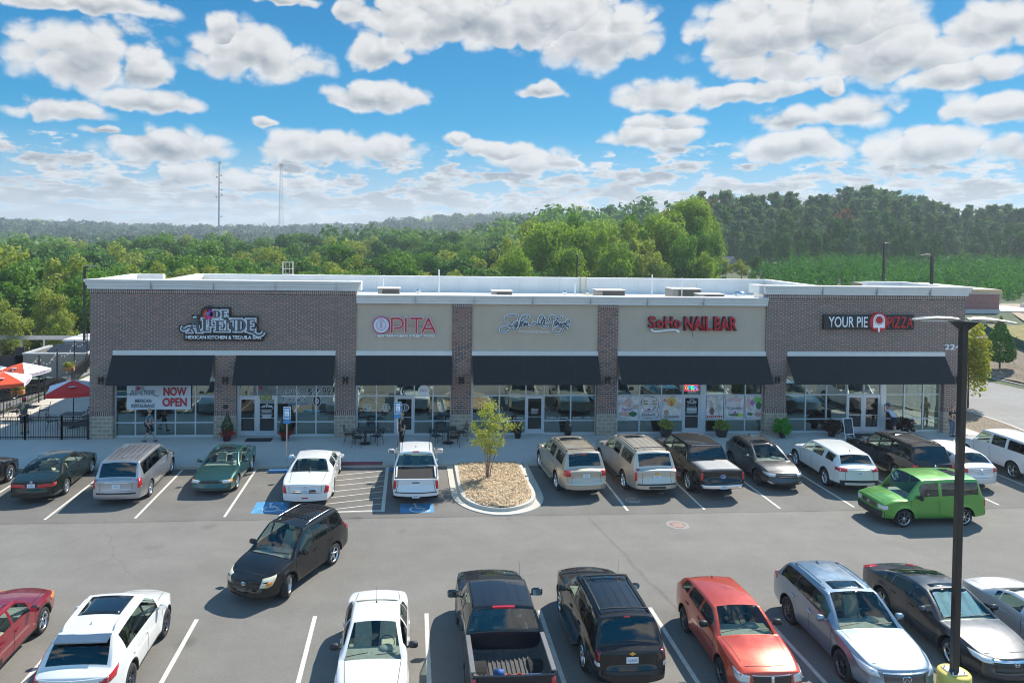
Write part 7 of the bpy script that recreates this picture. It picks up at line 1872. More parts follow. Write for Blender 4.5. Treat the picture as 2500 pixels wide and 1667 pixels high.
stroke_word(script, .040, M_SW, mat('script_dark', (.02, .035, .055), .4), s, -.02, wo=3.0)
fit_text('lettering', 'TOTAL IMAGE SALON', 1.62, .105, M_SW, s, (-.05, -.06, -.43), ext=.03)
b = MB(); b.box(-1.4, -.02, -.06, 1.4, .02, .08); b.build('raceway', M_RUNB, s)

# 4 nail bar
s = sign('wall_sign', 'thick red channel letters of the nail bar with a white underline swash', 14.97, .08, 6.04)
def chan(txt, w, h, x, z):
    fit_text('letter_return', txt, w, h, M_SBLK, s, (x - .035, -.02, z), ext=.13, off=.02); fit_text('letter_face', txt, w, h, M_SRED, s, (x, -.152, z), ext=.02, off=.02)
chan('S', .38, .62, -2.22, .06); chan('o', .38, .44, -1.81, -.04); chan('H', .44, .62, -1.34, .06); chan('o', .38, .44, -.87, -.04); chan('NAIL', 1.46, .76, .26, 0); chan('BAR', 1.26, .76, 1.78, 0)
b = MB(); P = smooth_pts([(-2.22, -.30), (-2.28, -.37), (-2.1, -.44), (-1.6, -.40), (-1.2, -.33), (-.85, -.36), (-.74, -.46), (-.86, -.44)], 2); ribbon(b, P, .075, -.12, -.04); b.build('swash', M_SW, s)
b = MB(); b.path([(.0, -.02, -.4), (.03, -.03, -.52), (.0, -.02, -.62), (.06, -.02, -.72)], .02, 5); b.build('loose_wire', M_SGREY, s)
b = MB(); b.box(-2.4, -.02, -.12, 2.3, .02, .1); b.build('raceway', mat('raceway_grey', (.30, .30, .28), .7), s)

# 5 pizza
s = sign('wall_sign', 'long black pizza sign with a red round peel emblem in its middle', 24.7, -.02, 6.18)
b = MB(); b.bbox(-2.56, -.16, -.40, 2.56, 0, .40, .01); b.build('backing', M_SBLK, s)
fit_text('letter_face', 'YOUR PIE', 2.20, .58, M_SW, s, (-1.22, -.18, 0), ext=.02, off=.01); fit_text('letter_face', 'PIZZA', 1.46, .60, M_SRED, s, (1.25 + .48, -.18, 0), ext=.02, off=.012)
b = MB(); b.lathe([(0, -.22), (.50, -.22), (.52, -.20), (.52, 0)], (.50, 0, .0), 40, 'Y'); b.build('emblem_disc', M_SRED, s)
b = MB(); P = [(.18, -.30), (.82, -.30), (.82, .12)] + [(.5 + .32 * cos(t), .12 + .32 * sin(t)) for t in np.linspace(.1, pi - .1, 14)] + [(.18, .12)]; b.prism(P, -.245, -.215, 'xz'); b.box(.455, -.245, -.52, .545, -.215, -.30); b.build('emblem_peel', M_SW, s)
b = MB(); b.lathe([(0, -.262), (.20, -.262), (.20, -.24)], (.5, 0, .12), 30, 'Y'); b.build('emblem_pizza', M_SRED, s); b = MB(); b.path([(.5 + .255 * cos(t), -.25, .12 + .255 * sin(t)) for t in np.linspace(0, 2 * pi, 28, endpoint=False)], .012, 4, True); b.build('emblem_ring', M_SGREY, s)
s = sign('street_number', 'white street number on the brick beside the lamp post', 29.6, -.01, 4.82); fit_text('numerals', '224', .90, .30, M_SW, s, ext=.04, off=.01)
for x, t_ in ((-.26, '108'), (6.6, '112'), (15.12, '116'), (24.95, '120')):
    z_ = 2.36; o = fit_text('door_number', t_, .38, .17, M_SW, None, (x, GLY - .012, z_), ext=.003); tag(o, 'white suite number on the transom above ' + {'108': 'the mediterranean food door', '112': 'the hair salon door', '116': 'the nail bar door', '120': 'the pizza shop double door'}[t_], 'number')

# window graphics
BNM = mat('banner_cloth', (.60, .63, .66), .7, var=.03)
s = sign('banner', 'white banner reading now open in red below the first awning', -12.65, .17, 2.14); b = MB()
n = 12
for i in range(n): x0, x1 = lerp(-1.57, 1.57, i / n), lerp(-1.57, 1.57, (i + 1) / n); q0, q1 = .012 * sin(i * 1.1), .012 * sin((i + 1) * 1.1); b.add([(x0, q0, -.62), (x1, q1, -.62), (x1, q1, .64), (x0, q0, .64)], [(0, 1, 2, 3)])
b.build('cloth', BNM, s); fit_text('lettering', 'NOW', 1.14, .44, M_SRED, s, (.80, -.03, .30), ext=.006, off=.03); fit_text('lettering', 'OPEN', 1.20, .44, M_SRED, s, (.78, -.03, -.24), ext=.006, off=.03)
fit_text('lettering', 'MEXICAN', .80, .17, M_SGREY, s, (-.76, -.03, -.17), ext=.006, off=.03); fit_text('lettering', 'RESTAURANT', 1.16, .18, M_SGREY, s, (-.76, -.03, -.42), ext=.006, off=.03); allende(-.76, -.03, .26, 1.45, M_SGREY, None, None, s, depth=.006)
s = sign('window_decal', 'grey and black lunch price lettering on the glass beside the double door', -5.75, GLY - .03, 2.22)
fit_text('lettering', 'Lunch', 1.0, .40, M_SW, s, (-.25, .008, .20), ext=.003, shear=.45, off=.05); fit_text('lettering', 'Lunch', .96, .36, M_SBLK, s, (-.25, 0, .20), ext=.003, shear=.45); fit_text('lettering', 'Specials', 1.32, .40, M_SW, s, (-.22, .008, -.20), ext=.003, shear=.45, off=.05); fit_text('lettering', 'Specials', 1.28, .36, M_SBLK, s, (-.22, 0, -.20), ext=.003, shear=.45)
for off, m_, yy in ((.06, M_SW, .008), (.01, M_SBLK, 0)): fit_text('lettering', '$', .24 + off, .42 + off, m_, s, (.62, yy, .14), ext=.003, off=off * .3); fit_text('lettering', '6', .38 + off, .95 + off, m_, s, (.98, yy, -.12), ext=.003, off=off * .6); fit_text('lettering', '99', .44 + off, .46 + off, m_, s, (1.46, yy, .18), ext=.003, off=off * .4)
fit_text('lettering', 'FRESH MARGARITAS', 1.0, .11, M_SBLUE, s, (.05, 0, -.48), ext=.003)
b = MB(); b.box(-2.25, .018, -.45, 1.80, .022, .60); b.build('grey_blind', mat('blind_grey', (.26, .28, .26), .8, var=.2, vscale=3), s)
s = sign('window_decal', 'pale flower and serif restaurant decal above the double door', -7.45, GLY - .05, 2.38); allende(.1, 0, .0, 1.45, M_SGREY, None, None, s, depth=.005); b = MB(); b.box(-.22, -.004, -.42, .40, 0, -.18); b.build('picture', mat('pic_olive', (.30, .32, .12), .6, var=.8, vscale=7), s)
s = sign('window_decal', 'white opening hours lettering on the right leaf of the restaurant door', -7.3, GLY - .06, 1.4); allende(.03, 0, .25, .62, M_SW, None, None, s, flower=False, depth=.004); b = MB(); [b.box(-.26, 0, .02 - k * .05, .26 - (k % 2) * .06, .004, .04 - k * .05) for k in range(3)]; b.path([(x_, 0, z_) for x_, z_ in ((-.32, .08), (.32, .08), (.32, -.14), (-.32, -.14))], .008, 4, True); [b.box(-.26 + .02 * k, 0, -.22 - k * .05, .26 - .02 * k, .004, -.20 - k * .05) for k in range(4)]; b.build('small_print', M_SW, s)
for x in (-2.2, -1.23, -.26, 1.68):
    s = sign('window_decal', 'round pale badge decal on the mediterranean food shop glass', x, GLY - .03 - (.03 if x == -.26 else 0), 1.55); s['group'] = 'round badge decals'; b = MB(); b.path([(.20 * cos(t), 0, .20 * sin(t)) for t in np.linspace(0, 2 * pi, 24, endpoint=False)], .012, 4, True); b.path([(.13 * cos(t), 0, .13 * sin(t)) for t in np.linspace(0, 2 * pi, 20, endpoint=False)], .008, 4, True); [b.box(-.035, -.004, -.08 + k * .03, .035, .004, -.065 + k * .03) for k in range(6)]; b.build('ring', M_SW, s)
s = sign('window_decal', 'pink lettered PITA poster low in the glass beside the door', -1.25, GLY + .04, .48); b = MB(); b.box(-.33, 0, -.22, .33, .01, .30); b.build('panel', M_SPINK, s); fit_text('lettering', 'PITA', .48, .17, M_SW, s, (0, -.01, -.03), ext=.004)
s = sign('window_decal', 'round white hanging badge at the top of the food shop glass', .72, GLY - .03, 2.42); b = MB(); b.lathe([(0, 0), (.30, 0), (.30, .01)], (0, 0, 0), 28, 'Y'); b.build('disc', M_SW, s); fit_text('lettering', 'OPITA', .36, .09, M_SPINK, s, (0, -.006, 0), ext=.004)
s = sign('window_decal', 'small white salon lettering and notice on the salon door', 6.58, GLY - .05, 1.3); fit_text('lettering', 'Salon', .40, .14, M_SW, s, (0, 0, .12), ext=.003, shear=.4); b = MB(); [b.box(-.2, 0, .0 - k * .05, .2 - .03 * k, .003, .015 - k * .05) for k in range(3)]; b.build('small_print', M_SW, s)
for x in (7.8, 9.2, 5.4): fit = fit_text('window_decal', 'AVEDA  AVEDA', 1.15, .07, M_SW, None, (x, GLY - .02, .97), ext=.003); tag(fit, 'row of small white repeated words along the salon glass', 'lettering', 'repeated words on the salon glass')
# nail bar posters
def poster(x0, x1, lab, z0=.86, z1=2.11, bg=(.55, .54, .55)):
    cx = (x0 + x1) / 2; s = sign('window_poster', lab, cx, GLY - .02, 0); b = MB(); b.box(x0 - cx, 0, z0, x1 - cx, .01, z1); b.build('sheet', mat(f'poster_{int(x0 * 10)}', bg, .5, var=.38, vscale=3.1, col2=(.66, .56, .52)), s); return s
def dab(s, x, z, rx, rz, col, nm='shape', rough=.5, var=.25):
    b = MB(); k = 14; P = [(x + rx * cos(2 * pi * i / k) * (1 + .12 * sin(i * 2.3)), z + rz * sin(2 * pi * i / k) * (1 + .1 * cos(i * 1.7))) for i in range(k)]; b.prism(P, dab.y - .002, dab.y, 'xz'); dab.y -= .0021; return b.build(nm, mat('ink_%02x%02x%02x' % tuple(int(c * 99) for c in col), col, rough, var=var, vscale=9), s)
def P_(*a): dab.y = -.003; return poster(*a)
s = P_(11.06, 12.20, 'facial treatment poster with a massaged face and green leaves'); dab(s, 0, 1.75, .22, .24, (.55, .36, .30), 'face'); dab(s, -.35, 1.7, .25, .07, (.58, .40, .33), 'arm'); dab(s, -.1, 1.15, .45, .12, (.55, .35, .28), 'hand'); dab(s, .25, 1.15, .22, .14, (.03, .12, .05), 'leaves'); dab(s, .42, 1.55, .14, .12, (.50, .33, .27), 'hand'); fit_text('lettering', 'Facial', .52, .15, M_SPUR, s, (-.1, -.02, 1.42), ext=.003, shear=.3)
s = P_(12.28, 13.40, 'eyelash poster with a line drawn face and red lips'); s_ = s
b = MB(); L_ = lambda P, w: ribbon(b, smooth_pts(P, 2), w, -.010, -.006)
L_([(-.42, 2.05), (-.52, 1.8), (-.46, 1.55), (-.30, 1.32), (-.12, 1.22), (.06, 1.30), (.28, 1.55)], .018); L_([(-.38, 2.08), (-.1, 2.1), (.22, 2.06), (.42, 1.85), (.46, 1.6), (.36, 1.3), (.5, 1.1), (.3, .9)], .022); L_([(-.42, 1.80), (-.28, 1.88), (-.12, 1.82)], .03); L_([(.08, 1.80), (.22, 1.86), (.34, 1.84)], .025); L_([(-.40, 1.70), (-.26, 1.64), (-.12, 1.70)], .03); L_([(.12, 1.70), (.24, 1.64), (.36, 1.70)], .03); L_([(.02, 1.78), (.0, 1.62), (.05, 1.58)], .012); b.build('line_drawing', M_SBLK, s)
dab(s, -.27, 1.73, .13, .045, (.42, .45, .14), 'eyeshadow'); dab(s, .23, 1.73, .11, .04, (.42, .45, .14), 'eyeshadow'); dab(s, -.08, 1.38, .09, .05, (.55, .03, .10), 'lips'); fit_text('lettering', 'Eyelash', .68, .20, M_SBLK, s, (-.12, -.02, 1.10), ext=.003); fit_text('lettering', 'Extensions', .50, .07, M_SGREY, s, (-.02, -.02, .95), ext=.003)
s = P_(13.48, 14.58, 'waxing poster with an orange jar and a pale bowl'); dab(s, -.05, 1.80, .26, .26, (.62, .40, .08), 'backdrop'); dab(s, -.05, 1.72, .09, .15, (.60, .14, .06), 'jar'); dab(s, .1, 1.30, .34, .18, (.66, .60, .54), 'bowl'); dab(s, -.32, 1.22, .14, .16, (.42, .28, .18), 'wood'); dab(s, .36, 1.6, .14, .2, (.60, .45, .32), 'cloth'); dab(s, -.4, 1.88, .08, .09, (.60, .25, .16), 'flower'); fit_text('lettering', 'WAXING', .82, .13, M_SBLK, s, (-.02, -.03, 1.0), ext=.003)
s = P_(15.92, 16.86, 'nail care poster with hands and small green words'); dab(s, -.20, 1.55, .10, .30, (.50, .38, .31), 'hand'); dab(s, -.16, 1.28, .14, .2, (.16, .10, .08), 'nails'); dab(s, .22, 1.42, .18, .14, (.46, .42, .36), 'bowl'); dab(s, .2, 1.6, .12, .05, (.30, .42, .20), 'leaf'); fit_text('lettering', 'SNS', .34, .14, mat('ink_green', (.36, .48, .30), .5), s, (.22, -.02, 1.88), ext=.003); b = MB(); [b.box(-.42 + k * .11, -.02, .95, -.36 + k * .11, -.015, 1.05) for k in range(8)]; b.build('colour_row', M_SRED, s)
s = P_(16.98, 18.0, 'gift certificate poster with pink petals and limes'); dab(s, .0, 1.88, .42, .16, (.62, .42, .40), 'petals'); dab(s, -.1, 1.72, .3, .12, (.66, .55, .54), 'petals'); dab(s, .05, 1.08, .42, .07, (.05, .18, .05), 'leaves'); dab(s, .32, 1.05, .14, .11, (.46, .52, .08), 'lime'); dab(s, .02, 1.18, .09, .09, (.36, .10, .32), 'flower'); fit_text('lettering', 'Gift Certificates', .88, .15, M_SGREY, s, (-.02, -.02, 1.45), ext=.003)
s = P_(18.12, 18.98, 'poster with a purple flower and bright green leaves'); dab(s, -.28, 1.7, .14, .35, (.60, .38, .34), 'arm'); dab(s, -.08, 1.72, .12, .16, (.42, .10, .42), 'flower'); dab(s, .2, 1.85, .22, .2, (.16, .46, .10), 'leaves'); dab(s, .28, 1.58, .16, .2, (.04, .14, .06), 'dark_leaves'); dab(s, -.2, 1.12, .18, .08, (.05, .14, .06), 'leaves'); dab(s, .22, 1.10, .2, .12, (.46, .26, .24), 'stones')
s = sign('neon_sign', 'lit multicolour open sign above the nail bar door', 15.05, GLY - .04, 2.55)
for k, (ch, c) in enumerate(zip('OPEN', ((.6, .25, .06), (.02, .25, .5), (.05, .9, .2), (.12, .2, .95)))): fit_text('letter', ch, .14, .20, mat(f'neon_{ch}', c, emit=c, estr=1.6), s, (-.26 + k * .17, 0, 0), ext=.01)
b = MB(); b.path([(-.38, 0, -.15), (.38, 0, -.15), (.38, 0, .15), (-.38, 0, .15)], .012, 5, True); b.build('tube', mat('neon_red', (.7, .05, .1), emit=(.9, .06, .12), estr=1.4), s)
s = sign('window_decal', 'white nail bar lettering and hours on the nail bar door', 15.1, GLY - .05, 1.5); fit_text('lettering', 'SoHo', .26, .09, M_SW, s, (0, 0, .42), ext=.003); fit_text('lettering', 'NAIL BAR', .52, .11, M_SW, s, (0, 0, .29), ext=.003); b = MB(); b.path([(-.22, 0, .2), (.22, 0, .2), (.22, 0, .04), (-.22, 0, .04)], .01, 4, True); [b.box(-.27, 0, -.12 - k * .06, .27, .004, -.09 - k * .06) for k in range(4)]; b.build('small_print', M_SW, s); fit_text('lettering', '770-243-3525', .56, .08, M_SW, s, (0, 0, -.04), ext=.003)

# accessible parking signs
for x, y, z, lab in ((-6.15, -4.0, 2.62, 'blue accessible parking sign on a thin post beside the white luxury sedan'), (-.0, -3.3, 2.55, 'blue accessible parking sign on a thin post behind the white pickup truck')):
    if x > -1: x, y = -.55, -3.3
    else: x, y = -5.55, -4.2
    r = empty('parking_sign', (x, y, .1), 0, lab, 'sign'); b = MB(); b.box(-.025, -.02, 0, .025, .02, 2.55); b.build('post', M_ALLOY, r); b = MB(); b.bbox(-.16, -.035, 1.98, .16, -.02, 2.55, .006); b.build('plate', M_SW, r)
    b = MB(); b.bbox(-.145, -.042, 1.995, .145, -.034, 2.535, .003); b.build('blue_panel', M_SBLUE, r); b = MB(); b.box(-.10, -.047, 2.12, .10, -.041, 2.36); b.build('symbol_panel', M_SW, r)
    b = MB(); b.path([(.0 + .055 * cos(t) - .01, -.05, 2.19 + .05 * sin(t)) for t in np.linspace(2.2, 6.4, 10)], .009, 4); b.path([(-.03, -.05, 2.31), (-.02, -.05, 2.22), (.03, -.05, 2.22), (.06, -.05, 2.15)], .009, 4); b.build('symbol', M_SBLUE, r)
    fit_text('lettering', 'PARKING\\nPERMIT\\nREQUIRED'.replace('\\\\n', '\\n'), .0001 + .2, .10, M_SW, r, (0, -.046, 2.45), ext=.002) if 0 else None
    b = MB(); [b.box(-.11, -.046, z0, .11, -.042, z0 + .025) for z0 in (2.40, 2.45, 2.04)]; b.build('small_print', M_SW, r)
    b = MB(); b.bbox(-.16, -.04, 1.78, .16, -.02, 1.95, .006); b.build('lower_plate', M_SBLUE, r)

# ------------------------------------------------------------------ things on the walk
M_IRON = mat('black_iron', (.015, .015, .016), .45)


def chair_mesh():
    parts = {}
    b = MB()
    for k in range(7): b.box(-.22, -.21 + k * .065, .44, .22, -.165 + k * .065, .455)
    b.path([(-.22, -.22, .445), (.22, -.22, .445), (.22, .24, .445), (-.22, .24, .445)], .012, 5, True); parts['seat'] = b.mesh('seat', M_IRON)
    b = MB(); b.path([(-.22, .22, .44), (-.23, .30, .72), (-.15, .33, .88), (.15, .33, .88), (.23, .30, .72), (.22, .22, .44)], .013, 5)
    for k in range(4): z = .56 + k * .08; b.box(-.22, .27 + k * .015, z, .22, .28 + k * .015, z + .04)
    parts['backrest'] = b.mesh('backrest', M_IRON)
    for s_ in (-1, 1): b = MB(); b.path([(s_ * .23, .28, .66), (s_ * .26, -.10, .66), (s_ * .25, -.2, .6), (s_ * .23, -.2, .44)], .012, 5); parts[f'armrest{s_}'] = b.mesh('armrest', M_IRON)
    for i, (sx, sy) in enumerate(((-1, -1), (1, -1), (-1, 1), (1, 1))): b = MB(); b.path([(sx * .2, sy * .2, .44), (sx * .24, sy * .27, 0)], .011, 5); parts[f'leg{i}'] = b.mesh('leg', M_IRON)
    return parts
CH = chair_mesh()


def place_chair(x, y, z, rz, label, group):
    r = empty('patio_chair', (x, y, z), rz, label, 'chair', group)
    for k, me in CH.items(): link(k.rstrip('-0123456789'), me, r)
    return r


def place_table(x, y, z, label, square=False, umb=False):
    r = empty('bistro_table', (x, y, z), 0, label, 'table'); b = MB()
    if square: b.bbox(-.55, -.4, .70, .55, .4, .73, .01)
    else: b.bbox(-.42, -.42, .71, .42, .42, .735, .01)
    b.build('tabletop', M_IRON, r); b = MB(); b.tube((0, 0, .03), (0, 0, .71), .035, n=8); b.build('pedestal', M_IRON, r); b = MB(); b.smooth = True; b.lathe([(.0, .05), (.1, .045), (.28, .02), (.30, 0)], n=16); b.build('base', M_IRON, r); return r
place_table(-2.2, -1.2, .1, 'black iron bistro table left of the food shop door')
for (x, y, a) in ((-2.95, -1.1, 1.5), (-2.5, -1.72, 2.9), (-1.62, -1.45, -2.2), (-1.95, -.55, 0.1)): place_chair(x, y, .1, a, 'black iron chair at the bistro table left of the food shop door', 'chairs at the left bistro table')
place_table(1.95, -1.2, .1, 'black iron bistro table right of the food shop door')
for (x, y, a) in ((1.35, -1.5, 2.2), (2.2, -1.85, 3.3), (2.62, -.85, -1.3), (1.65, -.6, .3)): place_chair(x, y, .1, a, 'black iron chair at the bistro table right of the food shop door', 'chairs at the right bistro table')


def planter(x, y, label, pot, r0, r1, h, plants, square=False, s=1.):
    r = empty('planter', (x, y, .1), 0, label, 'planter'); b = MB()
    if square: b.add([(sx * r0, sy * r0, 0) for sx, sy in ((-1, -1), (1, -1), (1, 1), (-1, 1))] + [(sx * r1, sy * r1, h) for sx, sy in ((-1, -1), (1, -1), (1, 1), (-1, 1))], [(0, 1, 5, 4), (1, 2, 6, 5), (2, 3, 7, 6), (3, 0, 4, 7), (0, 3, 2, 1)]); b.cur = 1; b.add([(sx * r1 * .92, sy * r1 * .92, h - .03) for sx, sy in ((-1, -1), (1, -1), (1, 1), (-1, 1))], [(0, 1, 2, 3)])
    else: b.smooth = True; b.lathe([(0, 0), (r0, 0), (r1, h * .9), (r1 * 1.06, h * .92), (r1 * 1.06, h), (r1 * .92, h), (r1 * .9, h - .04), (0, h - .04)], n=18)
    b.build('pot', [pot, mat('soil', (.05, .035, .025), .95)], r)
    for (nm, kind, n, H, R, lf, m, z) in plants:
        me = crown(kind, int(abs(x * 13)) + n, n, H, R, lf, m); me.name = nm; link(nm, me, r, loc=(0, 0, z))
    return r
M_POT = mat('pot_dark', (.028, .026, .026), .6); M_POTW = mat('pot_wine', (.07, .02, .02), .5)
M_CONEL = leafmat('topiary_leaf', (.012, .055, .018), (.025, .08, .022), trans=.15, scale=5); M_REDF = leafmat('red_flower', (.42, .01, .035), (.55, .02, .05), (.06, .12, .03), trans=.2, scale=9)
M_LIMEF = leafmat('lime_foliage', (.12, .26, .03), (.40, .38, .06), (.6, .5, .2), trans=.3, scale=9); M_FERN = leafmat('fern', (.05, .30, .02), (.12, .42, .04), trans=.35, scale=8); M_DKP = leafmat('dark_coleus', (.035, .012, .012), (.06, .02, .018), (.03, .04, .015), trans=.1, scale=9); M_PURP = leafmat('purple_foliage', (.10, .03, .05), (.06, .12, .03), (.2, .08, .1), trans=.2, scale=9)
for x, lab in ((-9.1, 'cone topiary in a red flowered pot against the brick pier'), (-6.25, 'cone topiary in a red flowered pot right of the restaurant door')):
    planter(x, -.5, lab, M_POTW, .17, .24, .36, [('topiary', 'cone', 900, 1.05, .27, .07, M_CONEL, .38), ('red_flowers', 'oak', 700, .42, .42, .085, M_REDF, .22)])
planter(5.6, -.42, 'small dark pot with purple and green plant left of the salon door', M_POT, .14, .19, .3, [('foliage', 'oak', 500, .62, .26, .08, M_PURP, .26)])
planter(8.25, -.3, 'small dark pot with purple and green plant right of the salon door', M_POT, .14, .19, .3, [('foliage', 'oak', 500, .62, .26, .08, M_PURP, .26)])
planter(13.45, -.42, 'square dark planter with yellow green flowers left of the nail bar door', M_POT, .18, .27, .45, [('foliage', 'oak', 1100, .62, .48, .09, M_LIMEF, .36)], True)
planter(16.45, -.45, 'square dark planter with yellow green flowers right of the nail bar door', M_POT, .18, .27, .45, [('foliage', 'oak', 1100, .55, .46, .09, M_LIMEF, .36)], True)
planter(19.65, -.75, 'bright green fern in front of the block pier by the black crossover', M_POT, .12, .16, .25, [('fronds', 'oak', 2200, 1.0, .52, .09, M_FERN, .15)])
planter(22.5, -.55, 'dark round leafy bush in a pot left of the sandwich board', M_POT, .16, .2, .28, [('foliage', 'oak', 1800, .85, .55, .09, M_DKP, .18)])
planter(26.75, -.35, 'dark round leafy bush in a pot beside the leaning man', M_POT, .16, .2, .28, [('foliage', 'oak', 1800, .85, .55, .09, M_DKP, .18)])
r = empty('sandwich_board', (23.25, -.72, .1), .15, 'white framed chalkboard standing by the pizza shop door', 'sandwich board')
for s_ in (-1, 1):
    b = MB(); P = lambda x, z: (x, s_ * (.22 - z * .21), z)
    for a, c in (((-.27, 0), (-.27, 1.0)), ((.27, 0), (.27, 1.0)), ((-.27, 1.0), (.27, 1.0)), ((-.27, .2), (.27, .2))): b.tube(P(*a), P(*c), .022, n=4)
    b.build('frame', M_SW, r); b = MB(); b.add([P(-.25, .2), P(.25, .2), P(.25, .98), P(-.25, .98)], [(0, 1, 2, 3)]); b.build('board', mat('chalkboard', (.03, .045, .05), .7, var=.7, vscale=14), r)
for x0, y0, x1, y1, lab in ((-8.2, -.75, -6.9, -.1, 'black door mat before the restaurant double door'), (23.6, -.8, 25.3, -.1, 'black door mat before the pizza shop double door')):
    b = MB(); b.bbox(x0, y0, .1, x1, y1, .115, .004); tag(b.build('door_mat', mat('rubber_mat', (.02, .02, .022), .9, bump=.3)), lab, 'door mat')

# ------------------------------------------------------------------ big lamp post in front
M_LAMPB = mat('lamp_black', (.012, .011, .011), .35, coat=.3)
M_LAMPT = mat('lamp_head_top', (.30, .30, .29), .35, metal=.5)
def lamp_post(x, y, z0, H, heads, label, pw=.073, base=None, hs=1., tilt=.0):
    r = empty('lamp_post', (x, y, z0), .0, label, 'lamp post')
    if base: b = MB(); b.smooth = True; b.lathe([(.34, 0), (.34, base - .03), (.31, base), (0, base)], n=28); b.build('concrete_base', mat('base_yellow', (.62, .50, .12), .7, var=.15, vscale=4), r); b = MB(); b.bbox(-.19, -.19, base, .19, .19, base + .025, .004); [b.tube((sx * .14, sy * .14, base), (sx * .14, sy * .14, base + .07), .014, n=6) for sx in (-1, 1) for sy in (-1, 1)]; b.build('base_plate', M_ALLOY, r)
    b = MB(); b.bbox(-pw, -pw, base or 0, pw, pw, H - .12, .012); b.build('pole', M_LAMPB, r)
    for a in heads:
        c, s_ = cos(a), sin(a); T_ = lambda u, v, w: (c * u * hs - s_ * v * hs, s_ * u * hs + c * v * hs, H + w * hs)
        b = MB(); b.add([T_(.02, -.05, -.30), T_(.02, .05, -.30), T_(.30, .07, -.05), T_(.30, -.07, -.05), T_(.0, -.06, -.05), T_(.0, .06, -.05)], [(0, 1, 2, 3), (4, 5, 1, 0), (4, 3, 2, 5), (0, 3, 4), (1, 5, 2)]); b.build('arm', M_LAMPB, r)
        b = MB(); U = [(.10, .06), (.30, .15), (.55, .19), (.82, .185), (1.0, .15), (1.04, .08)]; vs = []
        for k, (u, w) in enumerate(U):
            sag = -.03 * (u / 1.0) ** 1.5 + .05 * sin(pi * u); vs += [T_(u, -w, sag - .01), T_(u, 0, sag + .012), T_(u, w, sag - .01), T_(u, w * .9, sag - .034), T_(u, -w * .9, sag - .034)]
        fs = []
        for k in range(len(U) - 1):
            o = 5 * k; fs += [(o + i, o + (i + 1) % 5, o + 5 + (i + 1) % 5, o + 5 + i) for i in range(5)]
        fs += [(0, 1, 2, 3, 4), tuple(5 * (len(U) - 1) + i for i in (4, 3, 2, 1, 0))]
        b.smooth = False; b.add(vs, fs); hd = b.build('lamp_head', M_LAMPT, r)
        b = MB(); b.add([T_(.2, -.12, -.05), T_(.85, -.15, -.075), T_(.85, .15, -.075), T_(.2, .12, -.05)], [(0, 1, 2, 3)]); b.build('lens', M_LAMPB, hd)
    return r
lamp_post(12.5, -22.35, 0, 8.78, [.12, pi - .35, 2.75, -.42 + .1], 'tall black lamp post with four heads and a yellow base between the cars', base=.72)
lamp_post(-29.0, 30, -1.5, 8.9, [.2], 'thin black lamp post standing left of the shop building', pw=.09)
lamp_post(65.8, 60, .5, 9.9, [0.1], 'black lamp post with one right pointing head before the pines', pw=.12)
lamp_post(61.75, 45, .5, 8.6, [pi - .1], 'black lamp post with one left pointing head behind the right roof', pw=.14, hs=1.3)
lamp_post(20.0, 50, -3, 11.5, [1.6], 'thin black lamp post rising behind the middle of the roof', pw=.09)

# ------------------------------------------------------------------ patio on the left
def fence(name, x0, y0, x1, y1, h, label, z=.1, rails=(.12, .86, 1.), gap=.115, cat='fence'):
    r = empty(name, (x0, y0, z), atan2(y1 - y0, x1 - x0), label, cat); L = hypot(x1 - x0, y1 - y0); b = MB(); k = .06
    while k < L: b.box(k - .009, -.009, .03, k + .009, .009, h * 1.0); k += gap
    b.build('pickets', M_IRON, r); 
    for f in rails: b = MB(); b.box(0, -.017, h * f - .022, L, .017, h * f + .022); b.build('rail', M_IRON, r)
    for q in (0, L): b = MB(); b.box(q - .035, -.035, 0, q + .035, .035, h + .08); b.build('post', M_IRON, r)
    return r
fence('patio_fence', -17.25, -.1, -15.98, -.1, 1.12, 'short black picket gate beside the brick corner', cat='gate'); b = MB(); b.box(-17.15, -.16, .78, -16.05, -.12, 1.02); tag(b.build('gate_board', M_SBLK), 'black board fixed to the patio gate', 'board')
for i, xx in enumerate((-19.0, -20.9)): fence('patio_fence', xx, -.1, xx + (1.75 if i == 0 else 1.9), -.1, 1.12, ('black picket fence panel between the red capped man and the gate', 'black picket fence panel left of the red capped man')[i])
fence('patio_fence', -22.8, -.1, -20.9, -.1, 1.12, 'black picket fence panel at the left photo edge')
FS = [(-23.0, -.1), (-22.8, 4.5), (-22.4, 9.0), (-22.75, 13.5), (-23.8, 18.0), (-24.6, 21)]
for i, ((xa, ya), (xb_, yb)) in enumerate(zip(FS, FS[1:])): fence('patio_fence', xa, ya, xb_, yb, 1.05, ['black side fence panel nearest the walk', 'black side fence panel behind the silver chairs', 'black side fence panel before the dark parked car', 'black side fence panel below the hanging flower box', 'black side fence panel farthest from the walk'][i], gap=.13)
POLES = [(-22.75, 1.0), (-22.75, 4.6), (-22.35, 8.2), (-22.4, 10.6), (-23.1, 14.6), (-24.2, 19.2)]
for i, (x, y) in enumerate(POLES):
    b = MB(); b.tube((x, y, .1), (x, y, 2.95), .045, n=8); tag(b.build('string_light_pole', M_IRON), 'thin black pole carrying string lights along the patio fence', 'pole', 'string light poles')
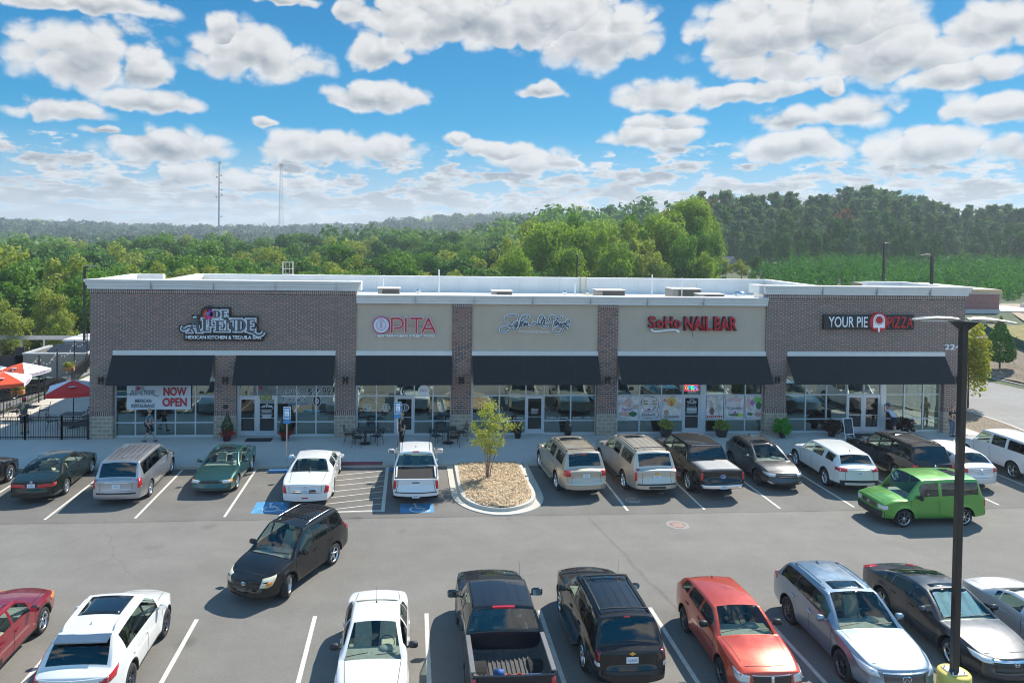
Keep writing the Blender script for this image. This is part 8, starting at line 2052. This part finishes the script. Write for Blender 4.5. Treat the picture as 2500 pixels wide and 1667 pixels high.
for i, ((x, y), (u, v)) in enumerate(zip(POLES + POLES[1:4], POLES[1:] + [(-16.0, 4), (-16.0, 9), (-16.0, 13), (-16.0, 16)])):
    r = empty('string_lights', (0, 0, 0), 0, 'sagging string of clear bulbs over the patio', 'string lights', 'strings of patio bulbs'); P = [(lerp(x, u, t), lerp(y, v, t), 2.85 - .55 * sin(pi * t)) for t in np.linspace(0, 1, 13)]; b = MB(); b.path(P, .008, 4); b.build('wire', M_IRON, r); b = MB()
    for p in P[1:-1:2]: b.blob((p[0], p[1], p[2] - .09), (.035, .035, .05), 6, 4)
    b.build('bulbs', mat('clear_bulb', (.75, .75, .72), .1, coat=1), r)
M_UR = mat('umbrella_red', (.62, .028, .025), .75, var=.06); M_UO = mat('umbrella_orange_red', (.72, .09, .03), .75, var=.06); M_UW = mat('umbrella_white', (.66, .66, .72), .75, var=.03)
def umbrella(x, y, rz, label, z=.1, s=1.25, h=2.05, red=None):
    red = red or M_UR; r = empty('patio_umbrella', (x, y, z), rz, label, 'umbrella', 'red and white patio umbrellas'); s *= .95; b = MB(); b.tube((0, 0, 0), (0, 0, h + .45), .025, n=8); b.build('pole', M_IRON, r)
    for k in range(4):
        a0 = k * pi / 2 + pi / 4; a1 = a0 + pi / 2; R = s * 1.414; b = MB(); n = 5; vs = []
        for j in range(n + 1):
            t = j / n
            for i in range(n + 1):
                f = i / n; px, py = lerp(cos(a0), cos(a1), f) * R * t, lerp(sin(a0), sin(a1), f) * R * t; vs.append((px, py, h + .46 - .46 * t ** 1.15 - .05 * sin(pi * f) * t))
        b.add(vs, [(j * (n + 1) + i, j * (n + 1) + i + 1, (j + 1) * (n + 1) + i + 1, (j + 1) * (n + 1) + i) for j in range(n) for i in range(n)])
        e = [vs[n * (n + 1) + i] for i in range(n + 1)]; vs2 = e + [(q[0] * 1.0, q[1] * 1.0, q[2] - .2) for q in e]; b.add(vs2, [(i, i + 1, n + 2 + i, n + 1 + i) for i in range(n)])
        m_ = red if k % 2 == 0 else M_UW; pn = b.build('canopy_panel', m_, r)
        if k % 2 == 0: b = MB(); ca, sa = cos(a0 + pi / 4), sin(a0 + pi / 4); b.blob((ca * s * .62, sa * s * .62, h + .235), (.13 + .08 * abs(sa), .13 + .08 * abs(ca), .035), 10, 4); b.build('crest', mat('crest_pale', (.55, .40, .45), .6), pn)
        else:
            am = a0 + pi / 4; fit_text('lettering', 'DOS EQUIS XX', 1.2, .10, M_SPUR, pn, (cos(am) * (s + .012), sin(am) * (s + .012), h - .12), rot=(pi / 2, 0, am + pi / 2), ext=.003)
    return r
# square canopies, one corner towards the camera
umbrella(-17.75, 2.3, .35, 'red and white umbrella over the table nearest the brick corner'); umbrella(-22.5, 4.6, .3, 'orange red umbrella cut off by the left photo edge', red=M_UO); umbrella(-23.0, 7.6, -.25, 'white and orange umbrella with beer lettering on its rim', red=M_UO, s=1.12)
umbrella(-18.3, 9.8, .35, 'red umbrella half hidden by the brick corner'); umbrella(-19.3, 17.0, .3, 'farthest small red umbrella beside the brick corner')
M_CHG = mat('chair_grey', (.17, .20, .21), .5, metal=.3)
place_table(-17.75, 2.3, .1, 'dark patio table under the red and white umbrella', True); place_table(-20.9, 3.9, .1, 'patio table behind the red capped man', True); place_table(-17.2, 6.2, .1, 'patio table with the seated person at the brick corner', True)
for (x, y, a, lb) in ((-18.6, 1.9, 1.9, 'left'), (-17.3, 3.05, -.2, 'behind'), (-17.0, 1.9, -1.8, 'right'), ): place_chair(x, y, .1, a, f'dark metal chair {lb} of the table by the brick corner', None)
for (x, y, a, g) in ((-17.9, 5.9, 1.7, 0), (-16.6, 6.7, -.7, 0), (-20.2, 4.3, -1.2, 1), (-21.6, 4.0, 1.6, 1), (-20.6, 3.0, 3.0, 1), (-22.0, 1.6, 2.5, 1)): place_chair(x, y, .1, a, ('metal chair by the seated person at the brick corner', 'metal chair around the table behind the red capped man')[g], ('chairs by the seated person', 'chairs behind the red capped man')[g])
for x, y, z, lab in ((-22.65, 6.4, 1.15, 'orange flower box hanging on the fence in front of the dark car'), (-23.2, 14.0, 1.1, 'flower box hanging on the far side fence')):
    r = empty('flower_box', (x, y, z), .1, lab, 'flower box'); b = MB(); b.bbox(-.35, -.16, -.2, .35, .16, .1, .04); b.build('box', mat('coco_orange', (.42, .20, .07), .9, var=.3, vscale=8), r); link('foliage', crown('oak', 9, 700, .45, .42, .10, M_LIMEF), r, loc=(0, 0, .05))
planter(-21.9, .7, 'low trough of dark green plants behind the left fence', M_IRON, .3, .4, .8, [('foliage', 'oak', 1500, .6, .75, .10, M_CONEL, .65)], True)
# dumpster enclosure, dark screen fence, guard rail, service building
r = empty('dumpster_enclosure', (-27, 20, -1), 0, 'tan masonry enclosure with white coping beyond the patio', 'wall'); 
def ld(b, nm, m): o = b.build(nm, m, r); o.location = (27, -20, 1); return o
b = MB(); b.box(-29.2, 20, -1.4, -24.5, 20.25, 1.08); b.box(-24.75, 20.25, -1.4, -24.5, 24, 1.08); b.box(-29.2, 20.25, -1.4, -28.95, 24, 1.08); ld(b, 'wall', mat('enclosure_tan', (.25, .225, .19), .9, var=.05, obj=False)); b = MB(); b.box(-29.26, 19.95, 1.08, -24.44, 20.3, 1.2); b.box(-24.8, 20.3, 1.08, -24.44, 24, 1.2); b.box(-29.26, 20.3, 1.08, -28.9, 24, 1.2); ld(b, 'coping', mat('coping_grey', (.42, .42, .41), .8))
r = empty('dumpster', (-26.6, 22, -1.1), 0, 'dark lidded dumpster inside the tan enclosure', 'dumpster'); b = MB(); b.bbox(-1.4, -.9, 0, 1.4, .9, 2.2, .05); b.build('bin', mat('bin_dark', (.05, .07, .09), .6), r); b = MB(); b.add([(-1.5, -1, 2.22), (1.5, -1, 2.22), (1.5, 1, 2.55), (-1.5, 1, 2.55)], [(0, 1, 2, 3)]); b.build('lid', M_IRON, r)
b = MB(); b.box(-30.1, 20.6, -1.4, -29.4, 20.7, 1.55); b.box(-33.2, 20.6, -1.4, -29.4, 20.7, .9); tag(b.build('screen_fence', mat('dark_slats', (.035, .032, .03), .8, var=.2, vscale=30)), 'dark slatted screen fence left of the tan enclosure', 'fence')
b = MB(); b.box(-46, 33, .35, -24, 33.1, .75); [b.box(xx, 33.1, -3, xx + .15, 33.3, .75) for xx in range(-46, -24, 2)]; b.box(-46, 32.97, .5, -24, 33., .58); tag(b.build('guard_rail', M_ALLOY), 'grey steel guard rail below the tall trees at left', 'guard rail')
r = empty('service_building', (-29, 31, -1.2), 0, 'low grey building with white coping behind the enclosure', 'building'); b = MB(); b.box(-2.2, 0, 0, 6, 4, 1.7); b.build('wall', mat('service_grey', (.22, .225, .225), .8), r); b = MB(); b.box(-2.3, -.06, 1.7, 6.1, 4, 1.86); b.build('coping', M_CORN, r)
for (S, lab, x, y, hd, pnt, kw) in ((camry, 'dark parked car with red tail lamp behind the patio fence', -25.3, 12.6, 62, P_BLK, dict(tail=[tailq(.5, .25, .80, .95)], pz=.78)), (murano, 'pale car roof beyond the white and orange umbrella', -28.6, 15.5, 62, P_SLVW, {}), (compact, 'white car seen through the fence at the left photo edge', -27.6, 8.2, 62, P_WHT, {})):
    make_car(S, lab, 'car', (x, y, hgt(x, y) + .04), hd, pnt, feats=kw, group='cars parked left of the patio')

# ------------------------------------------------------------------ people
M_SKIN = mat('skin', (.50, .29, .20), .55, var=.05, vscale=12)
M_HAIRB = mat('hair_blond', (.36, .23, .10), .7, var=.3, vscale=40); M_HAIRR = mat('hair_light_red', (.36, .17, .08), .7, var=.3, vscale=40); M_HAIRD = mat('hair_dark', (.03, .02, .015), .7)
M_SHOE = mat('shoe_dark', (.03, .028, .028), .7)


def skin_mesh(V, E, R, root=0, sub=2):
    me = bpy.data.meshes.new('sk'); me.from_pydata([tuple(v) for v in V], E, []); o = bpy.data.objects.new('tmp', me); COL.objects.link(o)
    o.modifiers.new('s', 'SKIN'); s2 = o.modifiers.new('d', 'SUBSURF'); s2.levels = sub; s2.render_levels = sub
    L = me.skin_vertices[0].data
    for i, r in enumerate(R): L[i].radius = (r, r) if not isinstance(r, tuple) else r; L[i].use_root = (i == root)
    ev = bpy.data.meshes.new_from_object(o.evaluated_get(bpy.context.evaluated_depsgraph_get())); bpy.data.objects.remove(o)
    ev.polygons.foreach_set('use_smooth', [True] * len(ev.polygons)); return ev


def person(label, loc, rz, h, J, shirt, pants, hair, shorts=False, cap=None, extra=None, hairlong=False, woman=False, glasses=False):
    k = h / 1.75; r = empty('person', loc, rz, label, 'person'); r.scale = (k, k, k)
    D = dict(pel=(0, 0, .96), wai=(0, .01, 1.10), che=(0, .0, 1.30), nec=(0, -.01, 1.48), hed=(0, .02, 1.56), sL=(-.18, 0, 1.41), sR=(.18, 0, 1.41), eL=(-.24, -.02, 1.13), eR=(.24, -.02, 1.13), wL=(-.25, .06, .90), wR=(.25, .06, .90),
             hL=(-.095, 0, .90), hR=(.095, 0, .90), kL=(-.10, .03, .50), kR=(.10, .03, .50), aL=(-.105, -.02, .09), aR=(.105, -.02, .09))
    D.update(J); D = {q: Vector(v) for q, v in D.items()}; w = .94 if woman else 1.
    V = []; E = []; R = []; ix = {}
    def add(n, p, rad, par=None):
        ix[n] = len(V); V.append(Vector(p)); R.append(rad)
        if par is not None: E.append((ix[par], ix[n]))
    add('pel', D['pel'], .135 * (1.05 if woman else 1)); add('wai', D['wai'], .115 * w, 'pel'); add('che', D['che'], .135 * w, 'wai'); add('nec', D['nec'], .052, 'che'); add('hb', D['nec'].lerp(D['hed'], .8), .05, 'nec')
    for s_ in 'LR':
        add('s' + s_, D['s' + s_], .058 * w, 'che'); add('e' + s_, D['e' + s_], .040 * w, 's' + s_); add('w' + s_, D['w' + s_], .026, 'e' + s_)
        d = (D['w' + s_] - D['e' + s_]).normalized(); side = Vector((1, 0, 0)) if abs(d.x) < .7 else Vector((0, 1, 0)); sd_ = (side - d * side.dot(d)).normalized(); nn = d.cross(sd_)
        add('p' + s_, D['w' + s_] + d * .05, .030, 'w' + s_)
        for f, (o, ln) in enumerate(((-.026, .068), (-.009, .080), (.009, .075), (.026, .058))):
            base = D['w' + s_] + d * .085 + sd_ * o; add(f'f{s_}{f}', base, .0095, 'p' + s_); add(f'g{s_}{f}', base + d * ln * .55 + nn * .010, .0088, f'f{s_}{f}'); add(f't{s_}{f}', base + d * ln * .9 + nn * .032, .0078, f'g{s_}{f}')
        add('th' + s_, D['w' + s_] + d * .045 - sd_ * .034, .011, 'p' + s_); add('tt' + s_, D['w' + s_] + d * .085 - sd_ * .052 + nn * .015, .009, 'th' + s_)
        add('h' + s_, D['h' + s_], .088, 'pel'); add('k' + s_, D['k' + s_], .055, 'h' + s_); add('a' + s_, D['a' + s_], .038, 'k' + s_); add('o' + s_, D['a' + s_] + Vector((0, .14, -.055)), .033, 'a' + s_)
    me = skin_mesh(V, E, R)
    # head: egg with brow, nose, chin, ears, eyes merged in the body mesh
    b = MB(); b.smooth = True; hc = D['hed'] + Vector((0, 0, .10)); yawh = J.get('hyaw', 0) if isinstance(J.get('hyaw', 0), (int, float)) else 0
    vs = []; 
    for v in me.vertices: b.v.append(v.co[:])
    for p in me.polygons: b.f.append(list(p.vertices)); b.mi.append(0); b.sm.append(True)
    hd = MB(); hd.smooth = True; hd.blob((0, 0, 0), (.077, .098, .118), 16, 12); hd.v = [(x * (1 - .22 * max(0, -z / .118)), y + (.012 if z < -.03 and y > 0 else 0), z) for x, y, z in hd.v]
    hd.blob((0, .098, -.012), (.014, .022, .022), 8, 6); hd.blob((-.078, -.005, -.005), (.012, .022, .032), 8, 5); hd.blob((.078, -.005, -.005), (.012, .022, .032), 8, 5); hd.blob((0, .082, -.062), (.026, .012, .008), 8, 4)
    q = Matrix.Rotation(yawh, 3, 'Z'); b.add([tuple(hc + q @ Vector(v)) for v in hd.v], hd.f); bo = b.mesh('body', M_SKIN); link('body', bo, r)
    eb = MB(); [eb.blob(tuple(hc + q @ Vector((sx * .03, .088, .012))), (.010, .008, .007), 6, 4) for sx in (-1, 1)]; eb.build('eyes', M_GLOSSBLK, r)
    if glasses: gb = MB(); [gb.bbox(-.02 + sx * .033, .094, -.0, .02 + sx * .033, .104, .028, .004) for sx in (-1, 1)]; gb.v = [tuple(hc + q @ Vector(v)) for v in gb.v]; gb.build('sunglasses', M_GLOSSBLK, r)
    hb = MB(); hb.smooth = True; hb.blob((0, -.016, .028), (.090, .104, .110), 16, 10, .06); hb.v = [v for v in hb.v]
    hb.v = [(x, min(y, .060 if z < .055 else .085), max(z, -.07 if y < -.01 else .0)) for x, y, z in hb.v]
    if hairlong: hb.blob((0, -.05, -.10), (.095, .055, .13), 12, 8, .1)
    hb.v = [tuple(hc + q @ Vector(v)) for v in hb.v]; hb.build('hair', hair, r)
    if cap: cb = MB(); cb.smooth = True; cb.blob((0, -.004, .045), (.102, .120, .108), 16, 8); cb.v = [(x, y, max(z, .035)) for x, y, z in cb.v]; cb.smooth = False; cb.bbox(-.06, .08, .034, .06, .175, .046, .005); cb.v = [tuple(hc + q @ Vector(v)) for v in cb.v]; cb.build('cap', cap, r)
    # shirt
    V2 = [D['pel'] + Vector((0, 0, .02)), D['wai'], D['che'], D['nec'] + Vector((0, 0, -.035))]; E2 = [(0, 1), (1, 2), (2, 3)]; R2 = [.150, .128 * w, .150 * w, .066]
    for s_ in 'LR': n = len(V2); V2 += [D['s' + s_], D['s' + s_].lerp(D['e' + s_], .42), D['s' + s_].lerp(D['e' + s_], .72)]; E2 += [(2, n), (n, n + 1), (n + 1, n + 2)]; R2 += [.074 * w, .063, .058]
    link('shirt', skin_mesh(V2, E2, R2, 1), r, shirt)
    V3 = [D['pel'] + Vector((0, 0, .04))]; E3 = []; R3 = [.142]
    for s_ in 'LR':
        n = len(V3); kn = D['k' + s_]; hp = D['h' + s_]
        V3 += [hp, hp.lerp(kn, .5), hp.lerp(kn, .95 if shorts else 1.)]; E3 += [(0, n), (n, n + 1), (n + 1, n + 2)]; R3 += [.105, .090, .082 if shorts else .070]
        if not shorts: V3 += [kn.lerp(D['a' + s_], .5), kn.lerp(D['a' + s_], .93)]; E3 += [(n + 2, n + 3), (n + 3, n + 4)]; R3 += [.062, .056]
    link('shorts' if shorts else 'trousers', skin_mesh(V3, E3, R3), r, pants)
    for s_ in 'LR': sb_ = MB(); a = D['a' + s_]; sb_.smooth = True; sb_.blob((a.x, a.y + .07, max(.045, a.z - .045)), (.05, .135, .045), 12, 6); sb_.build('shoe', M_SHOE, r)
    if extra: extra(r, D, hc)
    return r


def bag(r, D, hc): b = MB(); b.smooth = True; b.blob((-.20, -.20, .92), (.09, .15, .20), 12, 8, .05); b.smooth = False; b.path([(-.18, -.12, 1.08), (-.12, -.05, 1.40), (.05, .05, 1.45)], .012, 5); tag(b.build('shoulder_bag', mat('bag_dark', (.05, .055, .07), .8), None), 'dark slouchy bag hanging behind the walking woman', 'bag'); o = bpy.data.objects['shoulder_bag']; o.parent = None; o.matrix_world = r.matrix_basis.copy()
P1 = person('woman in teal shirt and sunglasses walking past the first shop window', (-12.8, -.75, .1), -pi / 2, 1.66, dict(kL=(-.1, .18, .52), aL=(-.1, .22, .12), kR=(.1, -.05, .5), aR=(.1, -.28, .16), eR=(.23, -.10, 1.14), wR=(.22, .05, .92), eL=(-.22, .06, 1.14), wL=(-.2, .24, .98)), mat('shirt_teal', (.055, .16, .21), .85), mat('shorts_black', (.012, .012, .014), .85), M_HAIRB, shorts=True, woman=True, glasses=True, extra=bag)
person('man in black standing behind the white pickup with one hand at his face', (-.35, -2.35, .1), 2.0, 1.80, dict(eR=(.25, .08, 1.18), wR=(.10, .20, 1.46), eL=(-.25, -.03, 1.13), wL=(-.26, .05, .88)), mat('cloth_black', (.014, .014, .015), .85), mat('cloth_black', (.014, .014, .015), .85), M_HAIRB)
person('man in pale shirt navy shorts and blue cap leaning to look into the glass', (26.05, -.52, .1), .55, 1.76, dict(pel=(0, 0, .92), wai=(0, .10, 1.06), che=(0, .20, 1.24), nec=(0, .30, 1.40), hed=(0, .36, 1.46), sL=(-.18, .24, 1.34), sR=(.18, .24, 1.34), eL=(-.24, .42, 1.24), eR=(.24, .42, 1.24), wL=(-.10, .50, 1.46), wR=(.10, .50, 1.46), kL=(-.14, -.04, .5), aL=(-.18, -.20, .1)), mat('shirt_pale_blue', (.48, .54, .64), .85), mat('shorts_navy', (.015, .022, .035), .85), M_HAIRD, shorts=True, cap=mat('cap_blue', (.05, .10, .18), .8))
person('woman in black top and jeans standing at the right corner of the shops', (29.15, -.75, .1), pi + .25, 1.64, dict(eL=(-.26, .02, 1.14), wL=(-.14, .17, 1.02), eR=(.26, .02, 1.14), wR=(.14, .18, 1.0)), mat('cloth_black', (.014, .014, .015), .85), mat('jeans', (.06, .11, .19), .85, var=.15, vscale=9), M_HAIRR, woman=True, glasses=True, hairlong=True)
def shirtprint(r, D, hc): b = MB(); b.smooth = True; b.blob((0, -.150, 1.30), (.085, .02, .075), 10, 6); b.build('shirt_print', mat('print_yellow', (.28, .28, .08), .8, var=.5, vscale=25), r)
person('man in red cap and navy shorts standing with his back turned on the patio', (-19.6, 1.0, .1), .1, 1.82, dict(eL=(-.36, .10, 1.22), wL=(-.20, .26, 1.42), eR=(.36, .10, 1.22), wR=(.16, .28, 1.46), kR=(.12, .1, .5), aR=(.14, .06, .12)), mat('shirt_grey', (.06, .075, .085), .85), mat('shorts_navy2', (.02, .035, .08), .85), M_HAIRD, shorts=True, cap=mat('cap_red', (.45, .02, .035), .8), extra=shirtprint)
person('person in dark clothes seated at the patio table beside the brick corner', (-16.62, 6.1, .1), 2.6, 1.72, dict(pel=(0, 0, .58), wai=(0, .03, .73), che=(0, .05, .92), nec=(0, .04, 1.10), hed=(0, .06, 1.18), sL=(-.18, .04, 1.03), sR=(.18, .04, 1.03), eL=(-.24, .12, .78), eR=(.24, .12, .78), wL=(-.14, .36, .80), wR=(.14, .36, .80), hL=(-.095, .02, .55), hR=(.095, .02, .55), kL=(-.12, .46, .54), kR=(.12, .46, .54), aL=(-.12, .46, .09), aR=(.12, .46, .09)), mat('cloth_dark_red', (.05, .02, .025), .85), mat('cloth_black', (.014, .014, .015), .85), M_HAIRD)

# ------------------------------------------------------------------ haze
b = MB(); b.box(-2400, -320, -60, 2400, 2600, 84)
hz_ = b.build('haze', None); hm = bpy.data.materials.new('air_haze'); hm.use_nodes = True; t = NT(hm.node_tree)
for n in list(t.n): t.n.remove(n)
v = t.new('ShaderNodeVolumePrincipled', ins={'Color': (.80, .88, 1., 1), 'Density': .00032, 'Anisotropy': .25}); o_ = t.new('ShaderNodeOutputMaterial'); t.l.new(v.outputs[0], o_.inputs['Volume'])
hz_.data.materials.append(hm); hz_['kind'] = 'stuff'
